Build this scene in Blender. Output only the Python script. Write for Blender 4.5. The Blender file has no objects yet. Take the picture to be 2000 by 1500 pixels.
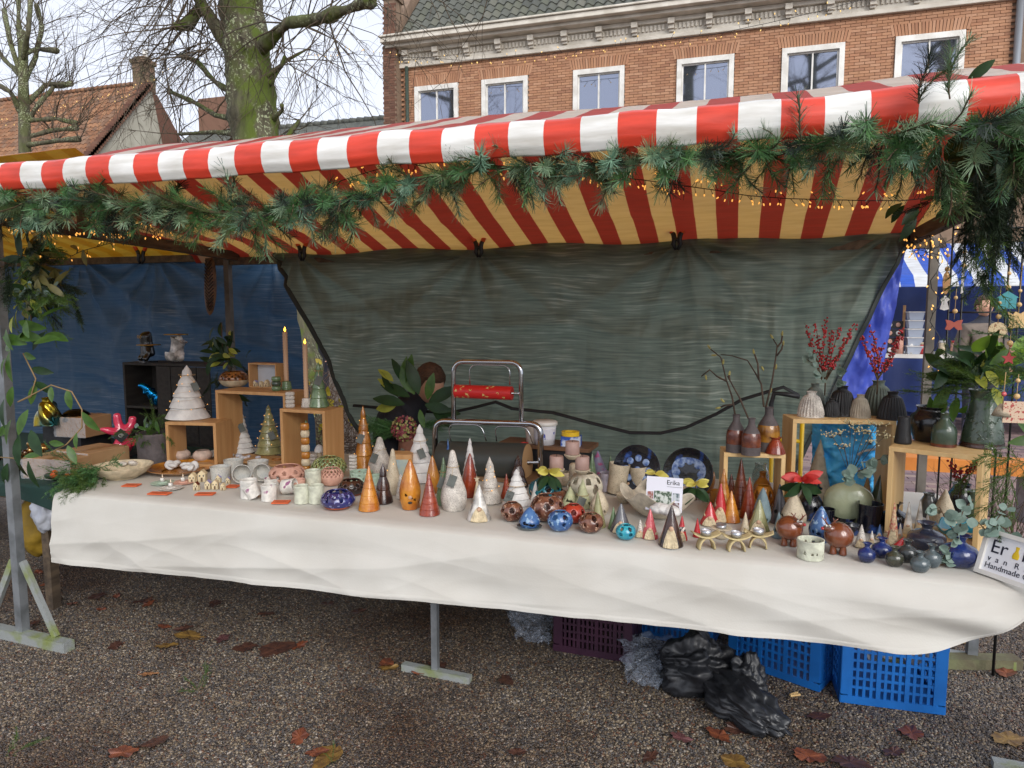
import bpy, bmesh, math, random
from math import sin, cos, pi, radians, sqrt, atan2, tan
from mathutils import Vector, Matrix, noise
R = random.Random(7)
scene = bpy.context.scene
# ------------------------------------------------------------------ camera
YAW = radians(17.6); PIT = radians(5.75); FPX = 1390.0; CZ = 1.6
cd = bpy.data.cameras.new('camera'); cam = bpy.data.objects.new('camera', cd)
scene.collection.objects.link(cam)
cam.location = (0, 0, CZ); cam.rotation_euler = (radians(90) - PIT, 0, YAW)
cd.sensor_width = 36; cd.lens = 36 * FPX / 2000; cd.clip_start = .05; cd.clip_end = 600
scene.camera = cam
# ------------------------------------------------------------------ sky, sun, exposure (overcast)
SUN_EL, SUN_AZ = radians(31), radians(142)      # azimuth measured from +Y towards +X
w = bpy.data.worlds.new('World'); scene.world = w; w.use_nodes = True
nt = w.node_tree; nt.nodes.clear()
out = nt.nodes.new('ShaderNodeOutputWorld'); bg = nt.nodes.new('ShaderNodeBackground')
sky = nt.nodes.new('ShaderNodeTexSky'); sky.sky_type = 'NISHITA'; sky.sun_disc = False
sky.sun_elevation = SUN_EL; sky.sun_rotation = SUN_AZ; sky.air_density = 1.0; sky.dust_density = 4.0
hs = nt.nodes.new('ShaderNodeHueSaturation'); hs.inputs['Saturation'].default_value = .25
mx = nt.nodes.new('ShaderNodeMixRGB'); mx.inputs[0].default_value = .82
mx.inputs[2].default_value = (6.1, 6.5, 7.5, 1)            # the closed cloud deck
nt.links.new(sky.outputs[0], hs.inputs['Color']); nt.links.new(hs.outputs[0], mx.inputs[1])
nt.links.new(mx.outputs[0], bg.inputs[0]); bg.inputs[1].default_value = .085
nt.links.new(bg.outputs[0], out.inputs[0])
sl = bpy.data.lights.new('sun', 'SUN'); sl.energy = 1.5; sl.angle = radians(40); sl.color = (1, .97, .93)
so = bpy.data.objects.new('sun', sl); scene.collection.objects.link(so)
sd = Vector((sin(SUN_AZ) * cos(SUN_EL), cos(SUN_AZ) * cos(SUN_EL), sin(SUN_EL)))
so.rotation_euler = sd.to_track_quat('Z', 'Y').to_euler(); so.location = sd * 30
vs = scene.view_settings; vs.view_transform = 'Standard'; vs.look = 'None'; vs.exposure = 1.0; vs.gamma = 1
vs.use_curve_mapping = False
scene.render.engine = 'CYCLES'
scene.cycles.max_bounces = 8; scene.cycles.transparent_max_bounces = 12
# ------------------------------------------------------------------ picture point -> place in the world
def ray(x, y):
    px = x - 1000; py = y - 750
    f = FPX * cos(PIT) - py * sin(PIT); d = FPX * sin(PIT) + py * cos(PIT)
    return Vector((-f * sin(YAW) + px * cos(YAW), f * cos(YAW) + px * sin(YAW), -d))
def TZ(x, y, z=0.0):
    r = ray(x, y); t = (z - CZ) / r.z; return Vector((r.x * t, r.y * t, z))
def PY(x, y, Y):
    r = ray(x, y); t = Y / r.y; return Vector((r.x * t, Y, CZ + r.z * t))
# ------------------------------------------------------------------ mesh builder
class MB:
    def __init__(s): s.v = []; s.f = []
    def add(s, vs, fs, M=None):
        o = len(s.v)
        s.v += [tuple(M @ Vector(p)) for p in vs] if M is not None else [tuple(p) for p in vs]
        s.f += [tuple(i + o for i in f) for f in fs]; return s
    def box(s, c, d, M=None, bev=0):
        x, y, z = d[0] / 2, d[1] / 2, d[2] / 2
        vs = [(c[0] + i * x, c[1] + j * y, c[2] + k * z) for i in (-1, 1) for j in (-1, 1) for k in (-1, 1)]
        return s.add(vs, [(0, 1, 3, 2), (4, 6, 7, 5), (0, 4, 5, 1), (2, 3, 7, 6), (0, 2, 6, 4), (1, 5, 7, 3)], M)
    def tube(s, pts, rad, n=8, cap=True, flat=1.0):
        pts = [Vector(p) for p in pts]; N = len(pts)
        if not hasattr(rad, '__len__'): rad = [rad] * N
        o = len(s.v); u = None
        for i, p in enumerate(pts):
            t = (pts[min(i + 1, N - 1)] - pts[max(i - 1, 0)])
            t = t.normalized() if t.length > 1e-9 else Vector((0, 0, 1))
            if u is None: u = t.orthogonal().normalized()
            else:
                u = u - t * u.dot(t); u = u.normalized() if u.length > 1e-6 else t.orthogonal().normalized()
            b = t.cross(u)
            for k in range(n):
                a = 2 * pi * k / n; s.v.append(tuple(p + (u * cos(a) + b * sin(a) * flat) * rad[i]))
        for i in range(N - 1):
            for k in range(n):
                a = o + i * n + k; b2 = o + i * n + (k + 1) % n; s.f.append((a, b2, b2 + n, a + n))
        if cap: s.f.append(tuple(o + k for k in reversed(range(n)))); s.f.append(tuple(o + (N - 1) * n + k for k in range(n)))
        return s
    def lathe(s, prof, n=32, fn=None, holes=(), M=None):
        vs = []; fs = []; K = len(prof)
        for (r, z) in prof:
            for k in range(n):
                a = 2 * pi * k / n; rr, zz = (r, z) if fn is None else fn(r, z, a)
                vs.append((rr * cos(a), rr * sin(a), zz))
        for i in range(K - 1):
            for k in range(n):
                k2 = (k + 1) % n
                if holes:
                    a = 2 * pi * (k + .5) / n; z = (prof[i][1] + prof[i + 1][1]) / 2; r = (prof[i][0] + prof[i + 1][0]) / 2
                    hit = False
                    for (ha, hz, hr, he) in holes:
                        da = (a - ha + pi) % (2 * pi) - pi
                        if (da * r) ** 2 + ((z - hz) / he) ** 2 < hr * hr: hit = True; break
                    if hit: continue
                fs.append((i * n + k, i * n + k2, (i + 1) * n + k2, (i + 1) * n + k))
        return s.add(vs, fs, M)
    def ball(s, c, r, nu=16, nv=10, sc=(1, 1, 1), fn=None, M=None):
        pr = [(max(1e-5, sin(pi * i / nv)) * r, -cos(pi * i / nv) * r) for i in range(nv + 1)]
        m = MB().lathe(pr, nu)
        vs = [Vector((p[0] * sc[0], p[1] * sc[1], p[2] * sc[2])) for p in m.v]
        if fn: vs = [fn(p) for p in vs]
        return s.add([p + Vector(c) for p in vs], m.f, M)
    def grid(s, fn, nu, nv):
        o = len(s.v)
        for j in range(nv + 1):
            for i in range(nu + 1): s.v.append(tuple(fn(i / nu, j / nv)))
        for j in range(nv):
            for i in range(nu):
                a = o + j * (nu + 1) + i; s.f.append((a, a + 1, a + nu + 2, a + nu + 1))
        return s
    def mesh(s, name, smooth=True, mat=None):
        me = bpy.data.meshes.new(name); me.from_pydata(s.v, [], s.f)
        if smooth: me.polygons.foreach_set('use_smooth', [True] * len(me.polygons))
        if mat: me.materials.append(mat)
        me.update(); return me
COL = scene.collection
def link(name, me, parent=None, loc=None, rot=None, scale=None):
    o = bpy.data.objects.new(name, me); COL.objects.link(o)
    if parent is not None: o.parent = parent
    if loc is not None: o.location = loc
    if rot is not None: o.rotation_euler = rot
    if scale is not None: o.scale = scale if hasattr(scale, '__len__') else (scale,) * 3
    return o
def ob(name, mb, mat, parent=None, loc=None, rot=None, smooth=True, scale=None):
    return link(name, mb.mesh(name, smooth, mat), parent, loc, rot, scale)
def tag(o, label=None, cat=None, group=None, kind=None):
    if label: o['label'] = label
    if cat: o['category'] = cat
    if group: o['group'] = group
    if kind: o['kind'] = kind
    return o
def thing(name, label, cat, loc=(0, 0, 0), rz=0, group=None):
    o = bpy.data.objects.new(name, None); COL.objects.link(o); o.empty_display_size = .02
    o.location = loc; o.rotation_euler = (0, 0, rz); return tag(o, label, cat, group)
def smoothby(o, ang=35):
    me = o.data; me.polygons.foreach_set('use_smooth', [True] * len(me.polygons))
    bm = bmesh.new(); bm.from_mesh(me)
    for e in bm.edges:
        if len(e.link_faces) == 2 and e.calc_face_angle(0) > radians(ang): e.smooth = False
    bm.to_mesh(me); bm.free(); return o
def solid(o, t, off=-1):
    m = o.modifiers.new('solid', 'SOLIDIFY'); m.thickness = t; m.offset = off; return o
def bevel(o, w=.004, seg=2):
    m = o.modifiers.new('bevel', 'BEVEL'); m.width = w; m.segments = seg; m.limit_method = 'ANGLE'; return o
def fbm(x, y=0, z=0, o=3): return noise.fractal(Vector((x, y, z)), 1.0, 2.0, o)
# ------------------------------------------------------------------ materials
MC = {}
def lin(c):
    return tuple(((v / 255) / 12.92 if v / 255 <= .04045 else ((v / 255 + .055) / 1.055) ** 2.4) for v in c) + (1,)
def nodes(name):
    m = bpy.data.materials.new(name); m.use_nodes = True; t = m.node_tree; b = t.nodes['Principled BSDF']
    return m, t, b, t.nodes, t.links
def mat(name, c, rough=.6, c2=None, sc=8.0, mixlo=.4, mixhi=.62, bump=0.0, bsc=60.0, coat=0.0, metal=0.0, speck=None, ssc=330.0, sth=.12,
        trans=0.0, tcol=None, emit=0.0, alpha=1.0, stretch=(1, 1, 1), spec=.5, transm=0.0):
    """colours are 0..255 sRGB of the material itself"""
    if name in MC: return MC[name]
    m, t, b, N, L = nodes(name); tc = N.new('ShaderNodeTexCoord'); mp = N.new('ShaderNodeMapping')
    L.new(tc.outputs['Object'], mp.inputs[0]); mp.inputs['Scale'].default_value = stretch
    b.inputs['Roughness'].default_value = rough; b.inputs['Metallic'].default_value = metal
    b.inputs['Specular IOR Level'].default_value = spec
    b.inputs['Coat Weight'].default_value = coat; b.inputs['Coat Roughness'].default_value = .06
    b.inputs['Transmission Weight'].default_value = transm
    b.inputs['Base Color'].default_value = lin(c); last = None
    if c2 is not None:
        n = N.new('ShaderNodeTexNoise'); n.inputs['Scale'].default_value = sc; n.inputs['Detail'].default_value = 5
        r = N.new('ShaderNodeValToRGB'); r.color_ramp.elements[0].position = mixlo; r.color_ramp.elements[1].position = mixhi
        r.color_ramp.elements[0].color = lin(c); r.color_ramp.elements[1].color = lin(c2)
        L.new(mp.outputs[0], n.inputs['Vector']); L.new(n.outputs[0], r.inputs[0]); last = r.outputs[0]
    if speck is not None:
        v = N.new('ShaderNodeTexNoise'); v.inputs['Scale'].default_value = ssc; v.inputs['Detail'].default_value = 1
        r2 = N.new('ShaderNodeValToRGB'); r2.color_ramp.elements[0].position = .30 + sth; r2.color_ramp.elements[1].position = .34 + sth
        r2.color_ramp.elements[0].color = (1, 1, 1, 1); r2.color_ramp.elements[1].color = (0, 0, 0, 1)
        mm = N.new('ShaderNodeMixRGB'); mm.inputs[2].default_value = lin(speck)
        L.new(mp.outputs[0], v.inputs['Vector']); L.new(v.outputs[0], r2.inputs[0]); L.new(r2.outputs[0], mm.inputs[0])
        if last: L.new(last, mm.inputs[1])
        else: mm.inputs[1].default_value = lin(c)
        last = mm.outputs[0]
    if last: L.new(last, b.inputs['Base Color'])
    if bump:
        n = N.new('ShaderNodeTexNoise'); n.inputs['Scale'].default_value = bsc; n.inputs['Detail'].default_value = 4
        bp = N.new('ShaderNodeBump'); bp.inputs['Strength'].default_value = bump; bp.inputs['Distance'].default_value = .01
        L.new(mp.outputs[0], n.inputs['Vector']); L.new(n.outputs[0], bp.inputs['Height']); L.new(bp.outputs[0], b.inputs['Normal'])
    if emit:
        b.inputs['Emission Color'].default_value = lin(tcol or c); b.inputs['Emission Strength'].default_value = emit
    if alpha < 1: b.inputs['Alpha'].default_value = alpha
    if trans:
        o = N['Material Output']; tr = N.new('ShaderNodeBsdfTranslucent'); ms = N.new('ShaderNodeMixShader'); ms.inputs[0].default_value = trans
        if last and tcol is None: L.new(last, tr.inputs[0])
        else: tr.inputs[0].default_value = lin(tcol or c)
        L.new(b.outputs[0], ms.inputs[1]); L.new(tr.outputs[0], ms.inputs[2]); L.new(ms.outputs[0], o.inputs[0])
    MC[name] = m; return m
def glaze(name, c, c2=None, sc=25, coat=.6, rough=.24, speck=None, bump=.2, **k):
    return mat('glaze_' + name, c, rough, c2 or tuple(int(v * .66) for v in c), sc, coat=coat, speck=speck, bump=bump, bsc=70, **k)
def matte(name, c, c2=None, sc=30, speck=None, rough=.75, bump=.25, **k):
    return mat('bisque_' + name, c, rough, c2 or tuple(int(v * .86) for v in c), sc, speck=speck, bump=bump, bsc=110, **k)
def wood(name, c, c2, sc=14, axis=2, rough=.5):
    st = [9, 9, 9]; st[axis] = .7
    return mat('wood_' + name, c, rough, c2, sc * .25, .3, .7, bump=.12, bsc=14, stretch=tuple(st))
# ================================================================== GROUND
def ground_mat():
    m, t, b, N, L = nodes('gravel_ground'); tc = N.new('ShaderNodeTexCoord')
    v = N.new('ShaderNodeTexVoronoi'); v.inputs['Scale'].default_value = 85
    r = N.new('ShaderNodeValToRGB'); cr = r.color_ramp
    cr.elements[0].color = lin((52, 44, 38)); cr.elements[1].color = lin((60, 50, 44))
    for p, c in ((.35, (96, 84, 72)), (.6, (70, 66, 64)), (.8, (140, 122, 98))): cr.elements.new(p).color = lin(c)
    sp = N.new('ShaderNodeSeparateColor'); L.new(tc.outputs['Object'], v.inputs['Vector']); L.new(v.outputs['Color'], sp.inputs[0])
    L.new(sp.outputs[0], r.inputs[0]); L.new(r.outputs[0], b.inputs['Base Color'])
    bp = N.new('ShaderNodeBump'); bp.inputs['Distance'].default_value = .01; bp.invert = True
    L.new(v.outputs['Distance'], bp.inputs['Height']); L.new(bp.outputs[0], b.inputs['Normal']); b.inputs['Roughness'].default_value = .6
    return m
GM = ground_mat()
tag(ob('ground', MB().grid(lambda u, v: ((u - .5) * 500, (v - .5) * 500, 0), 10, 10), GM, smooth=False), kind='structure')
def pebble_mat():
    m, t, b, N, L = nodes('pebbles'); oi = N.new('ShaderNodeObjectInfo'); r = N.new('ShaderNodeValToRGB'); cr = r.color_ramp; cr.interpolation = 'CONSTANT'
    cols = [(0, (80, 70, 62)), (.16, (100, 87, 72)), (.3, (74, 71, 70)), (.46, (126, 111, 90)), (.58, (58, 52, 49)), (.74, (97, 92, 89)), (.84, (148, 134, 114)), (.9, (98, 66, 48)), (.95, (160, 150, 138)), (.98, (48, 43, 41))]
    cr.elements[0].color = lin(cols[0][1]); cr.elements[1].position = cols[-1][0]; cr.elements[1].color = lin(cols[-1][1])
    for p, c in cols[1:-1]: e = cr.elements.new(p); e.color = lin(c)
    L.new(oi.outputs['Random'], r.inputs[0])
    tc = N.new('ShaderNodeTexCoord'); gm = N.new('ShaderNodeNewGeometry'); n = N.new('ShaderNodeTexNoise'); n.inputs['Scale'].default_value = 1.1; n.inputs['Detail'].default_value = 3
    L.new(gm.outputs['Position'], n.inputs['Vector']); rr = N.new('ShaderNodeValToRGB'); rr.color_ramp.elements[0].position = .48; rr.color_ramp.elements[1].position = .66
    mm = N.new('ShaderNodeMixRGB'); mm.blend_type = 'MULTIPLY'; mm.inputs[2].default_value = lin((186, 164, 150))
    L.new(n.outputs[0], rr.inputs[0]); L.new(rr.outputs[0], mm.inputs[0]); L.new(r.outputs[0], mm.inputs[1]); L.new(mm.outputs[0], b.inputs['Base Color'])
    b.inputs['Roughness'].default_value = .42
    return m
def gravel():
    q = [TZ(-250, 1560), TZ(2250, 1560), TZ(2250, 1130), TZ(1500, 1190), TZ(700, 1090), TZ(-250, 1040)]
    me = bpy.data.meshes.new('gravel'); me.from_pydata([(p.x, p.y, .002) for p in q], [], [(0, 1, 2, 3, 4, 5)]); me.materials.append(pebble_mat())
    o = link('gravel', me); tag(o, 'wet brown and grey pebble gravel under the market stall', 'gravel', kind='stuff')
    g = bpy.data.node_groups.new('gravel_scatter', 'GeometryNodeTree')
    g.interface.new_socket('Geometry', in_out='INPUT', socket_type='NodeSocketGeometry'); g.interface.new_socket('Geometry', in_out='OUTPUT', socket_type='NodeSocketGeometry')
    A = g.nodes.new; gi = A('NodeGroupInput'); go = A('NodeGroupOutput'); dp = A('GeometryNodeDistributePointsOnFaces'); dp.inputs['Density'].default_value = 24000
    ico = A('GeometryNodeMeshIcoSphere'); ico.inputs['Radius'].default_value = .0052; ico.inputs['Subdivisions'].default_value = 2
    ss = A('GeometryNodeSetShadeSmooth'); sm = A('GeometryNodeSetMaterial'); sm.inputs['Material'].default_value = me.materials[0]
    ip = A('GeometryNodeInstanceOnPoints'); rs = A('FunctionNodeRandomValue'); rs.data_type = 'FLOAT_VECTOR'
    rs.inputs[0].default_value = (.45, .4, .35); rs.inputs[1].default_value = (1.6, 1.15, .85)
    rr = A('FunctionNodeRandomValue'); rr.data_type = 'FLOAT_VECTOR'; rr.inputs[0].default_value = (-.5, -.5, 0); rr.inputs[1].default_value = (.5, .5, 6.28)
    rr.inputs['Seed'].default_value = 5; Lk = g.links.new
    Lk(gi.outputs[0], dp.inputs['Mesh']); Lk(dp.outputs['Points'], ip.inputs['Points']); Lk(ico.outputs[0], ss.inputs[0]); Lk(ss.outputs[0], sm.inputs[0]); Lk(sm.outputs[0], ip.inputs['Instance'])
    Lk(rs.outputs[0], ip.inputs['Scale']); Lk(rr.outputs[0], ip.inputs['Rotation']); Lk(ip.outputs[0], go.inputs[0])
    o.modifiers.new('scatter', 'NODES').node_group = g
gravel()
# brick paving of the square behind the stall
def island_mat(name, cols, rough=.8, bump=.3, bsc=40, spec=.3):
    m, t, b, N, L = nodes(name); g = N.new('ShaderNodeNewGeometry'); oi = N.new('ShaderNodeObjectInfo'); ad = N.new('ShaderNodeMath'); fr = N.new('ShaderNodeMath'); fr.operation = 'FRACT'
    L.new(g.outputs['Random Per Island'], ad.inputs[0]); L.new(oi.outputs['Random'], ad.inputs[1]); L.new(ad.outputs[0], fr.inputs[0])
    r = N.new('ShaderNodeValToRGB'); cr = r.color_ramp; k = len(cols)
    cr.elements[0].color = lin(cols[0]); cr.elements[1].position = 1; cr.elements[1].color = lin(cols[-1])
    for i, c in enumerate(cols[1:-1]): cr.elements.new((i + 1) / (k - 1)).color = lin(c)
    L.new(fr.outputs[0], r.inputs[0]); tc = N.new('ShaderNodeTexCoord'); n = N.new('ShaderNodeTexNoise'); n.inputs['Scale'].default_value = 3; n.inputs['Detail'].default_value = 8
    L.new(g.outputs['Position'], n.inputs['Vector']); mm = N.new('ShaderNodeMixRGB'); mm.blend_type = 'SOFT_LIGHT'; mm.inputs[0].default_value = .3
    L.new(r.outputs[0], mm.inputs[1]); L.new(n.outputs[0], mm.inputs[2]); hs = N.new('ShaderNodeMixRGB'); hs.inputs[0].default_value = .55
    L.new(mm.outputs[0], hs.inputs[1]); L.new(r.outputs[0], hs.inputs[2]); L.new(hs.outputs[0], b.inputs['Base Color'])
    n2 = N.new('ShaderNodeTexNoise'); n2.inputs['Scale'].default_value = bsc; L.new(g.outputs['Position'], n2.inputs['Vector'])
    bp = N.new('ShaderNodeBump'); bp.inputs['Strength'].default_value = bump; bp.inputs['Distance'].default_value = .01; L.new(n2.outputs[0], bp.inputs['Height']); L.new(bp.outputs[0], b.inputs['Normal'])
    b.inputs['Roughness'].default_value = rough; b.inputs['Specular IOR Level'].default_value = spec
    return m
pv = tag(ob('pavement', MB().grid(lambda u, v: (-2 + u * 30, 5.4 + v * 14, .004), 2, 2), mat('paving_joint', (70, 62, 60), .9)), kind='structure')
PM = island_mat('paving_brick', [(128, 104, 104), (146, 122, 118), (110, 92, 96), (150, 130, 120)])
pbk = MB().box((0, 0, 0), (.198, .095, .03)).mesh('paving_brick', False, PM); rest = MB(); cnt = 0
cells = []
for j in range(int(13 / .1)):
    for i in range(int(9 / .205)):
        x = .25 + i * .205 + (j % 2) * .1; y = 5.5 + j * .1
        if x < .3 or x > 3.2 + (y - 5.5) * .5: continue
        cells.append((x, y))
cells.sort(key=lambda c: c[1])
for k, (x, y) in enumerate(cells):
    dz = R.uniform(-.002, .003)
    if k < 300: link('brick', pbk, pv, (x, y, .012 + dz), (0, 0, R.uniform(-.01, .01)))
    else: rest.box((x, y, .012 + dz), (.198, .095, .03))
tag(ob('brick_field', rest, PM, pv, smooth=False), kind='stuff')
# ================================================================== BRICK BUILDING
FY = 18.0
BM = island_mat('facade_brick', [(168, 122, 94), (178, 134, 104), (152, 110, 86), (170, 126, 96), (182, 140, 112), (158, 116, 90)], .85)
DBM = island_mat('dark_brick', [(104, 74, 60), (118, 84, 68), (92, 64, 54), (124, 94, 78)], .85)
mort = mat('mortar', (136, 114, 95), .9, (118, 98, 82), 3)
white = mat('white_paint', (226, 224, 218), .45, (206, 202, 194), 4)
cream = mat('cream_paint', (216, 209, 196), .55, (194, 186, 172), 3, bump=.1)
house = thing('brick_house', 'large brown brick building with white windows and grey tiled roof behind the stall', 'building', (0, FY, 0))
WX = [(-8.42, 1.24), (-6.52, 1.24), (-4.1, 1.27), (-1.58, 1.3), (.76, 1.31), (3.08, 1.33)]
WZ0, WZ1 = 5.55, 7.57
wl = MB(); xs = [-8.85] + [v for x, w in WX for v in (x, x + w)] + [5.75]
for i in range(0, len(xs), 2): wl.box(((xs[i] + xs[i + 1]) / 2, .2, (WZ0 + WZ1) / 2), (xs[i + 1] - xs[i], .36, WZ1 - WZ0))
wl.box((-1.55, .2, WZ0 / 2), (14.6, .36, WZ0)); wl.box((-1.55, .2, (WZ1 + 8.1) / 2), (14.6, .36, 8.1 - WZ1)); wl.box((-1.55, 4, 4), (14.4, .3, 8)); wl.box((-8.7, 2.1, 4), (.3, 4, 8)); wl.box((5.6, 2.1, 4), (.3, 4, 8))
ob('wall', wl, mort, house, smooth=False)
bricks = []
for j in range(39):
    z = 5.62 + j * .064
    for i in range(70):
        x = -8.85 + i * .212 + (.106 if j % 2 else 0); L2 = .203
        if x + L2 > 5.4: continue
        iv = [(x, x + L2)]
        for a, w_ in WX:                      # bricks are cut at the window frames and flat arches
            if z < WZ1 + .03: lo, hi = a - .006, a + w_ + .006
            elif z < 7.85: e_ = .03 + .1 * (z - WZ1) / .28; lo, hi = a - e_, a + w_ + e_
            else: continue
            iv = [q for s_, t_ in iv for q in ((s_, min(t_, lo)), (max(s_, hi), t_)) if q[1] - q[0] > .02]
        for s_, t_ in iv: bricks.append(((s_ + t_) / 2, z, t_ - s_, .055))
bricks.sort(key=lambda c: -c[0])
bme = MB().box((0, 0, 0), (.203, .04, .055)).mesh('brick', False, BM); rest = MB()
for k, (x, z, a, h) in enumerate(bricks):
    y = R.uniform(-.004, .003)
    if k < 300: link('brick', bme, house, (x, y, z), None, (a / .203, 1, 1))
    else: rest.box((x, y, z), (a, .04, h))
for a, w_ in WX:                                   # flat arches of standing bricks
    n = int((w_ + .2) / .064)
    for i in range(n):
        u = (i + .5) / n - .5; x = a + w_ / 2 + u * (w_ + .1); M = Matrix.Translation((x + u * .1, R.uniform(-.008, -.002), 7.71)) @ Matrix.Rotation(u * .45, 4, 'Y')
        rest.box((0, 0, 0), (.054, .04, .25), M)
tag(ob('brick_courses', rest, BM, house, smooth=False), kind='stuff')
gl = mat('window_glass', (150, 156, 172), .03, metal=.9)
for a, w_ in WX:
    f = MB(); zc = (WZ0 + WZ1) / 2; H = WZ1 - WZ0
    for sx in (a + .055, a + w_ - .055): f.box((sx, -.01, zc), (.11, .12, H))
    f.box((a + w_ / 2, -.01, WZ1 - .06), (w_ - .22, .12, .12)); f.box((a + w_ / 2, -.01, WZ0 + .05), (w_ - .22, .12, .1))
    wo = ob('window', f, white, house, smooth=False)
    b = MB(); b.box((a + w_ / 2, .01, zc), (.035, .05, H - .23)); mz = 6.42
    for s in (-1, 1): b.box((a + w_ / 2 + s * (w_ - .22) / 4 + s * .009, .012, mz), ((w_ - .22) / 2 - .02, .045, .05))
    for s in (-1, 1): b.box((a + w_ / 2 + s * (w_ / 2 - .13), .015, zc), (.035, .04, H - .24))
    b.box((a + w_ / 2, .016, WZ1 - .135), (w_ - .3, .04, .03))
    ob('glazing_bar', b, white, wo, smooth=False)
    for s in (-1, 1):
        for z0, z1 in ((WZ0 + .1, mz), (mz, WZ1 - .12)):
            ob('pane', MB().box((a + w_ / 2 + s * (w_ - .22) / 4, .03, (z0 + z1) / 2), ((w_ - .22) / 2, .01, z1 - z0)), gl, wo, smooth=False)
cn = MB()
cn.box((-1.6, -.06, 8.12), (14.8, .1, .1)); cn.box((-1.6, -.09, 8.47), (14.8, .16, .1)); cn.box((-1.6, -.2, 8.56), (15.0, .42, .08)); cn.box((-1.6, -.3, 8.66), (15.1, .56, .12)); cn.box((-1.6, -.04, 8.3), (14.8, .06, .26))
cn.box((-1.6, -.32, 8.75), (15.15, .62, .05))
co = ob('cornice', cn, cream, house, smooth=False); bevel(co, .015)
brk = MB().box((0, -.16, 0), (.15, .24, .12)).box((0, -.13, -.1), (.13, .16, .1)).box((0, -.1, -.17), (.11, .1, .06)).mesh('bracket', False, cream)
for i in range(17): link('bracket', brk, co, (-8.6 + i * .86, 0, 8.4))
den = MB()
for i in range(17 * 9):
    if i % 9: den.box((-8.6 + i * .86 / 9, -.09, 8.33), (.045, .05, .12))
tag(ob('dentil', den, cream, co, smooth=False), kind='stuff')
# pantiles
TM = island_mat('grey_pantile', [(84, 86, 80), (95, 96, 88), (73, 75, 70), (90, 92, 80), (102, 101, 92)], .75, .5, 25)
def pantile(w, l, h, n=7):
    m = MB(); 
    def p(u, v):
        x = u * w * 1.06 - w / 2; z = h * (sin(u * 2 * pi - .6) * .5) + v * -.0 + (1 - v) * .03
        return (x, v * l * 1.08, z)
    m.grid(p, n, 1); o = len(m.v)
    a = [p(i / n, 0) for i in range(n + 1)]; m.add(a + [(q[0], q[1], q[2] - .03) for q in a], [(i, i + n + 2 - 1, i + n + 2, i + 1) for i in range(n)])
    return m
sl_ = radians(47); rf = ob('roof', MB().grid(lambda u, v: (-8.8 + u * 14.6, -.3 + v * 4.2, 8.74 + v * 4.2 * tan(sl_)), 2, 2), mat('roof_batten', (50, 50, 46), .9), house, smooth=False)
tm = pantile(.245, .34, .075); tme = tm.mesh('roof_tile', True, TM); tiles = []
for j in range(13):
    for i in range(59): tiles.append((j, -8.6 + i * .245))
vis = [t for t in tiles if t[0] < 7]; vis.sort(key=lambda t: (-(t[1] > -7), t[0] - t[1] * .1)); S = set(vis[:300]); rest = MB()
for (j, x) in tiles:
    d = j * .34; loc = Vector((x, -.33 + d * cos(sl_), 8.80 + d * sin(sl_))); rx = sl_ + R.uniform(-.015, .015)
    if (j, x) in S: link('roof_tile', tme, rf, loc, (rx, 0, 0))
    else: rest.add(tm.v, tm.f, Matrix.Translation(loc) @ Matrix.Rotation(rx, 4, 'X'))
tag(ob('tile_rows', rest, TM, rf), kind='stuff')
# gable parapet, downpipes
gp = MB(); gp.box((-9.0, -.1, 4.3), (.36, .5, 8.6)); gp.box((-9.0, -.1, 9.2), (.32, .42, 1.2)); gp.box((-9.0, -.1, 9.85), (.42, .52, .14))
gp.add([(-9.15, .1, 8.5), (-8.82, .1, 8.5), (-9.15, 4, 12.9), (-8.82, 4, 12.9), (-9.15, .1, 9.5), (-8.82, .1, 9.5), (-9.15, 4, 13.9), (-8.82, 4, 13.9)], [(0, 2, 6, 4), (1, 5, 7, 3), (4, 6, 7, 5), (0, 4, 5, 1)])
g = ob('gable_parapet', gp, mort, house, smooth=False)
rest = MB()
for j in range(150):
    z = .1 + j * .064
    if z > 9.75: break
    if z < 5.5: continue
    for i in range(2): rest.box((-9.09 + i * .18 + (.02 if j % 2 else -.02), -.345 if z < 8.6 else -.3, z), (.165, .03, .054))
tag(ob('brick_courses', rest, DBM, g, smooth=False), kind='stuff')
ob('flashing', MB().add([(-8.8, .0, 8.86), (-8.6, .0, 8.86), (-8.6, 4, 13.15), (-8.8, 4, 13.15)], [(0, 1, 2, 3)]), mat('lead', (150, 154, 160), .5), house)
ob('downpipe', MB().tube([(-8.62, -.09, 0), (-8.62, -.09, 8.1)], .05, 10), mat('green_pipe', (60, 72, 64), .5), house)
ob('downpipe', MB().tube([(5.36, -.1, 0), (5.36, -.1, 8.15)], .07, 10), mat('zinc', (150, 154, 160), .4, metal=.5), house)
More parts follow.
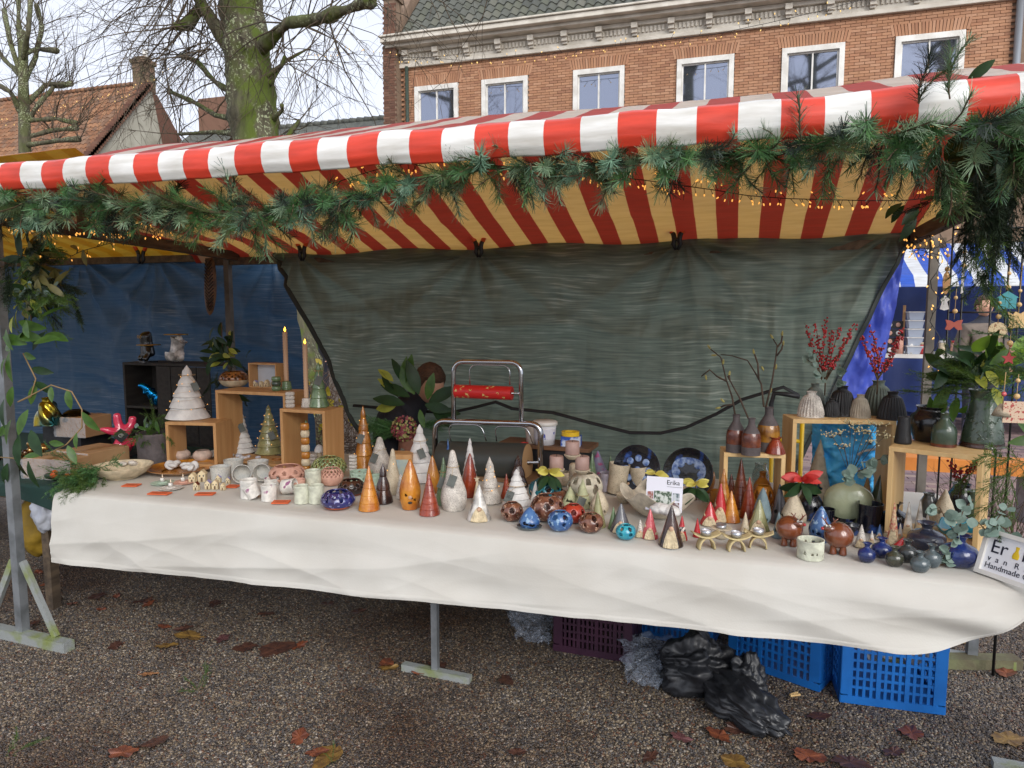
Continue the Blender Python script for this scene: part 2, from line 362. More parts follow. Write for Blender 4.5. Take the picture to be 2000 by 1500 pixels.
# ================================================================== FAR HOUSES
def onX(x, y, X):
    r = ray(x, y); t = X / r.x; return Vector((X, r.y * t, CZ + r.z * t))
OT = island_mat('orange_tile', [(132, 94, 68), (120, 84, 62), (144, 106, 78), (106, 80, 64), (128, 100, 80)], .8, .4, 20)
A = PY(292, 163, 32); B = onX(198, 275, A.x); Cc = onX(378, 268, A.x)
dz = A.z - B.z; sl2 = atan2(dz, A.y - B.y); ez = B.z - 1.0; ey = B.y - 1.0 / tan(sl2); back = A.y + (A.y - ey)
ho = thing('tiled_house', 'old house with orange tiled roof and grey plastered gable beyond the trees', 'building', (A.x, A.y, 0))
XL = -16.0
ob('wall', MB().box((XL / 2, 0, ez / 2), (-XL, back - ey - .6, ez)), mat('old_brick', (128, 92, 74), .9, (150, 110, 88), 2), ho, smooth=False)
hy = A.y - ey
ob('gable', MB().add([(0, -hy + .15, ez - .01), (0, hy - .15, ez - .01), (0, 0, A.z - .2), (-.3, -hy + .15, ez - .01), (-.3, hy - .15, ez - .01), (-.3, 0, A.z - .2)], [(0, 1, 2), (3, 5, 4), (0, 2, 5, 3), (1, 4, 5, 2)]), mat('grey_render', (168, 164, 150), .9, (140, 136, 122), .8, bump=.2, bsc=5), ho, smooth=False)
ob('gable_corner', MB().add([(.02, hy * .25, ez), (.02, hy - .2, ez), (.02, .5, A.z - .5), (.02, .15, A.z - .4)], [(0, 1, 2, 3)]), DBM, ho, smooth=False)
rf2 = ob('roof', MB().add([(XL, -hy, ez), (0, -hy, ez), (0, 0, A.z), (XL, 0, A.z), (XL, hy, ez), (0, hy, ez)], [(0, 1, 2, 3), (3, 2, 5, 4)]), mat('old_batten', (90, 60, 46), .9), ho, smooth=False)
rest = MB(); tl2 = pantile(.3, .36, .08, 5); slp = hy / cos(sl2)
for j in range(int(slp / .36)):
    for i in range(int(-XL / .3)):
        loc = Vector((-.2 - i * .3, -hy + j * .36 * cos(sl2), ez + j * .36 * sin(sl2) + .05 + R.uniform(-.01, .01)))
        rest.add(tl2.v, tl2.f, Matrix.Translation(loc) @ Matrix.Rotation(sl2, 4, 'X'))
tag(ob('roof_tile', rest, OT, rf2), kind='stuff')
rest = MB()
for i in range(50): rest.tube([(-i * .32, 0, A.z + .08), (-i * .32 - .3, 0, A.z + .06)], [.13, .11], 8)
tag(ob('ridge_tile', rest, OT, rf2), kind='stuff')
rest = MB()
for i in range(34):
    v = i / 34; rest.box((.03, -hy * (1 - v) - .02, ez + (A.z - ez) * v + .02), (.3, .34, .3), None)
ob('verge', rest, DBM, ho, smooth=False)
ch = ob('chimney', MB().box((-.35, 0, A.z + .35), (.75, .8, 1.5)).box((-.35, 0, A.z + 1.1), (.9, .95, .22)).box((-.35, 0, A.z + 1.28), (.6, .6, .16)), mat('chimney_brick', (120, 96, 78), .9, (90, 84, 60), 3, bump=.3, bsc=10), ho, smooth=False)
ob('chimney_pot', MB().tube([(-.2, 0, A.z + 1.3), (-.2, 0, A.z + 1.75)], .13, 10), white, ch)
def far_house(label, x0, x1, yt, Y, depth, wallm, roofm, chim=None):
    a = PY(x0, yt, Y); b = PY(x1, yt, Y); o = thing('far_house', label, 'building', (a.x, Y, 0)); W = b.x - a.x; z = a.z
    ob('wall', MB().box((W / 2, 0, (z - 2.5) / 2), (W, depth * .9, z - 2.5)), wallm, o, smooth=False)
    r = ob('roof', MB().grid(lambda u, v: (u * W, (v - .5) * depth, z - abs(v - .5) * 2 * 2.6), 1, 12), roofm, o, smooth=False)
    rr = MB()
    for i in range(int(W / .3)): rr.tube([(i * .3, 0, z + .02), (i * .3 + .28, 0, z)], [.12, .1], 6)
    tag(ob('ridge_tile', rr, roofm, r), kind='stuff')
    if chim:
        c0 = PY(chim[0], chim[2], Y); c1 = PY(chim[1], chim[2], Y)
        ob('chimney', MB().box(((c0.x + c1.x) / 2 - a.x, .3, c0.z - 2.2), (c1.x - c0.x, .9, 4.4)), DBM, o, smooth=False)
dkt = mat('dark_tile', (74, 76, 72), .8, (92, 94, 86), 6, bump=.5, bsc=14)
far_house('low house with dark tiled ridge seen between tree trunk and brick building', 548, 764, 250, 24, 7, mort, dkt)
far_house('house with a square red brick chimney stack behind the mossy tree', 372, 470, 262, 34, 7, mort, dkt, (390, 442, 195))
def wob(name, mb, m, parent, smooth=True):
    return ob(name, mb, m, parent, -parent.location, smooth=smooth)
# ================================================================== TREES
def twig(mb, p, d, L, r, lev, rnd, droop=.5, seg=5, spread=.9):
    pts = [Vector(p)]; d = Vector(d).normalized(); q = Vector(p)
    for i in range(seg):
        d = (d + Vector((rnd.gauss(0, .14), rnd.gauss(0, .14), rnd.gauss(0, .12) - droop * .16))).normalized(); q = q + d * (L / seg); pts.append(q.copy())
    mb.tube(pts, [r * (1 - .8 * i / seg) for i in range(seg + 1)], 4 if r > .006 else 3, False)
    if lev > 0:
        for k in range(rnd.randint(2, 4)):
            i = rnd.randint(1, seg - 1); dd = (pts[i + 1] - pts[i]).normalized() + Vector((rnd.gauss(0, 1), rnd.gauss(0, 1), rnd.gauss(0, .8))).normalized() * spread
            twig(mb, pts[i], dd, L * rnd.uniform(.35, .65), r * .55, lev - 1, rnd, droop * .8, 4, spread)
def bark_mat(name, moss):
    m, t, b, N, L = nodes(name); g = N.new('ShaderNodeNewGeometry')
    def nz(sc, det=6, lo=.45, hi=.6, c0=(0, 0, 0, 1), c1=(1, 1, 1, 1), st=None):
        n = N.new('ShaderNodeTexNoise'); n.inputs['Scale'].default_value = sc; n.inputs['Detail'].default_value = det
        if st:
            mp = N.new('ShaderNodeMapping'); mp.inputs['Scale'].default_value = st; L.new(g.outputs['Position'], mp.inputs[0]); L.new(mp.outputs[0], n.inputs['Vector'])
        else: L.new(g.outputs['Position'], n.inputs['Vector'])
        r = N.new('ShaderNodeValToRGB'); r.color_ramp.elements[0].position = lo; r.color_ramp.elements[1].position = hi; r.color_ramp.elements[0].color = c0; r.color_ramp.elements[1].color = c1
        L.new(n.outputs[0], r.inputs[0]); return r.outputs[0], n
    base, nb = nz(6, 8, .3, .7, lin((62, 58, 44)), lin((104, 100, 78)), (3, 3, .8))
    lich, _ = nz(34, 8, .55, .6); mo, _ = nz(3.4, 8, .44, .54)
    lb, _ = nz(1.6, 3, .45, .55); lm_ = N.new('ShaderNodeMath'); lm_.operation = 'MULTIPLY'; L.new(lich, lm_.inputs[0]); L.new(lb, lm_.inputs[1]); lich = lm_.outputs[0]
    sn = N.new('ShaderNodeSeparateXYZ'); L.new(g.outputs['Normal'], sn.inputs[0]); sr = N.new('ShaderNodeMapRange'); sr.inputs[1].default_value = -.55; sr.inputs[2].default_value = .35; sr.inputs[3].default_value = .12; L.new(sn.outputs[0], sr.inputs[0])
    mm_ = N.new('ShaderNodeMath'); mm_.operation = 'MULTIPLY'; L.new(mo, mm_.inputs[0]); L.new(sr.outputs[0], mm_.inputs[1]); mo = mm_.outputs[0]
    a = N.new('ShaderNodeMixRGB'); a.inputs[2].default_value = lin((170, 178, 142)); L.new(lich, a.inputs[0]); L.new(base, a.inputs[1])
    c = N.new('ShaderNodeMixRGB'); c.inputs[2].default_value = lin((84, 98, 32)); mul = N.new('ShaderNodeMath'); mul.operation = 'MULTIPLY'; mul.inputs[1].default_value = moss
    L.new(mo, mul.inputs[0]); L.new(mul.outputs[0], c.inputs[0]); L.new(a.outputs[0], c.inputs[1]); L.new(c.outputs[0], b.inputs['Base Color'])
    b.inputs['Roughness'].default_value = .9; bp = N.new('ShaderNodeBump'); bp.inputs['Distance'].default_value = .03; bp.inputs['Strength'].default_value = .8
    L.new(nb.outputs[0], bp.inputs['Height']); L.new(bp.outputs[0], b.inputs['Normal']); return m
BK = bark_mat('mossy_bark', 1.0); BK2 = bark_mat('plain_bark', .35)
TW = mat('twig', (92, 78, 60), .8, (70, 62, 50), 3)
def lump(pts, rad, n=14, amp=.12, sub=6):
    P = []; Q = []
    for i in range(len(pts) - 1):
        for k in range(sub):
            f = k / sub; P.append(Vector(pts[i]).lerp(Vector(pts[i + 1]), f)); Q.append(rad[i] * (1 - f) + rad[i + 1] * f)
    P.append(Vector(pts[-1])); Q.append(rad[-1])
    m = MB().tube(P, Q, n)
    m.v = [tuple(Vector(v) + (Vector(v) - P[min(len(P) - 1, i // n)]).normalized() * Q[min(len(Q) - 1, i // n)] * amp * 2 * fbm(v[0] * 5, v[1] * 5, v[2] * 4)) for i, v in enumerate(m.v)]
    return m
rt = random.Random(3); YT = 7.2
tp = [PY(470, -260, YT), PY(471, 0, YT), PY(484, 130, YT), PY(498, 250, YT), PY(535, 480, YT), PY(572, 680, YT), PY(588, 800, YT)]
gz = tp[-1].copy(); gz.z = -.05; gz.x += .03; tp.append(gz)
tree = thing('bare_tree', 'big bare tree with mossy green trunk rising behind the stall', 'tree', (gz.x, gz.y, 0))
wob('trunk', lump(tp, [.2, .23, .25, .265, .28, .29, .31, .4], 20, .1, 10), BK, tree)
lim = MB(); tips = []
def limb(px, rad, dy=0):
    P = [PY(x, y, YT + dy * i / max(1, len(px) - 1)) for i, (x, y) in enumerate(px)]; m = lump(P, rad, 10, .22, 5); lim.add(m.v, m.f); return P
l1 = limb([(500, 105), (530, 75), (560, 45), (600, 42), (640, 32), (690, 14), (722, -2)], [.08, .07, .058, .056, .058, .055, .075], -.6)
l2 = limb([(455, 110), (425, 55), (395, 10), (372, -30), (350, -60)], [.1, .07, .06, .05, .08], -.3)
l3 = limb([(520, 150), (550, 128), (556, 110)], [.03, .022, .02]); l4 = limb([(525, 165), (556, 120), (600, 96)], [.03, .02, .015], .5)
l5 = limb([(460, 185), (420, 160), (385, 120), (352, 108)], [.05, .035, .03, .035], .4); l6 = limb([(470, 235), (420, 225), (380, 200), (330, 178)], [.04, .03, .025, .03], .6)
l7 = limb([(395, 12), (365, 48), (340, 52)], [.06, .07, .04], -.3); l8 = limb([(535, 232), (552, 215), (550, 205)], [.03, .02, .02], -.2)
l9 = limb([(470, 262), (420, 258), (350, 262)], [.04, .025, .02], .5); l10 = limb([(540, 300), (570, 255), (585, 235)], [.04, .03, .02], .2)
wob('limb', lim, BK, tree)
tw = MB()
for P, n, Lr, dr in ((l1, 34, (.7, 1.7), 1.1), (l2, 24, (.6, 1.6), .9), (l5, 12, (.5, 1.2), .3), (l6, 12, (.5, 1.1), .2), (l7, 22, (.6, 1.7), .8), (l4, 7, (.5, 1.), .2), (l9, 8, (.4, .9), .1), (l10, 8, (.5, 1.1), .2), (l3, 4, (.3, .6), .2)):
    for k in range(n):
        i = rt.randint(1, len(P) - 1); a = rt.uniform(0, 2 * pi); d = Vector((cos(a) * 1.2, rt.gauss(0, .5), sin(a) * .8 + .1))
        twig(tw, P[i], d, rt.uniform(*Lr), rt.uniform(.006, .011), 2, rt, dr, 6)
for k in range(34):       # long hanging shoots of the crown above
    p = PY(rt.uniform(330, 840), rt.uniform(-220, -60), YT + rt.uniform(-.8, .8)); twig(tw, p, (rt.gauss(0, .7) - (.6 if p.x < -3 else -.3), rt.gauss(0, .3), -.35), rt.uniform(1.0, 2.2), .009, 2, rt, .7, 7)
for k in range(26):
    p = PY(rt.uniform(330, 420), rt.uniform(-60, 120), YT + rt.uniform(-.5, .5)); twig(tw, p, (-1, rt.gauss(0, .3), rt.uniform(-.35, .4)), rt.uniform(.8, 1.9), .008, 2, rt, .5, 7)
tag(wob('twigs', tw, TW, tree), kind='stuff')
def pollard(label, bx, ytop, Yd, r0, seed, px):
    rn = random.Random(seed); base = PY(bx, 600, Yd); base.z = 0; t = thing('pollard_tree', label, 'tree', (base.x, base.y, 0)); top = PY(bx - 4, ytop, Yd)
    wob('trunk', lump([base, base.lerp(top, .5), top], [r0 * 1.3, r0, r0 * .6], 10, .1, 8), BK2, t); L_ = MB(); W_ = MB()
    for pts in px:
        P = [PY(x, y, Yd + rn.uniform(-.5, .5) * (i > 0)) for i, (x, y) in enumerate(pts)]; m = lump(P, [r0 * .42 * (1 - .45 * i / len(P)) + (.02 if i == len(P) - 1 else 0) for i in range(len(P))], 7, .25, 4); L_.add(m.v, m.f)
        for p in P[1:]:
            for k in range(6):
                a = rn.uniform(-.6, pi + .6); twig(W_, p, (cos(a), rn.gauss(0, .6), abs(sin(a)) + .3), rn.uniform(.6, 1.9), .01, 1, rn, -.1, 5, .6)
    wob('limb', L_, BK2, t); tag(wob('twigs', W_, TW, t), kind='stuff')
pollard('bare pollarded tree with knobbly limbs in front of the orange roof', 48, 60, 13, .15, 5, [[(44, 170), (70, 110), (82, 50), (70, 10)], [(44, 160), (22, 90), (8, 20)], [(46, 210), (90, 165), (140, 164)], [(44, 250), (75, 205), (105, 170), (135, 165)], [(45, 130), (38, 70), (36, 10), (30, -60)], [(44, 150), (10, 118), (-20, 80)], [(45, 270), (100, 255), (150, 250)], [(45, 285), (110, 275), (155, 272)], [(42, 225), (20, 180), (-10, 160)], [(46, 120), (56, 60), (60, -20)], [(46, 105), (75, 96), (110, 98)], [(47, 235), (110, 232), (150, 242)]])
pt = bpy.data.objects['pollard_tree']
for (x, y, k, rz) in ((-19, -9, 2.3, .5), (-3, -12, 2.6, 2.0), (4.6, -10, 2.2, 3.4), (10.5, -9, 2.4, 4.6)):      # trees across the square, mirrored in the windows
    q = pt.copy(); COL.objects.link(q); q.location = (x, y, 0); q.rotation_euler.z = rz; q.scale = (k,) * 3; q['label'] = 'tall bare tree across the square, mirrored in the windows of the brick building'; q['group'] = 'bare trees across the square'
    for ch_ in pt.children: r_ = ch_.copy(); COL.objects.link(r_); r_.parent = q
# ================================================================== STALL
def canvas(name, ca, cb, ia, ib, wd, ph, tr=.35):
    m, t, b, N, L = nodes(name); tc = N.new('ShaderNodeTexCoord'); sx = N.new('ShaderNodeSeparateXYZ'); L.new(tc.outputs['Object'], sx.inputs[0])
    n = N.new('ShaderNodeTexNoise'); n.inputs['Scale'].default_value = 3; L.new(tc.outputs['Object'], n.inputs['Vector'])
    a0 = N.new('ShaderNodeMath'); a0.operation = 'MULTIPLY_ADD'; a0.inputs[1].default_value = .006; L.new(n.outputs[0], a0.inputs[0]); L.new(sx.outputs[0], a0.inputs[2])
    a1 = N.new('ShaderNodeMath'); a1.operation = 'SUBTRACT'; a1.inputs[1].default_value = ph; L.new(a0.outputs[0], a1.inputs[0])
    a2 = N.new('ShaderNodeMath'); a2.operation = 'DIVIDE'; a2.inputs[1].default_value = wd * 2; L.new(a1.outputs[0], a2.inputs[0])
    a3 = N.new('ShaderNodeMath'); a3.operation = 'FRACT'; L.new(a2.outputs[0], a3.inputs[0]); a4 = N.new('ShaderNodeMath'); a4.operation = 'LESS_THAN'; a4.inputs[1].default_value = .5; L.new(a3.outputs[0], a4.inputs[0])
    def mixc(x, y):
        q = N.new('ShaderNodeMixRGB'); q.inputs[1].default_value = lin(x); q.inputs[2].default_value = lin(y); L.new(a4.outputs[0], q.inputs[0]); return q.outputs[0]
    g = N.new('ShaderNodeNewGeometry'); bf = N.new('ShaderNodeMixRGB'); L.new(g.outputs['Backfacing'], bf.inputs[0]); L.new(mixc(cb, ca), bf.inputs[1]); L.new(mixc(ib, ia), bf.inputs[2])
    mp = N.new('ShaderNodeMapping'); mp.inputs['Scale'].default_value = (2.5, 14, 14); L.new(tc.outputs['Object'], mp.inputs[0]); d = N.new('ShaderNodeTexNoise'); d.inputs['Scale'].default_value = 2.2; d.inputs['Detail'].default_value = 8; L.new(mp.outputs[0], d.inputs['Vector'])
    dr = N.new('ShaderNodeValToRGB'); dr.color_ramp.elements[0].position = .3; dr.color_ramp.elements[1].position = .62; dr.color_ramp.elements[0].color = (.66, .63, .58, 1); dr.color_ramp.elements[1].color = (1, 1, 1, 1); L.new(d.outputs[0], dr.inputs[0])
    mu = N.new('ShaderNodeMixRGB'); mu.blend_type = 'MULTIPLY'; mu.inputs[0].default_value = .85; L.new(bf.outputs[0], mu.inputs[1]); L.new(dr.outputs[0], mu.inputs[2]); L.new(mu.outputs[0], b.inputs['Base Color'])
    b.inputs['Roughness'].default_value = .38; bp = N.new('ShaderNodeBump'); bp.inputs['Strength'].default_value = .25; bp.inputs['Distance'].default_value = .01; L.new(d.outputs[0], bp.inputs['Height']); L.new(bp.outputs[0], b.inputs['Normal'])
    ts = N.new('ShaderNodeBsdfTranslucent'); L.new(mixc(ib, ia), ts.inputs[0]); ms = N.new('ShaderNodeMixShader'); ms.inputs[0].default_value = tr; L.new(b.outputs[0], ms.inputs[1]); L.new(ts.outputs[0], ms.inputs[2]); L.new(ms.outputs[0], N['Material Output'].inputs[0]); return m
galv = mat('galvanised', (150, 154, 158), .45, (118, 122, 124), 9, metal=.55, bump=.1)
galvm = mat('mossy_steel', (150, 154, 152), .6, (132, 142, 84), 7, .5, .66, metal=.2, bump=.2)
oldwood = mat('weathered_wood', (104, 88, 70), .8, (74, 62, 50), 4, stretch=(6, 1, 6), bump=.3, bsc=18)
stall = thing('market_stall', 'wooden market stall frame under a red and white striped awning', 'stall', (-1.2, 2.5, 0))
ph = PY(985, 290, 2.06).x + 1.2
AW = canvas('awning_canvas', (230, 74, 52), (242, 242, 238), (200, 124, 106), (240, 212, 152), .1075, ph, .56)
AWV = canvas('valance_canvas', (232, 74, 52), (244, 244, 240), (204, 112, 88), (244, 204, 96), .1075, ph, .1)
prof = [(4.24, 1.95), (4.2, 2.0), (3.8, 2.11), (3.4, 2.25), (3.1, 2.36), (2.96, 2.412), (2.8, 2.368), (2.5, 2.264), (2.22, 2.176), (2.13, 2.15), (2.088, 2.139), (2.07, 2.128), (2.06, 2.11), (2.055, 2.085), (2.058, 2.06), (2.075, 2.034)]
def awn(prof, x0, x1, rz, endl=None, amp=1.0):
    def f(u, v):
        k = v * (len(prof) - 1); i = min(int(k), len(prof) - 2); a, b = prof[i], prof[i + 1]; g = k - i
        Y = a[0] + (b[0] - a[0]) * g; z = a[1] + (b[1] - a[1]) * g; X = x0 + (x1 - x0) * u
        if endl is not None and 2.12 < Y < 4.0:
            s = min(1, max(0, (endl - X) / .9)); z -= s * .22 * min(1, (Y - 2.12) / .6, (4.0 - Y) / .6)
        z += rz * (.026 + .007 * ((X + 1.0) / 1.6) ** 2) * min(1, max(0, (4.1 - Y) / 1.0))
        sag = .5 - .5 * cos((X + 1.2) * 2 * pi / 2.05)
        z -= amp * .02 * sag * (1 if Y < 3.9 else 0) * min(1, (Y - 2.05) / .3) if Y > 2.05 else 0
        z += amp * (.006 * fbm(X * 2.2, Y * 2, 1) + .004 * fbm(X * 7, Y * 5, 3)); Y += amp * .006 * fbm(X * 3, z * 4, 5)
        return (X, Y, z)
    return f
nV = (len(prof) - 1) * 4
o = wob('awning', MB().grid(awn(prof[:11], -3.72, .95, 1, -2.7), 190, 40), AW, stall); solid(o, .0015); o = wob('valance', MB().grid(awn(prof[10:], -3.72, .95, 1, -2.7), 190, 24), AWV, stall); solid(o, .0015)
def bar(mb, a, b, w=.045, h=.045):
    a = Vector(a); b = Vector(b); d = b - a; M = Matrix.Translation((a + b) / 2) @ d.to_track_quat('X', 'Z').to_matrix().to_4x4(); mb.box((0, 0, 0), (d.length, w, h), M); return mb
for X, Y, zt in ((-3.3, 2.47, 2.06), (1.12, 2.47, 2.06)): wob('pole', bar(MB(), (X, Y, .05), (X, Y, zt), .042, .042), galv, stall, False)
for X in (-3.42, .95): wob('pole', bar(MB(), (X, 4.2, 0), (X, 4.2, 1.98), .04, .04), mat('grey_pole', (110, 104, 96), .6, (84, 78, 70), 6), stall, False)
for X in (-3.3, 1.12):
    wob('foot', bar(MB(), (X - (.28 if X < 0 else .06), 2.47, .026), (X + .33, 2.44, .026), .055, .05), galvm, stall, False)
    for s in (-1, 1): wob('brace', bar(MB(), (X + s * .03, 2.47, .40), (X + s * .22, 2.465, .05), .022, .03), galvm, stall, False)
for X in (-3.3, .9): wob('side_beam', bar(MB(), (X, 2.1, 2.05), (X - .05, 4.3, 1.985), .05, .06), oldwood, stall, False)
wob('back_beam', bar(MB(), (-3.6, 4.215, 1.955), (1.0, 4.215, 1.955), .05, .05), oldwood, stall, False)
wob('front_beam', bar(MB(), (-3.6, 2.15, 2.11), (.95, 2.15, 2.11), .045, .045), oldwood, stall, False)
wob('ridge_beam', bar(MB(), (-2.75, 2.96, 2.37), (.9, 2.96, 2.37), .05, .05), oldwood, stall, False)
wob('post', bar(MB(), (-3.31, 2.96, 2.0), (-3.31, 2.96, 2.2), .045, .045), oldwood, stall, False)
for X in (-1.23, .2): wob('rafter', bar(MB(), (X, 2.98, 2.33), (X, 4.2, 1.975), .04, .03), oldwood, stall, False) if X < -5 else None
# neighbouring stall on the left
nb = thing('neighbour_stall', 'next stall with yellow striped canvas roof beside the blue tarpaulin', 'stall', (-5.3, 3.2, 0))
AW2 = canvas('yellow_canvas', (178, 116, 62), (150, 92, 50), (244, 220, 130), (238, 204, 96), .12, 0, .4)
prof2 = [(4.45, 2.02), (4.38, 2.06), (4.0, 2.14), (3.6, 2.24), (3.2, 2.38), (3.0, 2.47), (2.7, 2.38), (2.4, 2.28), (2.2, 2.2), (2.15, 2.12)]
o = wob('awning', MB().grid(awn(prof2, -7.4, -3.38, 0), 90, 36), AW2, nb); solid(o, .0015)
for X, Y in ((-7.2, 2.5), (-7.2, 4.35)): wob('pole', bar(MB(), (X, Y, 0), (X, Y, 2.08), .045, .045), galv, nb, False)
wob('back_beam', bar(MB(), (-7.4, 4.4, 2.0), (-3.5, 4.4, 2.0), .05, .05), oldwood, nb, False)
# tarpaulins
def tarp_mat(name, c, c2, c3, tr, rough=.5):
    """woven sheet: thin wavy weave streaks, pale patches at random, light coming through"""
    m, t, b, N, L = nodes(name); tc = N.new('ShaderNodeTexCoord'); sx = N.new('ShaderNodeSeparateXYZ'); L.new(tc.outputs['Object'], sx.inputs[0])
    def nz(v, sc, det=5): n = N.new('ShaderNodeTexNoise'); n.inputs['Scale'].default_value = sc; n.inputs['Detail'].default_value = det; L.new(v, n.inputs['Vector']); return n.outputs[0]
    def mth(op, a, b_): q = N.new('ShaderNodeMath'); q.operation = op; [L.new(v, q.inputs[k]) if not isinstance(v, (int, float)) else setattr(q.inputs[k], 'default_value', v) for k, v in enumerate((a, b_))]; return q.outputs[0]
    def ramp(v, lo, hi, c0=(0, 0, 0, 1), c1=(1, 1, 1, 1)): r = N.new('ShaderNodeValToRGB'); e = r.color_ramp.elements; e[0].position = lo; e[1].position = hi; e[0].color = c0; e[1].color = c1; L.new(v, r.inputs[0]); return r.outputs[0]
    zw = mth('ADD', sx.outputs[2], mth('MULTIPLY', nz(tc.outputs['Object'], 1.3, 2), .11)); cb = N.new('ShaderNodeCombineXYZ'); L.new(mth('MULTIPLY', sx.outputs[0], 4.5), cb.inputs[0]); L.new(mth('MULTIPLY', zw, 85), cb.inputs[2])
    st = nz(cb.outputs[0], 1.0, 7); patch = nz(tc.outputs['Object'], 1.7, 4); base = ramp(st, .3, .68, lin(c), lin(c2)); br = mth('MULTIPLY', ramp(st, .54, .68), ramp(patch, .47, .62))
    mx_ = N.new('ShaderNodeMixRGB'); mx_.inputs[2].default_value = lin(c3); L.new(mth('MULTIPLY', br, .6), mx_.inputs[0]); L.new(base, mx_.inputs[1]); L.new(mx_.outputs[0], b.inputs['Base Color']); b.inputs['Roughness'].default_value = rough
    bp = N.new('ShaderNodeBump'); bp.inputs['Strength'].default_value = .35; bp.inputs['Distance'].default_value = .01; L.new(mth('ADD', st, nz(tc.outputs['Object'], 14, 3)), bp.inputs['Height']); L.new(bp.outputs[0], b.inputs['Normal'])
    ts = N.new('ShaderNodeBsdfTranslucent'); L.new(mx_.outputs[0], ts.inputs[0]); ms = N.new('ShaderNodeMixShader'); ms.inputs[0].default_value = tr; L.new(b.outputs[0], ms.inputs[1]); L.new(ts.outputs[0], ms.inputs[2]); L.new(ms.outputs[0], N['Material Output'].inputs[0]); return m
def hang(tl, tr_, bl, br, Y, nu, nv, amp, seed, sagt=0, clips=(-2.85, -1.55, -.3, .75)):
    def f(u, v):
        a = Vector(tl).lerp(Vector(tr_), u); b = Vector(bl).lerp(Vector(br), u); p = a.lerp(b, v)
        y = Y + amp * (.8 * fbm(p[0] * 1.1 + seed, p[1] * .6, seed) + .22 * fbm(p[0] * 5 + p[1] * .5, p[1] * .9, seed + 3) + .1 * fbm(p[0] * 12, p[1] * 2.5, seed + 5) + .04 * fbm(p[0] * 3, p[1] * 14, seed + 8)) * min(1, v * 5 + .15)
        for cx in clips:             # tension folds fan out from the clips
            dx, dz_ = p[0] - cx, tl[1] + .02 - p[1]; rr = sqrt(dx * dx + dz_ * dz_); y -= .07 * (.4 - abs(sin(5.5 * atan2(dx, dz_) + cx * 3))) * min(1, rr * 5) * math.exp(-rr * 1.5)
        sw = p[1] + .28 * (2 * u - 1) ** 2; y += .05 * (abs(fbm(sw * 3.2 + seed, p[0] * .6, 2, 2)) - .2) * min(1, v * 4)
        return (p[0], y, p[1] - sagt * sin(u * pi * 4) ** 2 * (1 - v))
    return f
GT = tarp_mat('green_tarp', (96, 110, 100), (134, 148, 134), (190, 198, 184), .5, .5)
gt = tag(ob('green_tarpaulin', MB().grid(hang((-3.02, 2.0), (.84, 2.02), (-2.1, .35), (.18, .35), 4.16, 150, 70, .12, 2.0, .025), 300, 140), GT), 'large dark green tarpaulin hung as the back wall of the stall', 'tarpaulin')
hem = mat('black_webbing', (26, 27, 30), .7)
e = MB(); f_ = hang((-3.02, 2.0), (.84, 2.02), (-2.1, .35), (.18, .35), 4.16, 150, 70, .12, 2.0, .025)
for uu in (0.0, 1.0): ob('hem', MB().tube([Vector(f_(uu, v / 30)) + Vector((0, -.008, 0)) for v in range(31)], .016, 8, True, .3), mat('tarp_hem', (44, 50, 48), .7), gt)
BT = tarp_mat('blue_tarp', (48, 80, 112), (72, 98, 124), (130, 142, 156), .45, .42)
tag(ob('blue_tarpaulin', MB().grid(hang((-7.4, 2.03), (-3.05, 2.02), (-7.4, .25), (-2.86, .25), 4.4, 150, 60, .09, 11.0, .03, (-6.4, -5.0, -4.25, -3.2)), 240, 100), BT), 'dusty blue tarpaulin wall closing off the neighbouring stall', 'tarpaulin')
VT = mat('violet_tarp', (70, 90, 196), .45, (96, 114, 216), 5, trans=.4, bump=.5, bsc=16)
def vf(u, v):
    a = PY(1762, 440, 4.27).lerp(PY(1600, 815, 4.27), v); b = PY(1775, 445, 4.27).lerp(PY(1712, 815, 4.27), v); p = a.lerp(b, u); p.y += .05 * fbm(p.x * 6, p.z * 4, 3) + .03 * fbm(p.x * 16, p.z * 8); return p
tag(ob('violet_tarpaulin', MB().grid(vf, 30, 60), VT), 'crumpled violet blue tarpaulin strip at the edge of the green one', 'tarpaulin')
sp_ = [(690, 792), (800, 802), (880, 806), (930, 795), (968, 785), (1000, 798), (1080, 806), (1150, 825), (1230, 845), (1290, 846), (1340, 835), (1400, 808), (1450, 780), (1500, 765), (1530, 756), (1560, 772)]
tag(ob('black_strap', MB().tube([PY(x, y, 3.99) for x, y in sp_], .012, 8, True, .5), hem), 'black strap running in a wavy line across the green tarpaulin', 'strap')
# spring clamps
ck = mat('black_plastic', (24, 24, 26), .35); co_ = mat('orange_plastic', (226, 92, 40), .4)
def clamp(p, rz, label, s=1.0, flat=False):
    t = thing('spring_clamp', label, 'clamp', p, rz, None); 
    if flat: t.rotation_euler = (radians(80), radians(20), rz)
    for k in (-1, 1):
        j = ob('jaw', MB().tube([(k * .004 * s, 0, -.045 * s), (k * .016 * s, 0, -.02 * s), (k * .010 * s, 0, 0), (k * .014 * s, 0, .02 * s), (k * .034 * s, 0, .062 * s)], [.006 * s, .010 * s, .012 * s, .011 * s, .008 * s], 8), ck, t)
        ob('grip', MB().tube([(k * .020 * s, 0, .03 * s), (k * .041 * s, 0, .075 * s)], [.012 * s, .011 * s], 8), co_, j)
    ob('pivot', MB().tube([(0, -.014 * s, 0), (0, .014 * s, 0)], .008 * s, 10), ck, t)
for x, y, lb in ((590, 492, 'black spring clamp with orange grips nearest the corner of the green tarpaulin'), (935, 484, 'black spring clamp gripping the green tarpaulin above the wrapping paper stand'), (1322, 468, 'black spring clamp gripping the green tarpaulin above the magnolia twigs')):
    clamp(PY(x, y, 4.06), 0, lb, 1.25)
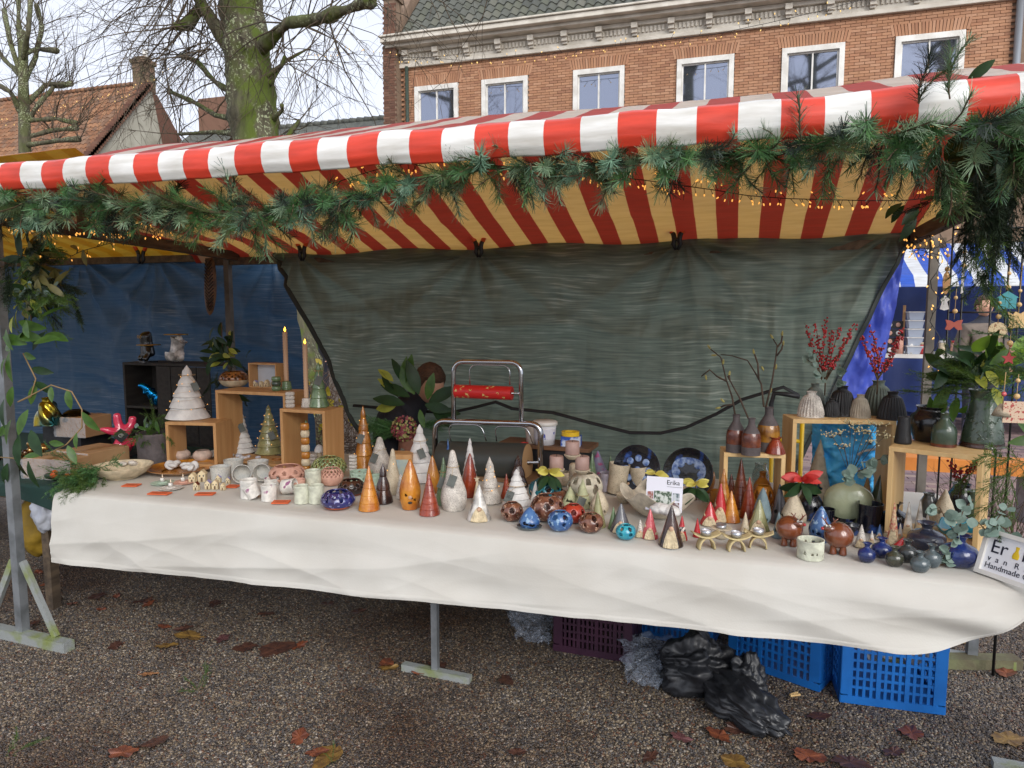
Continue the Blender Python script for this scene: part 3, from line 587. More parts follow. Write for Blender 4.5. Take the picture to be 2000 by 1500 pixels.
clamp(PY(275, 500, 4.28), .4, 'orange handled spring clamp holding the blue tarpaulin to its beam', 1.3)
# ================================================================== TABLE AND CLOTH
tb = thing('trestle_table', 'long plank table on steel trestles under the cream cloth', 'table', (-1.2, 3.1, 0))
for j in range(5): wob('plank', MB().box((-1.08, 2.66 + j * .23, .722), (3.9, .222, .028)), oldwood, tb, False)
for X in (-1.23, 1.06, -3.02):
    if X < -2: continue
    wob('leg', bar(MB(), (X, 2.76, .034), (X, 2.76, .705), .028, .028), galv, tb, False); wob('leg', bar(MB(), (X, 3.6, .04), (X, 3.6, .705), .04, .04), galv, tb, False)
    wob('foot', bar(MB(), (X - .16, 2.765, .017), (X + .17, 2.745, .017), .036, .034), galvm, tb, False); wob('foot', bar(MB(), (X - .17, 3.61, .022), (X + .17, 3.6, .022), .05, .044), galvm, tb, False)
    wob('brace', bar(MB(), (X + .01, 2.78, .36), (X + .1, 3.15, .7), .03, .03), galvm, tb, False)
wob('foot', bar(MB(), (.62, 3.45, .026), (1.25, 3.62, .026), .07, .05), mat('mossy_wood', (112, 116, 82), .9, (92, 84, 66), 6, bump=.3), tb, False)
CL = mat('cream_cotton', (208, 205, 197), .85, (201, 197, 188), 3, bump=.08, bsc=160, trans=.1, tcol=(214, 208, 198))
def clothf(u, v):
    X = -3.09 + u * 4.01; vt = .52
    if v < vt:
        Y = 3.74 - (v / vt) * (3.74 - 2.53); z = .7485 + .0015 * fbm(X * 2, Y * 3) - .009 * max(0, (v / vt - .97) / .03)
        return (X, Y, z)
    g = (v - vt) / (1 - vt); zb = .415 + (X + 3.09) * .026 + .007 * fbm(X * 1.4, 2) + .003 * fbm(X * 7, 4) + .22 * max(0, (X - .52) / .4) ** 2
    z = .737 + (zb - .737) * g; s = min(1, g * 3)
    y = 2.512 - .018 * sin(min(1, g * 1.6) * pi / 2) - .035 * g * (.5 + fbm(X * .8, 7)) + s * (.022 * fbm(X * .6 + z * 2.5, z * 3, 1, 1) - .03 * (.35 - abs(fbm(X * .8 - z * 5, z * 2.2 + X * .3, 4, 1))) - .014 * (.3 - abs(fbm(X * 1.9 + z * 6, z * 4, 6, 1))) - .006 * (.3 - abs(fbm(X * 5 - z * 9, z * 6, 9, 1)))) - .009 * s * abs(((X * 1.7 + z * .25) % 1) - .5) - .006 * abs(((z - X * .05) * 6.5 % 1) - .5) * s - (.0022 if g > .94 else 0)
    c = max(0, (X - .1) / .8); y -= .02 * c * sin((z - .7 + c * .12) * 38) * s
    return (X + .01 * fbm(z * 5, X * 3) * s, y, z)
cloth = tag(ob('tablecloth', MB().grid(clothf, 480, 150), CL), 'long cream cotton tablecloth hanging over the stall table', 'tablecloth')
tag(ob('cloth_end', MB().grid(lambda u, v: (-3.092 - .02 * v + .03 * fbm(u * 4, v * 3), 2.515 + u * 1.2, .742 - v * (.33 + .03 * fbm(u * 5, 1))), 30, 20), CL, cloth))
# next stall's table
gcl = mat('dark_green_cloth', (30, 66, 58), .8, (24, 52, 46), 4, bump=.1)
t2 = thing('side_table', 'table under a dark green cloth at the neighbouring stall', 'table', (-4.3, 3.3, 0))
wob('table_top', MB().box((-4.35, 3.3, .70), (2.2, 1.1, .03)), oldwood, t2, False)
wob('rail', bar(MB(), (-5.4, 2.72, .66), (-3.24, 2.72, .66), .04, .07), oldwood, t2, False)
for X in (-5.3, -3.5):
    for Y in (2.8, 3.8): wob('leg', bar(MB(), (X, Y, 0), (X, Y, .685), .05, .05), oldwood, t2, False)
tag(ob('green_cloth', MB().grid(lambda u, v: (-5.45 + u * 2.26, 3.85 - min(v, .8) / .8 * 1.2 - .01 * fbm(u * 9, v * 4), .721 - max(0, v - .8) * (.35 + .35 * max(0, u - .85) / .15) + .004 * fbm(u * 6, v * 6)), 60, 40), gcl), 'dark green cloth on the table of the neighbouring stall', 'tablecloth')
# ================================================================== GREENERY HELPERS
def leafmesh(name, l, w, m, curl=.25, fold=.2, pw=1.0, n=5):
    def f(u, v):
        x = (u - .5) * 2; ww = w * .5 * (sin(pi * min(1, v ** pw * .96 + .02)) ** .8); return (x * ww, v * l, -curl * l * v * v + abs(x) * ww * fold)
    return MB().grid(f, 2, n).mesh(name, True, m)
def needles(mb, pts, L, dens, rnd, w=.0011, spread=.9, droop=0.0):
    for i in range(len(pts) - 1):
        a, b = pts[i], pts[i + 1]; t = (b - a).normalized(); n = max(1, int((b - a).length * dens))
        for k in range(n):
            p = a.lerp(b, rnd.random()); o = t.orthogonal().normalized(); o.rotate(Matrix.Rotation(rnd.uniform(0, 2 * pi), 3, t))
            d = (t * rnd.uniform(.35, .9) + o * spread + Vector((0, 0, -droop))).normalized(); s = d.cross(t); s = s.normalized() if s.length > 1e-5 else o
            l = L * rnd.uniform(.7, 1.15); q = p + d * l; s = s * w
            mb.add([p - s, p + s, q + s * .6, q - s * .6], [(0, 1, 2, 3)])
PG = mat('pine_green', (84, 126, 70), .45, (54, 88, 50), 40, spec=.5); PG2 = mat('pine_blue', (140, 164, 128), .45, (94, 122, 88), 40); PG3 = mat('pine_dark', (26, 44, 30), .6, (20, 34, 24), 30)
STEM = mat('brown_stem', (84, 66, 46), .8)
rg = random.Random(11)
def sprigmesh(i, m, L=.11, NL=.032, dens=1250, w=.0008, kinds=3):
    mb = MB(); rn = random.Random(i)
    pts = [Vector((0, 0, 0))]; d = Vector((0, 1, 0))
    for k in range(5): d = (d + Vector((rn.gauss(0, .18), 0, rn.gauss(0, .15) - .05))).normalized(); pts.append(pts[-1] + d * L / 5)
    needles(mb, pts, NL, dens, rn, w)
    nf = len(mb.f); mb.tube(pts, .0018, 4); me = mb.mesh('sprig', False, m); me.materials.append(STEM); me.polygons.foreach_set('material_index', [0 if q < nf else 1 for q in range(len(mb.f))]); return me
PG4 = mat('pine_olive', (88, 104, 58), .5, (62, 80, 46), 40); PG5 = mat('pine_grey', (112, 146, 118), .45, (74, 108, 84), 40)
SP = [sprigmesh(i, [PG, PG2, PG5, PG3, PG, PG4][i % 6]) for i in range(12)]
STAR = [sprigmesh(20 + i, [PG, PG2][i % 2], .035, .05, 3000, .0006) for i in range(4)]
gpx = [(-60, 392), (0, 390), (100, 388), (200, 386), (300, 392), (400, 405), (480, 412), (560, 400), (640, 392), (700, 378), (760, 352), (830, 338), (900, 330), (960, 318), (1020, 322), (1100, 318), (1180, 312), (1250, 308), (1320, 300), (1400, 292), (1500, 296), (1580, 280), (1660, 262), (1740, 268), (1820, 262), (1900, 250), (1980, 238), (2080, 228)]
gp_ = [PY(x, y + (8 if x < 1600 else 0), 2.12 if x < 1580 else (2.05 if x < 1680 else 1.98)) for x, y in gpx]
gar = thing('pine_garland', 'artificial green pine garland hung along the front edge of the awning', 'garland', tuple(gp_[10]))
wob('wire', MB().tube(gp_, .006, 6), STEM, gar)
def put(me, name, parent, p, d, roll, s):
    q = Vector(d).to_track_quat('Y', 'Z').to_matrix().to_4x4() @ Matrix.Rotation(roll, 4, 'Y')
    if name in ('leaf', 'petal'):          # blades turn outwards to the light in front of the stall
        y = Vector(d).normalized(); zt = Vector((rg.gauss(0, .5), -1 + rg.gauss(0, .3), .45 + rg.gauss(0, .4))); zt = zt - y * zt.dot(y); zt = zt.normalized() if zt.length > 1e-4 else y.orthogonal().normalized()
        q = Matrix((y.cross(zt), y, zt)).transposed().to_4x4()
    o = link(name, me, parent); o.matrix_local = Matrix.Translation(Vector(p) - parent.location) @ q @ Matrix.Scale(s, 4); return o
for i in range(len(gp_) - 1):
    a, b = gp_[i], gp_[i + 1]; n = int((b - a).length / .0095); thick = 1.15 if i > 21 else (1.4 if i < 9 else .95)
    for k in range(n):
        p = a.lerp(b, (k + rg.random()) / n); an = rg.uniform(0, 2 * pi); d = Vector((rg.gauss(0, .8), -abs(cos(an)) * .8 if rg.random() < .7 else .4, sin(an) * thick * .6 - .38))
        if rg.random() < .1: put(rg.choice(STAR), 'sprig', gar, p + Vector((0, -.03, 0)), (rg.gauss(0, .4), -1, rg.gauss(-.2, .4)), 0, rg.uniform(.9, 1.3))
        else: put(rg.choice(SP), 'sprig', gar, p, d, rg.uniform(0, 6), rg.uniform(.75, 1.15) * (1.15 if i > 21 else 1.3 if thick > 1 else 1.1))
for x, y, dx, dz in ((1790, 160, .15, 1), (1860, 150, .2, 1), (1965, 300, .1, -1), (1985, 320, 0, -1), (1990, 300, .2, -1), (1730, 300, -.2, -1), (1760, 310, .2, -1), (1640, 320, 0, -1), (1830, 330, 0, -1), (1850, 350, .2, -1), (570, 430, 0, -1), (480, 440, .2, -1), (660, 430, -.1, -1), (1030, 350, 0, -1)):
    for k in range(3 if dz < 0 else 2): put(rg.choice(SP), 'sprig', gar, PY(x + rg.gauss(0, 10), y + rg.gauss(0, 8) + (45 if dz > 0 else -25), 1.98), (dx + rg.gauss(0, .25), rg.gauss(-.2, .3), dz), rg.uniform(0, 6), rg.uniform(.9, 1.2))
# ------------------------------------------------------------------ fairy lights
BW = mat('black_wire', (18, 18, 18), .5); BU = mat('warm_bulb', (255, 206, 120), .3, emit=.55, tcol=(255, 178, 84))
BUF = mat('warm_bulb_far', (255, 214, 130), .3, emit=.2, tcol=(255, 196, 96))
def fairy(label, pts, step, blen=.03, r=.0018, br=.0032, seed=1, up=0.0, group=None, bm=None):
    rn = random.Random(seed); pts = [Vector(p) for p in pts]; t = thing('fairy_lights', label, 'string lights', tuple(pts[0])); W = MB(); B = MB(); W.tube(pts, r, 5)
    for i in range(len(pts) - 1):
        n = max(1, int((pts[i + 1] - pts[i]).length / step))
        for k in range(n):
            p = pts[i].lerp(pts[i + 1], (k + rn.random()) / n); d = Vector((rn.gauss(0, .5), rn.gauss(0, .4), (1 if rn.random() < .4 + up else -1))).normalized(); q = p + d * blen * rn.uniform(.7, 1.2)
            W.tube([p, q], r * .8, 4); B.tube([q - d * br * .5, q, q + d * br * 2.4, q + d * br * 3.4], [br * .7, br, br * .9, br * .25], 6)
    wob('wire', W, BW, t); tag(wob('bulbs', B, bm or BU, t), kind='stuff'); return t
def roofpt(x, y):      # point just below the rear slope of the awning
    r = ray(x, y); k = (1.985 + .31 * 4.2 - CZ) / (r.z + .31 * r.y) * .985; return Vector((r.x * k, r.y * k, CZ + r.z * k))
fairy('black wired fairy lights strung beneath the striped awning', [roofpt(x, y) for x, y in ((1195, 345), (1260, 352), (1330, 362), (1400, 372), (1460, 382), (1540, 388), (1620, 390), (1700, 392), (1760, 392), (1830, 385))], .017, .034, .0022, .0033, 2)
fairy('fairy lights tucked behind the pine garland near the awning lip', [PY(x, y, 2.25) for x, y in ((640, 362), (690, 345), (740, 330), (800, 318), (860, 335), (950, 330), (1060, 335), (1130, 330), (1180, 345), (1215, 350))], .016, .026, .0016, .003, 3)
fairy('fairy lights wound along the wooden side beam of the stall', [PY(x, y, 2.5 + k * .11) for k, (x, y) in enumerate(((5, 440), (60, 440), (120, 452), (180, 440), (215, 452), (240, 448), (270, 445), (300, 455), (320, 440), (340, 452)))], .013, .034, .002, .0033, 4)
fairy('loose fairy light strand dangling before the blue tarpaulin', [PY(x, y, 3.2) for x, y in ((235, 462), (215, 475), (190, 482), (160, 490), (140, 500), (120, 492), (60, 490))], .03, .035, .002, .0033, 5)
fl = [PY(x, y, 3.9) for x, y in ((1760, 500), (1790, 462), (1820, 490), (1770, 470), (1835, 455), (1850, 480), (1775, 492), (1815, 460), (1840, 500), (1762, 478), (1800, 500), (1880, 455))]
fairy('tangled bundle of fairy lights at the rear corner pole', fl, .03, .03, .002, .0033, 6)
fairy('fairy lights spiralled down the rear corner pole', [PY(1826 + 10 * sin(k * 1.4), 500 + k * 16, 4.12 + .03 * cos(k * 1.4)) for k in range(15)], .04, .03, .002, .0033, 7)
fairy('long string of fairy lights sagging in front of the cornice', [PY(x, y, 16.9) for x, y in ((600, 98), (680, 104), (760, 112), (830, 112), (900, 118), (980, 112), (1060, 108), (1140, 96), (1220, 88), (1300, 78), (1400, 66), (1500, 45), (1600, 22), (1700, -5))], .15, .12, .006, .011, 8, 0, None, BUF)
fairy('string of fairy lights drooping before the orange tiled roof', [PY(x, y, 20) for x, y in ((-20, 246), (60, 230), (120, 216), (180, 202), (240, 184), (300, 162), (330, 140))], .17, .13, .006, .012, 9, .2, None, BUF)
# ------------------------------------------------------------------ leaves and sprays
LG = mat('leaf_green', (74, 108, 44), .42, (52, 82, 36), 30, trans=.25, tcol=(120, 160, 40)); LD = mat('leaf_dark', (40, 66, 36), .45, (28, 50, 28), 25, spec=.3, trans=.12, tcol=(70, 110, 30)); LY = mat('leaf_yellow', (168, 170, 66), .45, (130, 140, 60), 30, trans=.3, tcol=(190, 190, 60))
LE = mat('eucalyptus', (128, 148, 138), .6, (100, 124, 114), 30, trans=.15, tcol=(140, 160, 130)); LO = mat('olive_leaf', (116, 110, 60), .5, (90, 92, 46), 20, trans=.2, tcol=(150, 140, 50))
laurel = [leafmesh('leaf', .1, .038, LD), leafmesh('leaf', .1, .038, LG), leafmesh('leaf', .1, .042, LY, .35)]; euc = leafmesh('leaf', .04, .036, LE, .1, .1); oliv = leafmesh('leaf', .09, .03, LO, .3)
LIT = mat('leaf_bright', (120, 156, 62), .4, (90, 130, 50), 20, trans=.3, tcol=(150, 190, 60)); bright = leafmesh('leaf', .1, .042, LIT, .2)
def frondmesh(seed, m, L=.28, NL=.03, side=9, droop=.35, w=.0013, dens=260):
    rn = random.Random(seed); mb = MB(); pts = [Vector((0, 0, 0))]; d = Vector((0, 1, .2))
    for k in range(7): d = (d + Vector((rn.gauss(0, .08), 0, -droop * .25))).normalized(); pts.append(pts[-1] + d * L / 7)
    needles(mb, pts[1:], NL, dens, rn, w, .7); mb.tube(pts, .0015, 4)
    for k in range(side):
        i = rn.randint(1, 6); q = [pts[i]]; dd = (pts[i] - pts[i - 1]).normalized() + Vector((rn.choice((-1, 1)) * rn.uniform(.5, .9), 0, rn.gauss(0, .15)))
        for j in range(4): dd = (dd.normalized() + Vector((0, .15, -droop * .2))).normalized(); q.append(q[-1] + dd * L * .09)
        needles(mb, q, NL * .75, dens, rn, w, .7); mb.tube(q, .001, 3)
    return mb.mesh('frond', False, m)
CY = mat('cypress', (84, 112, 50), .5, (60, 86, 40), 40, trans=.2, tcol=(110, 140, 40)); CYD = mat('cypress_dark', (34, 52, 28), .6, (24, 40, 22), 30)
FR = [frondmesh(40 + i, CY) for i in range(3)]; FRD = [frondmesh(50 + i, CYD, .34, .034, 14, .5, .0016) for i in range(3)]; FRP = [frondmesh(60 + i, PG, .24, .022, 12, .3) for i in range(3)]
def spray(name, label, cat, c, items, group=None, stems=None):
    """items: (mesh list, n, spread(x,y,z), dir, dirjit, scale)"""
    t = thing(name, label, cat, c, 0, group); rn = random.Random(hash(label) % 9999 if False else len(label) * 7 + int(c[0] * 100) % 97)
    for ml, n, sp, off, d, dj, sc in items:
        for k in range(n):
            p = Vector(c) + Vector(off) + Vector((rn.gauss(0, sp[0]), rn.gauss(0, sp[1]), rn.gauss(0, sp[2]))); dd = Vector(d) + Vector((rn.gauss(0, dj), rn.gauss(0, dj), rn.gauss(0, dj)))
            put(rn.choice(ml), ml[0].name.split('.')[0], t, p, dd, rn.uniform(0, 6.3), sc * rn.uniform(.75, 1.2))
    if stems:
        m = MB()
        for s in stems: m.tube(s, .003, 5)
        wob('stem', m, STEM, t)
    return t
c = PY(60, 560, 2.44)
spray('hanging_bouquet', 'bouquet of mixed greenery tied high on the galvanised stall pole', 'bouquet', tuple(c), [
    ([laurel[0]], 46, (.07, .05, .16), (-.02, 0, .06), (0, -.3, -.3), .7, 1.0), ([oliv], 26, (.09, .04, .1), (.06, -.02, .08), (.5, -.2, .1), .6, 1.0), ([laurel[2]], 12, (.07, .04, .12), (.02, -.03, -.06), (.2, -.2, -.6), .5, .9),
    ([euc], 40, (.05, .03, .03), (.07, -.04, -.02), (.4, -.3, -.2), .6, .9), (FR, 16, (.06, .04, .08), (.02, -.01, .02), (.55, -.1, -.6), .4, .75), (FRD, 16, (.06, .04, .1), (0, .02, .12), (.3, 0, -.7), .4, .7), ([laurel[1]], 12, (.07, .04, .05), (-.01, -.02, -.2), (.5, -.3, -.2), .5, 1.2)], None, [[c + Vector((-.05, 0, .3)), c + Vector((0, -.02, 0)), c + Vector((.02, -.02, -.2))]])
vp = [PY(x, y, 2.42) for x, y in ((45, 690), (70, 740), (60, 775), (35, 785), (100, 752), (140, 765), (160, 800), (160, 835), (130, 868), (90, 888), (40, 896), (0, 893))]
vine = thing('trailing_vine', 'leafy vine looping around the galvanised stall pole', 'vine', tuple(vp[0])); wob('stem', MB().tube(vp, .003, 6), mat('vine_stem', (140, 116, 78), .7), vine)
for x, y, dx, dz, k, s in ((25, 755, -.3, -1, 1, 1), (22, 820, -.4, -1, 1, 1.2), (38, 850, .2, -1, 0, 1.4), (60, 720, 1, -.2, 0, 1), (65, 745, .9, -.5, 0, 1), (60, 790, .4, .8, 1, 1.1), (55, 800, -.4, -.9, 1, 1.2), (10, 700, -.5, -1, 1, 1), (132, 760, .05, -1, 1, .9), (160, 805, 1, -.9, 1, 1.15), (150, 845, .2, -1, 1, .7), (125, 868, -1, .1, 1, .8), (132, 870, .5, -1, 1, .9), (80, 890, -1, .1, 1, .8), (55, 900, .3, -1, 0, 1.3), (20, 830, -1, -.7, 1, 1), (60, 840, .6, -.6, 0, 1.4), (30, 880, -.2, -1, 0, 1.4), (15, 905, -.4, -1, 0, 1.2), (100, 755, .3, -1, 1, .7), (70, 700, -.8, .2, 1, .9), (8, 780, 0, -1, 0, 1.3)):
    put(laurel[k], 'leaf', vine, PY(x, y, 2.42 + rg.uniform(-.03, .03)), (dx + rg.gauss(0, .1), rg.gauss(-.2, .2), dz), rg.uniform(-.8, .8) + pi * .5, s)
c = PY(1945, 345, 2.35)
spray('hanging_conifer', 'dark conifer branches hanging from the awning corner above the pitcher', 'branches', tuple(c), [(FRD, 34, (.05, .08, .05), (.02, 0, .0), (.0, -.1, -.9), .25, .55), ([laurel[0]], 80, (.05, .09, .07), (-.01, .05, .1), (-.3, -.2, -.6), .6, 1.0), (FR, 6, (.05, .05, .03), (.0, -.02, -.12), (-.1, -.1, -1), .3, .8)], None, [[c + Vector((0, 0, .25)), c, c + Vector((.02, 0, -.2))]])
sp2 = spray('rose_sprig', 'small sprig of dark round leaves under the awning', 'sprig', tuple(PY(1790, 400, 2.9)), [([laurel[0]], 6, (.03, .02, .02), (0, 0, 0), (-.3, -.3, -.6), .7, .9)])
# ================================================================== WARES
ZT = .7508
def spot(x, yb, yt, w, z=ZT):
    p = TZ(x, yb, z); r = ray(x, yb); t = (z - CZ) / r.z; rad = w * .5 * t; h = Vector((p.x, p.y, 0)).normalized(); c = p + h * rad * .92
    r2 = ray(x, yt); k = sqrt(c.x ** 2 + c.y ** 2) / sqrt(r2.x ** 2 + r2.y ** 2); return c, max(.01, CZ + r2.z * k - z), rad * (1 + rad / p.length)
def face(c): return atan2(-c.y, -c.x) + pi / 2
def spl(P, n=5):
    out = []; Q = [P[0]] + list(P) + [P[-1]]
    for i in range(1, len(Q) - 2):
        for k in range(n):
            t = k / n; o = []
            for j in (0, 1):
                a, b, c, d = Q[i - 1][j], Q[i][j], Q[i + 1][j], Q[i + 2][j]; o.append(.5 * (2 * b + (c - a) * t + (2 * a - 5 * b + 4 * c - d) * t * t + (3 * b - a - 3 * c + d) * t ** 3))
            out.append((max(1e-4, o[0]), o[1]))
    out.append((max(1e-4, P[-1][0]), P[-1][1])); return out
def slump(pr, seed, a=.02):      # hand-thrown unevenness
    return lambda r, z, an: (r * (1 + a * (fbm(cos(an) * .8 + seed, sin(an) * .8, z * 4) )), z)
SLATE = mat('slate_tag', (96, 100, 96), .8, (82, 86, 82), 20); TWN = mat('jute', (176, 148, 104), .9); STR = mat('chalk_black', (40, 42, 40), .9)
def textmesh(s, size, m, ext=.0004):
    cu = bpy.data.curves.new('txt', 'FONT'); cu.body = s; cu.size = size; cu.extrude = ext; o = bpy.data.objects.new('txt', cu); COL.objects.link(o)
    dg = bpy.context.evaluated_depsgraph_get(); me = bpy.data.meshes.new_from_object(o.evaluated_get(dg)); COL.objects.unlink(o); bpy.data.objects.remove(o); bpy.data.curves.remove(cu)
    me.materials.clear(); me.materials.append(m); return me
def add_tag(t, H, Rr, zf=.55, side=0.0, s=1.0, txt=None):
    rr = Rr * (1 - zf * .75) + .004; z = H * zf; lw, lh = .034 * s, .05 * s; x = side * Rr
    M = Matrix.Translation((x, -rr - .012, z)) @ Matrix.Rotation(radians(-18), 4, 'X') @ Matrix.Rotation(radians(22) * (1 if side <= 0 else -1), 4, 'Y')
    m = MB().box((0, 0, 0), (lw, .003, lh), M); g = ob('price_tag', m, SLATE, t, smooth=False)
    k = MB(); rt_ = Rr * (1 - (zf + .2) * .8) + .002; k.tube([(rt_ * cos(a) * 1.05, rt_ * sin(a) * 1.05, H * (zf + .2)) for a in [i * pi / 8 for i in range(17)]], .0012, 5)
    k.tube([(0, -rt_ * 1.05, H * (zf + .2)), (x, -rr - .01, z + lh * .4)], .001, 4); ob('cord', k, TWN, t)
    if txt:
        o = link('writing', textmesh(txt, .018 * s, STR), g); o.matrix_local = M @ Matrix.Translation((-lw * .36, -.0025, -.006)) @ Matrix.Rotation(radians(90), 4, 'X')
def add_lights(t, H, Rr, turns=4, seed=1, r1=None):
    rn = random.Random(seed); B = MB(); W = []
    for k in range(turns * 9):
        f = k / (turns * 9); a = f * turns * 2 * pi; r = Rr * (1.04 - f * .85) + .003; p = Vector((r * cos(a), r * sin(a), H * (.1 + f * .75) + rn.gauss(0, .003))); W.append(p)
        if k % 2: B.ball(p * 1.0 + Vector((0, 0, .001)), .0027, 6, 4)
    ob('light_wire', MB().tube(W, .0006, 3), mat('copper_wire', (190, 160, 110), .4, metal=.6), t); tag(ob('bulbs', B, BU, t), kind='stuff')
def tree_prof(H, Rr, style, n):
    P = []
    if style == 'band':
        for i in range(n):
            a, b = i / n, (i + 1) / n; ra = Rr * (1 - a) ** .92 + .0015; rb = Rr * (1 - b) ** .92 + .0015; g = .012 / n * 3
            P += [(ra - .0012, H * a), (ra, H * (a + g)), (ra * .5 + rb * .5 + .0004, H * (a + b) / 2), (rb + .0004, H * (b - g)), (rb - .0012, H * b)]
        P.append((.0004, H))
    elif style == 'tier':
        for i in range(n):
            a, b = i / n, (i + 1) / n; ra = Rr * (1 - a) ** .95 + .002; rb = Rr * (1 - b) ** .95 + .002
            P += [(ra * .9, H * a), (ra, H * (a + .02)), (ra * .86 + rb * .06, H * (a + .45 / n)), (rb * .92 if i < n - 1 else .0005, H * b)]
    elif style == 'belly':     # pine cone like, widest below the middle
        P = spl([(Rr * .72, 0), (Rr * .95, H * .2), (Rr, H * .36), (Rr * .82, H * .55), (Rr * .5, H * .78), (Rr * .2, H * .94), (.0005, H)], 6)
    elif style == 'bottle':
        P = spl([(Rr * .85, 0), (Rr, H * .12), (Rr * .95, H * .3), (Rr * .6, H * .55), (Rr * .36, H * .8), (Rr * .2, H * .96), (.0005, H)], 6)
    else: P = spl([(Rr * .96, 0), (Rr, H * .03), (Rr * .68, H * .35), (Rr * .36, H * .7), (Rr * .1, H * .96), (.0005, H)], 9)
    return P
def dots(H, Rr, n, r, seed, lo=.1, hi=.75):
    rn = random.Random(seed); hs = []
    for k in range(n): hs.append((k * 2.4 + rn.uniform(-.2, .2), H * (lo + (hi - lo) * ((k * .618) % 1)), r * (1.8 if H < 1 else 1) * rn.uniform(.8, 1.2), 1))
    return hs
def cone(x, yb, yt, w, label, m, style='smooth', n=6, tagged=None, lights=0, holes=0, hr=.0035, flute=0, spiral=0, name='ceramic_tree', cat='ceramic tree', z=ZT, group=None, star=False, seed=1, tagz=.5, txt=None, lean=0):
    c, H, Rr = spot(x, yb, yt, w, z); t = thing(name, label, cat, c, face(c), group); P = tree_prof(H, Rr, style, n); hs = dots(H, Rr, holes, hr, seed) if holes else ()
    if hs:
        Q = []
        for i in range(len(P) - 1):
            for k in range(3): Q.append((P[i][0] + (P[i + 1][0] - P[i][0]) * k / 3, P[i][1] + (P[i + 1][1] - P[i][1]) * k / 3))
        P = Q + [P[-1]]
    def fn(r, zz, a):
        q = r * (1 + .07 * fbm(cos(a) * .9 + seed + x * .1, sin(a) * .9, zz * 11))
        if flute: q *= 1 + .05 * cos(flute * a)
        if spiral: q *= 1 + .09 * sin(3 * a + spiral * zz / H * 2 * pi)
        return (q, zz)
    b = ob('body', MB().lathe(P, 72 if hs else 40, fn, hs), m, t)
    if hs: solid(b, .002)
    if style in ('band', 'tier'): smoothby(b, 24)
    if star:
        S = MB(); st = [((.014 if k % 2 == 0 else .006) * cos(k * pi / 5 + pi / 2), (.014 if k % 2 == 0 else .006) * sin(k * pi / 5 + pi / 2)) for k in range(10)]
        S.add([(p[0], -.003, p[1] + H + .006) for p in st] + [(p[0], .003, p[1] + H + .006) for p in st], [tuple(range(10)), tuple(range(19, 9, -1))] + [(i, i + 10, (i + 1) % 10 + 10, (i + 1) % 10) for i in range(10)]); ob('star', S, m, t, smooth=False)
    if tagged is not None: add_tag(t, H, Rr, tagz, tagged, 1.0, txt)
    if lights: add_lights(t, H, Rr, lights, seed)
    t.rotation_euler.y = lean or random.Random(int(x)).gauss(0, .018)
    return t
SKIN = matte('nose', (214, 176, 146)); BEARD = matte('beard', (220, 202, 166), bump=.9)
def gnome(x, yb, yt, w, label, m, bm=None, flute=0, z=ZT, bh=.38, ba=.75, seed=1, hatlow=0, group=None, dot=None, band=None):
    c, H, Rr = spot(x, yb, yt, w, z); t = thing('ceramic_gnome', label, 'ceramic gnome', c, face(c), group); P = tree_prof(H, Rr, 'smooth', 1)
    fn = lambda r, zz, a: (r * (1 + (.035 * cos(flute * a) if flute else 0) + .02 * fbm(cos(a) + seed, sin(a), zz * 10)), zz)
    ob('hat', MB().lathe(P, 48, fn), m, t)
    def rad(zz):
        for i in range(len(P) - 1):
            if P[i][1] <= zz <= P[i + 1][1]: return P[i][0] + (P[i + 1][0] - P[i][0]) * (zz - P[i][1]) / max(1e-6, P[i + 1][1] - P[i][1])
        return P[0][0]
    def bf(u, v):
        hh = H * bh; zz = v * hh; wd = ba * sqrt(max(.02, 1 - (v * .96) ** 2.2)); a = -pi / 2 + (u - .5) * 2 * wd; e = 1 if u in (0, 1) else 0
        rr = rad(zz) * 1.035 + (.0045 if not e else .0) + .0012 * sin(u * 44 + 2 * fbm(v * 5, u * 3)); return (rr * cos(a), rr * sin(a), zz + .001)
    ob('beard', MB().grid(bf, 26, 14), bm or BEARD, t); zn = H * bh * .93; ob('nose', MB().ball((0, -rad(zn) * 1.04 - .004, zn), max(.005, Rr * .2), 14, 9), SKIN, t)
    if dot:
        D = MB(); rn = random.Random(seed)
        for k in range(16):
            a = k * 2.399; zz = H * (.12 + .72 * ((k * .618) % 1)); r = rad(zz); 
            if zz < H * bh and abs((a + pi / 2 + pi) % (2 * pi) - pi) < ba: continue
            q = min(.0065, r * .3); M = Matrix.Translation((r * 1.01 * cos(a), r * 1.01 * sin(a), zz)) @ Matrix.Rotation(a, 4, 'Z'); D.ball((0, 0, 0), q, 8, 6, (.18, 1, 1), None, M)
        ob('spots', D, dot, t); 
    if band: ob('hat_band', MB().lathe([(rad(H * q) * 1.03, H * q) for q in (.38, .42, .5, .56)], 40), band, t)
    return t
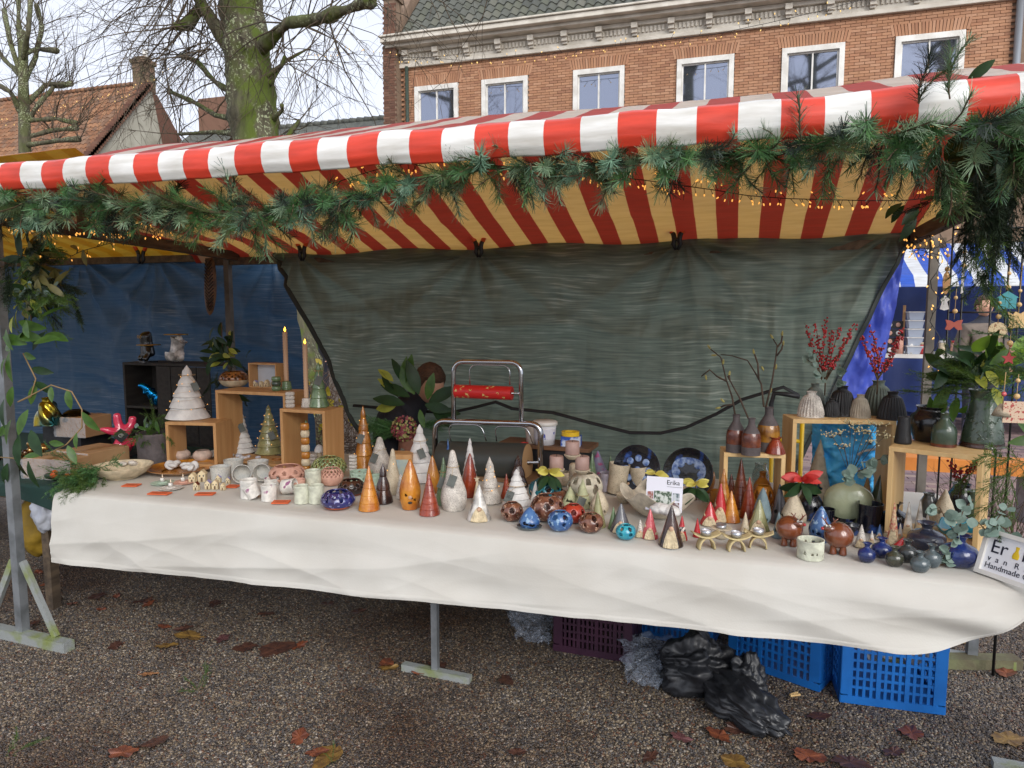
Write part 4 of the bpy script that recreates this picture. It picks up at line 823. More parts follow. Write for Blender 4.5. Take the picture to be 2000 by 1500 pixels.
VP = dict(
    bottle=[(.0, 0), (.9, 0), (1, .05), (1, .42), (.86, .6), (.5, .76), (.36, .84), (.36, .95), (.42, 1)], jar=[(0, 0), (.7, 0), (.82, .1), (1, .45), (.95, .7), (.7, .86), (.66, .93), (.74, 1)], bell=[(0, 0), (.95, 0), (1, .04), (.9, .35), (.68, .7), (.52, .82), (.36, .87), (.36, .95), (.42, 1)],
    bud=[(0, 0), (.55, 0), (.8, .1), (1, .34), (.86, .58), (.4, .72), (.27, .8), (.36, .93), (.55, 1)], pitcher=[(0, 0), (.95, 0), (1, .06), (.93, .3), (.78, .6), (.66, .82), (.7, .93), (.78, 1)], flared=[(0, 0), (.95, 0), (1, .05), (.8, .4), (.5, .75), (.42, .85), (.62, 1)], cup=[(0, 0), (.8, 0), (.88, .06), (.92, .5), (.98, .9), (1, 1)],
    tumbler=[(0, 0), (.84, 0), (.94, .04), (.95, .5), (.97, 1)], bowl=[(0, 0), (.45, 0), (.5, .06), (.74, .35), (.93, .75), (1, 1)], dish=[(0, 0), (.6, 0), (.7, .12), (.9, .6), (1, 1)], round=[(0, 0), (.5, 0), (.8, .14), (1, .45), (.94, .72), (.74, .92), (.62, 1)], ball=[(0, 0), (.4, 0), (.75, .12), (1, .48), (.85, .8), (.55, .97), (.46, 1)], thin=[(0, 0), (1, 0), (.95, .3), (.78, .8), (.7, 1)], pot=[(0, 0), (.88, 0), (.95, .04), (.97, .5), (1, 1)], tank=[(0, 0), (.8, 0), (.85, .1), (1, .5), (.9, .8), (.58, .9), (.56, 1)])
def vesselmesh(kind, H, Rr, th=.004, n=44, flute=0, holes=(), fn=None, seed=1, fine=5, bottomcol=None):
    P = [(r * Rr, z * H) for r, z in VP[kind]]; S = spl(P, fine); inn = [(max(.0004, r - th), max(z, th * 1.2)) for r, z in reversed(S[fine:])]
    def f(r, z, a):
        q = r * (1 + .03 * fbm(cos(a) + seed, sin(a), z * 12))
        if flute and .04 < z / H < .8: q *= 1 + .05 * cos(flute * a)
        return fn(q, z, a) if fn else (q, z)
    if holes: m = MB().lathe(S, 96, f, holes); return m, True
    return MB().lathe(S + inn, n, f), False
def vessel(x, yb, yt, w, label, m, kind='cup', name='ceramic_cup', cat='cup', z=ZT, lie=None, tilt=0, group=None, flute=0, holes=None, rim=None, foot=None, band=None, th=.0035, fn=None, hscale=1.0, handle=False, seed=None, tagged=None, rimback=True):
    c, H, Rr = spot(x, yb, yt, w, z)
    if rimback: H = max(.012, H - Rr * .18)
    H *= hscale; t = thing(name, label, cat, c, face(c), group); sd_ = seed or len(label)
    hs = [(a, zz * H, r * 1.3, e) for a, zz, r, e in holes] if holes else ()
    me, sol = vesselmesh(kind, H, Rr, th, 144 if flute else 44, flute, hs, fn, sd_); b = ob('body', me, m, t)
    if sol: solid(b, th)
    P = spl([(r * Rr, q * H) for r, q in VP[kind]], 6)
    def zone(nm, z0, z1, mm, k=1.012): 
        Q = [(r * k + .0003, q) for r, q in P if z0 * H <= q <= z1 * H and r > Rr * .2]
        if len(Q) > 1: ob(nm, MB().lathe(Q, 44, lambda r, zz, a: (r * (1 + .03 * fbm(cos(a) + sd_, sin(a), zz * 12)) + .0002, zz)), mm, t)
    if foot: zone('foot', 0, foot[0], foot[1])
    if band: zone('glaze_band', band[0], band[1], band[2])
    if handle: ob('handle', MB().tube([(Rr * .9, 0, H * .8), (Rr * 1.35, 0, H * .78), (Rr * 1.45, 0, H * .5), (Rr * 1.25, 0, H * .25), (Rr * .88, 0, H * .2)], .0035, 8), m, t)
    if lie is not None:
        t.location.z = z + Rr * .93; t.rotation_euler = (radians(82), 0, face(c) + lie)
        t.location = t.location + Vector((0, H * .0, 0))
    elif tilt: t.rotation_euler.y = tilt; t.location.z = z + abs(sin(tilt)) * Rr * .8
    if tagged is not None: add_tag(t, H * .9, Rr * .6, .5, tagged, .8)
    return t
def ring(n, zz, r, e=1, off=0.0): return [(2 * pi * (k + off) / n, zz, r, e) for k in range(n)]
def pierced(x, yb, yt, w, label, m, kind='ball', hs=None, foot=None, z=ZT, group=None, name='pierced_lantern', cat='lantern', th=.004): return vessel(x, yb, yt, w, label, m, kind, name, cat, z, holes=hs, foot=foot, th=th, group=group)
# ------------------------------------------------------------------ wooden display boxes
OAK = wood('oak_box', (196, 152, 102), (176, 130, 82)); OAKL = wood('pale_box', (222, 190, 136), (206, 168, 112))
def wbox(xl, yl, xr, yr, zt, depth, label, m=OAK, th=.017, zb=ZT, turn=0):
    A = TZ(xl, yl, zt); B = TZ(xr, yr, zt); W = (B - A).length; an = atan2(B.y - A.y, B.x - A.x) + turn; t = thing('wooden_box', label, 'wooden box', (A.x, A.y, zb), an); H = zt - zb
    for c, d in (((W / 2, depth / 2, H - th / 2), (W, depth, th)), ((W / 2, depth / 2, th / 2), (W - 2 * th, depth, th)), ((th / 2, depth / 2, (H - th) / 2), (th, depth, H - th)), ((W - th / 2, depth / 2, (H - th) / 2), (th, depth, H - th))):
        bevel(ob('panel', MB().box(c, d), m, t, smooth=False), .0015)
    return zt + .0006, zb + th + .0006
zA, fA = wbox(420, 762, 557, 768, 1.164, .2, 'tall oak box holding the pierced brown pot and ribbed candle')
zM, fM = wbox(546, 798, 634, 803, 1.09, .17, 'oak box with the green glazed tree standing on it')
zL, fL = wbox(322, 824, 421, 826, 1.0, .17, 'low oak box under the big white lighted tree')
zS, fS = wbox(1414, 884, 1535, 888, 1.018, .15, 'small pale wooden box carrying the brown bottle vases', OAKL)
zT2, fT = wbox(1549, 819, 1752, 822, 1.155, .16, 'wide wooden box carrying the fluted vases and red berries', OAKL)
zR, fR = wbox(1736, 872, 1922, 887, 1.10, .21, 'large pale wooden box carrying the green leaf pitcher', OAKL, turn=-.2)
# ------------------------------------------------------------------ glazes
W1 = matte('white', (216, 214, 210), (196, 194, 192), 20); W2 = matte('speckled_white', (214, 208, 198), None, 30, (120, 112, 104), sth=.06); GW = glaze('white_gloss', (222, 218, 210))
CR = matte('cream', (206, 190, 160)); CRD = matte('cream_speckle', (204, 190, 164), None, 20, (150, 130, 104), sth=.05); AM = glaze('amber', (196, 130, 40), (168, 96, 28), 18); AM2 = glaze('honey', (184, 124, 44), (150, 92, 34), 16); RU = glaze('rust', (150, 62, 34), (118, 44, 26), 20); BRN = glaze('brown', (112, 54, 32), (82, 36, 24), 22); CHO = glaze('chocolate', (70, 44, 34), (40, 28, 26), 18)
COP = glaze('copper', (128, 84, 64), (84, 46, 34), 26, speck=(176, 140, 116), sth=.05, ssc=70); TL = glaze('teal', (28, 124, 136), (20, 98, 116), 16); TQ = glaze('turquoise', (52, 160, 176), (24, 124, 150), 26); BL = glaze('blue', (70, 110, 160), (40, 76, 130), 22, speck=(140, 170, 196), sth=.06, ssc=60); NV = glaze('navy', (13, 15, 26), (54, 92, 168), 12, mixlo=.57, mixhi=.68); COB = glaze('cobalt', (34, 52, 112), (20, 30, 70), 14); PUR = glaze('purple_blue', (54, 44, 86), (30, 40, 110), 12, speck=(120, 124, 170), sth=.05, ssc=60)
GR = glaze('green', (112, 136, 98), (88, 112, 78), 20); GRD = glaze('leaf_green_dark', (70, 86, 70), (52, 66, 54), 16); OLV = glaze('olive', (150, 148, 104), (126, 124, 84), 18); PGR = matte('pale_green', (188, 190, 150)); CEL = glaze('celadon', (166, 172, 140), (148, 156, 124), 8); SG = matte('slate_blue', (118, 136, 140), (98, 116, 122)); GY = glaze('pewter', (96, 96, 100), (70, 70, 78), 14); BK_ = mat('black_bisque', (34, 34, 36), .55, (24, 24, 26), 20, bump=.2); BKG = glaze('black_gloss', (22, 22, 26)); PK = glaze('pink', (206, 96, 100), (186, 76, 84), 14); RD = glaze('red', (186, 44, 48), (160, 34, 40), 14); PKM = matte('blush', (206, 160, 140), (190, 144, 126)); TER = matte('terracotta', (190, 100, 66)); DGY = matte('ash_grey', (92, 84, 84)); GG = glaze('grey_green', (88, 98, 100), (66, 78, 84), 12); RED2 = glaze('red_orange', (176, 62, 44), (150, 46, 34), 14); SPT = matte('spot', (228, 208, 170)); MINT = matte('mint', (170, 192, 172))
# ---- left part
vessel(240, 943, 898, 112, 'wide cream bowl with brown inside beside the conifer bunch', CR, 'bowl', 'ceramic_bowl', 'bowl', fn=None, th=.005)
vessel(358, 932, 898, 132, 'amber glazed dish filled with white ceramic ornaments', AM2, 'dish', 'ceramic_dish', 'dish', th=.005)
vessel(476, 908, 882, 124, 'flat grey brown platter behind the speckled cups', matte('platter', (110, 96, 82)), 'dish', 'ceramic_platter', 'platter')
def pebblepile(x, y, z, n, rx, ry, m, label, name='ceramic_ornament', s=.02, cat='ornament', seed=1):
    rn = random.Random(seed); c = TZ(x, y, z)
    for k in range(n):
        p = c + Vector((rn.uniform(-rx, rx), rn.uniform(-ry, ry), s * .55)); o = ob(name, MB().ball((0, 0, 0), s * rn.uniform(.8, 1.1), 14, 9, (1.25, 1, .62), lambda v: v * (1 + .1 * fbm(v.x * 60, v.y * 60, v.z * 60))), m, None, p, (rn.gauss(0, .3), rn.gauss(0, .3), rn.uniform(0, 6))); tag(o, label, cat, label)
pebblepile(358, 914, ZT + .018, 10, .1, .035, W1, 'smooth white ceramic ornament lying in the amber dish', s=.026)
pebblepile(250, 910, ZT + .034, 2, .03, .02, W2, 'pale speckled ornament lying in the wide cream bowl', s=.024, seed=4)
pebblepile(476, 895, ZT + .012, 7, .09, .02, matte('bluish', (170, 176, 190), (206, 200, 196), 40), 'small bluish white ornament lying on the grey platter', s=.015, seed=5)
t = vessel(305, 908, 838, 66, 'grey stone pot planted with green sprigs beside the low oak box', DGY, 'pot', 'plant_pot', 'plant pot', tagged=.3)
c = t.location + Vector((0, 0, .17)); spray('potted_greenery', 'green sprigs and leaves sprouting from the grey stone pot', 'plant', tuple(c), [(FR, 14, (.03, .03, .01), (0, 0, 0), (.2, -.4, .2), .6, .5), ([laurel[1]], 8, (.03, .02, .01), (.01, 0, .01), (.2, -.3, .6), .5, .7), ([euc], 8, (.02, .02, .01), (-.05, 0, .03), (-.5, -.3, .4), .5, .8)])
cone(367, 822, 713, 80, 'large white layered tree with warm lights on the low oak box', W1, 'tier', 5, tagged=.35, lights=5, z=zL, tagz=.62)
pk2 = matte('pinkish', (200, 176, 160)); vessel(355, 900, 876, 34, 'small round pinkish pot under the low oak box', pk2, 'round', 'ceramic_pot', 'pot', z=fL); vessel(396, 902, 876, 36, 'pinkish pot behind the orange card under the low oak box', pk2, 'round', 'ceramic_pot', 'pot', z=fL)
pc = mat('orange_card', (214, 104, 60), .8, (200, 92, 50), 10); ink = mat('dark_ink', (110, 50, 30), .9)
def card(x, y, w, d, rz, label, z=ZT, up=False):
    c = TZ(x, y, z); o = ob('price_card', MB().box((0, 0, .0035), (w, d, .005)), pc, None, c + Vector((0, 0, .0005)), (0, 0, rz), False)
    if up: o.rotation_euler = (radians(75), 0, rz); o.location.z += .02
    tag(o, label, 'price card'); q = MB(); rn = random.Random(int(x))
    for j in range(3 if d > .03 else 2): q.tube([(-w * .36 + i * w * .72 / 9, d * (.24 - .24 * j) + rn.gauss(0, d * .05), .0062) for i in range(10)], .0006, 4)
    ob('handwriting', q, ink, o)
card(257, 949, .075, .05, .3, 'orange card in front of the wide cream bowl'); card(312, 965, .1, .045, .2, 'orange card in front of the tealight dishes'); card(401, 966, .085, .045, .35, 'orange card in front of the tiny ceramic houses'); card(455, 951, .06, .05, .2, 'orange card between tiny houses and white cups'); card(549, 982, .075, .05, .35, 'orange card in front of the splashed white cup'); card(395, 893, .05, .03, face(TZ(395, 893, ZT)), 'small orange card propped against the pinkish pot', fL, True)
cone(470, 888, 795, 52, 'white tree covered with scales inside the tall oak box', W1, 'tier', 9, tagged=.1, tagz=.58, z=fA); cone(526, 890, 790, 54, 'olive green tree wrapped in lights inside the tall oak box', OLV, 'tier', 7, tagged=.2, lights=5, tagz=.4, seed=3, z=fA)
t = pierced(458, 757, 720, 56, 'round pot with honeycomb brown rim on the tall oak box', glaze('brown_amber', (150, 96, 48), (96, 56, 30), 30), 'round', ring(13, .58, .0055) + ring(13, .72, .005, 1, .5) + ring(13, .85, .004), foot=(.46, CR), z=zA, name='pierced_pot', cat='pot')
c = PY(435, 690, 3.5); spray('dark_bouquet', 'dark holly and laurel bunch hanging beside the blue tarpaulin', 'bouquet', tuple(c), [([laurel[0]], 40, (.05, .04, .08), (0, 0, 0), (0, -.4, .1), .8, .9), ([laurel[2]], 8, (.05, .03, .05), (.02, -.03, .02), (.3, -.4, .2), .7, .6), (FRD, 6, (.04, .03, .06), (0, 0, -.04), (0, 0, -1), .4, .5)], None, [[c + Vector((.0, 0, .17)), c]])
def ribcandle(x, yb, yt, w, z, label, hm, hh=.05, seed=1):
    c, H, Rr = spot(x, yb, yt, w, z); t = thing('candle_holder', label + ' holder', 'candle holder', c)
    P = []
    for k in range(4): q = hh / 4; P += [(Rr * 1.9 - k * Rr * .12, k * q), (Rr * 2.15 - k * Rr * .12, k * q + q * .5), (Rr * 1.85 - k * Rr * .12, k * q + q * .96)]
    ob('body', MB().lathe([(.0004, 0)] + P + [(.0004, hh)], 28), hm, t)
    if yt is None: return t
    cn_ = thing('ribbed_candle', label, 'candle', c + Vector((0, 0, hh + .0005))); L = H - hh; Q = [(.0004, 0)]
    for k in range(18): Q += [(Rr * .82, L * k / 18), (Rr, L * (k + .5) / 18)]
    ob('wax', MB().lathe(Q + [(Rr * .8, L), (.0004, L)], 20), mat('candle_wax', (196, 160, 128), .5), cn_); ob('flame', MB().lathe([(.0004, L), (Rr * .42, L + .008), (Rr * .36, L + .014), (.0004, L + .028)], 12), mat('candle_flame', (255, 190, 60), .4, emit=4.0, tcol=(255, 180, 50)), cn_)
ribcandle(560, 762, 648, 10, zA, 'tall ribbed tan candle lit on the tall oak box', GR); ribcandle(599, 796, 672, 10, zM, 'tall ribbed tan candle lit on the oak box', W2)
def stack(x, yb, yt, w, n, label, ms, z=ZT, name='candle_holder', cat='candle holder', group=None):
    c, H, Rr = spot(x, yb, yt, w, z); t = thing(name, label, cat, c, 0, group); h = H / n
    for k in range(n): ob('ring', MB().lathe(spl([(.0004, 0), (Rr * .8, h * .02), (Rr, h * .5), (Rr * .8, h * .96), (.0004, h * .98)], 4), 26), ms[k % len(ms)], t, (0, 0, k * h))
    return t
stack(540, 764, 735, 18, 3, 'stacked green ring holder on the tall oak box', [GR, GRD], zA); stack(567, 797, 765, 18, 4, 'stacked white ring holder on the oak box', [W2], zM)
fb = thing('picture_box', 'small wooden frame box with tiny houses on the tall oak box', 'picture box', TZ(490, 757, zA), radians(-4))
for cc, dd in (((.09, .03, .14), (.2, .07, .008)), ((-.006, .03, .07), (.008, .07, .132)), ((.186, .03, .07), (.008, .07, .132)), ((.09, .03, .005), (.184, .07, .008))): ob('side', MB().box(cc, dd), OAK, fb, smooth=False)
ob('print', MB().box((.09, .066, .07), (.18, .004, .124)), mat('pale_print', (190, 196, 204), .6, (220, 222, 226), 3), fb, smooth=False)
def house_mini(c, rz, s, m, rm, label, h=.04, group=None):
    t = thing('tiny_house', label, 'ceramic house', c, rz, group); w = .024 * s; d = .02 * s; h *= s
    ob('wall', MB().add([(-w / 2, -d / 2, 0), (w / 2, -d / 2, 0), (w / 2, d / 2, 0), (-w / 2, d / 2, 0), (-w / 2, -d / 2, h * .7), (w / 2, -d / 2, h * .7), (w / 2, d / 2, h * .7), (-w / 2, d / 2, h * .7), (0, -d / 2, h * .99), (0, d / 2, h * .99)], [(3, 2, 1, 0), (0, 1, 5, 8, 4), (2, 3, 7, 9, 6), (1, 2, 6, 5), (3, 0, 4, 7), (5, 6, 9, 8), (7, 4, 8, 9)]), m, t, smooth=False)
    ob('roof', MB().add([(-w * .6, -d * .58, h * .66), (0, -d * .58, h * 1.03), (w * .6, -d * .58, h * .66), (-w * .6, d * .58, h * .66), (0, d * .58, h * 1.03), (w * .6, d * .58, h * .66)], [(0, 1, 4, 3), (1, 2, 5, 4)]), rm, t, smooth=False); ob('door', MB().box((0, -d * .51, h * .2), (w * .26, .001, h * .34)), mat('brown_print', (96, 74, 54), .8), t, smooth=False)
    for s2 in (-1, 1): ob('window', MB().box((s2 * w * .25, -d * .51, h * .52), (w * .16, .001, h * .14)), mat('dark_print', (60, 64, 70), .8), t, smooth=False)
lav = matte('lavender', (150, 146, 190)); hc = matte('house_cream', (214, 196, 158)); 
for i, (x, y, s, rm, nm) in enumerate(((497, 755, .9, lav, 'lavender roofed'), (508, 756, .8, hc, 'cream roofed'), (519, 756, 1.0, hc, 'taller cream'), (531, 756, .8, BRN, 'brown roofed'))): house_mini(TZ(x, y, zA + .009) + Vector((0, .012, 0)), -.1, s, hc, rm, nm + ' tiny ceramic house inside the frame box')
for i, (x, y, s, rm, nm) in enumerate(((384, 957, 1.0, BRN, 'brown roofed tiny house in front row beside the orange card'), (407, 955, 1.1, lav, 'lavender roofed tiny house in the front row'), (421, 955, 1.15, hc, 'plain cream tiny house in the front row'), (436, 957, .85, hc, 'smallest cream tiny house in the front row'), (377, 943, 1.3, hc, 'cream tiny house behind the brown roofed one'), (396, 940, 1.5, hc, 'tallest cream tiny house at the back'), (428, 942, 1.0, lav, 'lavender roofed tiny house behind the plain cream one'), (446, 944, .8, lav, 'lavender roofed tiny house next to the lying cup'))): house_mini(TZ(x, y, ZT), .2 + .1 * (i % 3), s, hc, rm, nm)
for x, y, m, lb in ((318, 945, MINT, 'mint tealight dish with white candle'), (334, 955, W2, 'white tealight dish with white candle'), (358, 944, PKM, 'blush tealight dish with white candle')):
    c = TZ(x, y, ZT); t = thing('tealight_dish', lb + ' on the cloth', 'tealight dish', c); ob('dish', MB().lathe(spl([(.0004, 0), (.04, .001), (.055, .006), (.05, .008), (.024, .006), (.02, .012), (.0004, .012)], 4), 32), m, t); ob('candle', MB().lathe([(.0004, .012), (.011, .012), (.011, .03), (.0004, .031)], 16), GW, t); ob('flame', MB().lathe([(.0004, .031), (.0035, .037), (.0004, .05)], 8), mat('led_flame', (236, 214, 190), .5), t)
SPK = matte('speckled_cup', (196, 192, 182), (176, 176, 172), 12, (120, 130, 130), sth=.04); SPL = matte('splashed_cup', (222, 218, 210), None, 30, (150, 96, 130), ssc=26, sth=.02); MG = matte('milk_green', (206, 208, 188))
for a in ((432, 942, 907, 40, 'speckled grey cup nearest the amber dish', SPK), (457, 924, 894, 38, 'speckled grey cup behind the lying cup', SPK), (505, 926, 896, 40, 'speckled grey cup against the pink pierced pot', SPK)): vessel(*a, kind='cup')
vessel(473, 944, 911, 36, 'speckled cup lying down showing its pale inside', SPK, 'cup', lie=0); vessel(517, 940, 911, 34, 'speckled cup lying half behind the white cup', SPK, 'cup', lie=-.25)
vessel(487, 975, 933, 34, 'tall white cup in the front row by the tiny houses', SPL, 'tumbler'); vessel(499, 977, 947, 30, 'white cup with purple splash tipped beside the tall white cup', SPL, 'tumbler', tilt=-.5); vessel(526, 980, 943, 31, 'white cup with blue figure splash in the front row', SPL, 'tumbler'); vessel(531, 950, 931, 30, 'white cup behind the blue splashed cup', SPL, 'tumbler'); vessel(554, 968, 938, 30, 'pale pink speckled cup lying on its side', SPL, 'tumbler', lie=1.1)
vessel(583, 962, 933, 28, 'blush pink cup behind the milk green cups', PKM, 'tumbler'); vessel(590, 985, 945, 31, 'milk green cup beside the orange card', MG, 'tumbler'); vessel(618, 985, 944, 31, 'milk green cup beside the purple pierced bowl', MG, 'tumbler'); vessel(612, 956, 915, 32, 'milk green cup raised above the two in front', MG, 'tumbler')
pierced(562, 948, 903, 70, 'wide blush pot with big round holes', PKM, 'round', ring(9, .45, .0095) + ring(9, .72, .008, 1, .5)); pierced(648, 952, 910, 46, 'blush pot with a jagged honeycomb rim', PKM, 'round', ring(16, .6, .0042) + ring(16, .74, .0045, 1, .5) + ring(16, .88, .005)); pierced(643, 940, 886, 68, 'round green honeycomb lantern behind the blush pot', glaze('green_comb', (150, 156, 96), (112, 130, 88), 20), 'ball', sum([ring(17, .3 + .12 * k, .0058, 1, .5 * (k % 2)) for k in range(6)], []))
stack(690, 936, 888, 16, 7, 'stacked white ring holder beside the green honeycomb lantern', [W2]); stack(613, 915, 886, 15, 4, 'stacked white ring holder half behind the green lantern', [W2]); stack(577, 905, 890, 15, 2, 'short white ring holder beside the brown one', [W2]); stack(566, 905, 884, 14, 3, 'dark brown stacked ring holder in the oak box', [BRN], fM); stack(598, 925, 826, 17, 7, 'tall totem of cream and amber rings in the oak box', [AM2, CR, AM2, CRD], fM, 'stacked_totem', 'totem'); cone(598, 845, 820, 15, 'small green tree topping the ring totem', GR, 'tier', 4, z=fM + .18)
t = thing('ceramic_mushroom', 'white capped mushroom inside the oak box', 'ceramic mushroom', TZ(624, 905, fM)); ob('stem', MB().lathe(spl([(.0004, 0), (.018, 0), (.014, .05), (.012, .07), (.0004, .07)], 4), 24), CRD, t); ob('cap', MB().lathe(spl([(.008, .062), (.024, .064), (.024, .08), (.014, .1), (.0004, .106)], 4), 28), W1, t)
cone(623, 797, 706, 38, 'green glazed tree with grey tag on the oak box', GR, 'tier', 5, tagged=0, tagz=.6, z=zM)
pierced(687, 972, 932, 52, 'dark brown pierced bowl behind the purple one', CHO, 'round', ring(12, .75, .005) + ring(12, .6, .004, 1, .5), foot=(.14, TER)); pierced(660, 1000, 953, 67, 'purple and blue glazed pierced bowl with terracotta foot', PUR, 'round', ring(14, .8, .005) + ring(7, .62, .006, 1, .5), foot=(.2, TER))
# ---- centre trees
cone(712, 918, 792, 42, 'amber tree with lights behind the bouquet', AM2, 'tier', 5, tagged=-.3, lights=3, seed=8); cone(743, 925, 853, 46, 'tall grey white ghost shaped tree with tag', W2, 'bottle', tagged=-.5, seed=9, tagz=.45); cone(767, 968, 876, 33, 'slim beige bottle shaped tree', CRD, 'bottle', seed=4, lights=1)
cone(721, 1000, 909, 41, 'amber banded tree beside the purple pierced bowl', AM, 'band', 6); cone(749, 986, 905, 37, 'dark brown glazed tree with pale snow edge', CHO, 'tier', 3); cone(820, 945, 828, 68, 'tallest white layered tree with cord and tag', W1, 'tier', 6, tagged=.1, tagz=.52)
t = cone(801, 998, 896, 42, 'orange twisted double tree with a smiling face', AM, 'belly', 6, holes=12, hr=.004, seed=3); ob('second_peak', MB().lathe(tree_prof(.17, .022, 'smooth', 1), 28), AM, t, (.022, .02, 0)); ob('nose', MB().ball((.0, -.042, .06), .009, 12, 8), SKIN, t); ob('mouth', MB().ball((0, -.0445, .036), .01, 14, 8, (1, .35, .55)), BK_, t)
cone(847, 965, 889, 26, 'fine ribbed amber tree behind the rust tree', AM2, 'belly', 8); cone(839, 1009, 924, 40, 'rust brown banded tree in the front row', RU, 'band', 7); cone(868, 988, 893, 34, 'green banded tree with grey tag', GR, 'band', 7, tagged=-.2, tagz=.5); cone(876, 935, 857, 17, 'slim blue spiral tree', BL, 'smooth', spiral=5)
cone(887, 1000, 878, 50, 'big speckled white tree with cord and slate tag', W2, 'bottle', tagged=-.1, tagz=.52, seed=6); cone(917, 965, 855, 38, 'white layered tree before the black paper roll', W1, 'tier', 8); cone(917, 974, 885, 30, 'rust red smooth pointed tree', RU, 'belly', 6)
gnome(936, 1020, 946, 46, 'white fluted gnome with plaited beard', GW, flute=22, seed=2); cone(932, 985, 938, 20, 'small cream tree topped with a star', CR, 'smooth', star=True); cone(958, 986, 892, 42, 'grey white skirted tree wrapped in lights', W2, 'tier', 3, lights=3, seed=5); cone(967, 935, 892, 14, 'small blue tree behind the skirted one', BL, 'tier', 4)
cone(1012, 955, 889, 40, 'dark brown bell shaped tree with cord', CHO, 'tier', 3, tagged=None); cone(1010, 1004, 916, 66, 'white leafy tree with tag reading thirty', W1, 'tier', 7, tagged=-.45, tagz=.42, txt='30,-')
big = ring(7, .42, .013) + ring(7, .7, .011, 1, .5); sm = ring(6, .4, .008) + ring(6, .68, .009, 1, .5)
pierced(1064, 985, 930, 64, 'teal pierced lantern with large holes', TL, 'ball', big); pierced(1000, 1022, 977, 45, 'small copper brown pierced lantern', COP, 'ball', sm); pierced(1068, 1024, 960, 68, 'large copper brown pierced lantern', COP, 'ball', sm + ring(5, .85, .009)); pierced(1094, 1042, 994, 50, 'blue mottled pierced lantern', BL, 'ball', ring(6, .8, .008) + ring(5, .45, .006)); pierced(1120, 1026, 981, 46, 'red orange pierced lantern', RED2, 'ball', sm); pierced(1154, 1045, 998, 50, 'brown and white marbled pierced lantern', COP, 'ball', ring(6, .5, .006) + ring(5, .85, .008)); pierced(1222, 1058, 1021, 40, 'small turquoise pierced lantern', TQ, 'ball', ring(6, .45, .006) + ring(6, .82, .006)); pierced(1142, 985, 917, 70, 'large cream pierced lantern with leaf shaped holes', matte('ivory', (212, 204, 182)), 'ball', ring(7, .5, .012, 1.4) + ring(7, .78, .01, 1.2, .5))
t = cone(1034, 1036, 990, 42, 'blue dotted dome lantern on its saucer', BL, 'belly', holes=26, hr=.0035, name='dome_lantern', cat='lantern'); ob('saucer', MB().lathe(spl([(.0004, 0), (.038, .001), (.05, .008), (.044, .011), (.0004, .006)], 4), 36), GG, t, (0, 0, -.002))
cone(1138, 995, 935, 34, 'pale green dotted tree with tag', PGR, 'band', 3, holes=22, hr=.003, tagged=-.2, tagz=.25); cone(1114, 990, 950, 36, 'wider pale green dotted tree behind the copper lantern', PGR, 'band', 2, holes=18, hr=.003); cone(1170, 1010, 955, 36, 'beige dotted tree behind the green cone', CRD, 'belly', holes=16, hr=.003, seed=7); cone(1168, 1032, 960, 30, 'plain glossy green cone', OLV, 'smooth'); cone(1157, 945, 886, 24, 'pale green glazed cone behind the cream lantern', GR, 'smooth'); cone(1192, 935, 890, 18, 'pale green cone with tinsel tip', GR, 'smooth')
cone(1168, 940, 880, 46, 'grey hat cone with coloured dots', mat('dotted_hat', (120, 116, 140), .5, (150, 60, 110), 40, .56, .6), 'smooth')
# candles on the cream stand
st = thing('candle_stand', 'cream three armed candle stand', 'candle stand', TZ(1122, 965, ZT)); ob('column', MB().lathe(spl([(.0004, 0), (.035, 0), (.028, .05), (.024, .14), (.0004, .14)], 4), 30, lambda r, z, a: (r * (1 + .03 * cos(20 * a)), z)), CRD, st)
MV = mat('mauve_wax', (168, 138, 128), .6, (156, 126, 116), 20)
for x, y0, y1, dx, lb in ((1087, 917, 888, -.07, 'mauve candle on the arm of the stand nearest the paper roll'), (1118, 889, 862, 0, 'mauve candle on top of the cream stand'), (1137, 918, 890, .055, 'mauve candle on the arm of the stand nearest the navy plates')):
    p = PY(x, y0, 3.02); ob('arm_plate', MB().lathe(spl([(.0004, -.02), (.018, -.018), (.034, -.003), (.034, .004), (.0004, .0)], 3), 30), CRD, st, p - st.location); cn2 = thing('pillar_candle', lb, 'candle', p + Vector((0, 0, .0045))); ob('wax', MB().lathe([(.0004, 0), (.03, 0), (.031, .002), (.031, .056), (.028, .058), (.0004, .054)], 30), MV, cn2); ob('wick', MB().tube([(0, 0, .05), (.001, 0, .064)], .0012, 5), BK_, cn2)
def poinsettia(x, y, Y, label, m, n=9, s=1.0):
    c = PY(x, y, Y); t = thing('poinsettia', label, 'flower', tuple(c)); lm = leafmesh('petal', .07 * s, .032 * s, m, .15); gm = leafmesh('leaf', .075 * s, .035 * s, LD, .4)
    for k in range(n): a = k * 2.4; put(lm, 'petal', t, c, (cos(a), sin(a) * .9 - .2, .15 + .2 * (k % 3 - 1)), rg.uniform(-.5, .5), rg.uniform(.7, 1.1))
    for k in range(6): a = k * 1.05; put(gm, 'leaf', t, c + Vector((0, 0, -.02)), (cos(a), sin(a), -.5), 0, 1)
    wob('stem', MB().tube([c, c + Vector((.005, .01, -.07))], .003, 5), LG if False else STEM, t)
YP = mat('yellow_petal', (226, 214, 110), .5, (206, 198, 96), 20, trans=.25, tcol=(230, 220, 110)); RP = mat('red_petal', (206, 62, 54), .5, (186, 46, 44), 20, trans=.2, tcol=(220, 60, 50))
poinsettia(1072, 922, 2.98, 'yellow poinsettia resting above the teal lantern', YP); poinsettia(1358, 945, 2.95, 'yellow poinsettia beside the amber jar', YP); poinsettia(1280, 925, 3.1, 'yellow poinsettia behind the photo board', YP, 7, .8); poinsettia(1566, 935, 2.95, 'red poinsettia in the dark pot', RP, 11, 1.15)
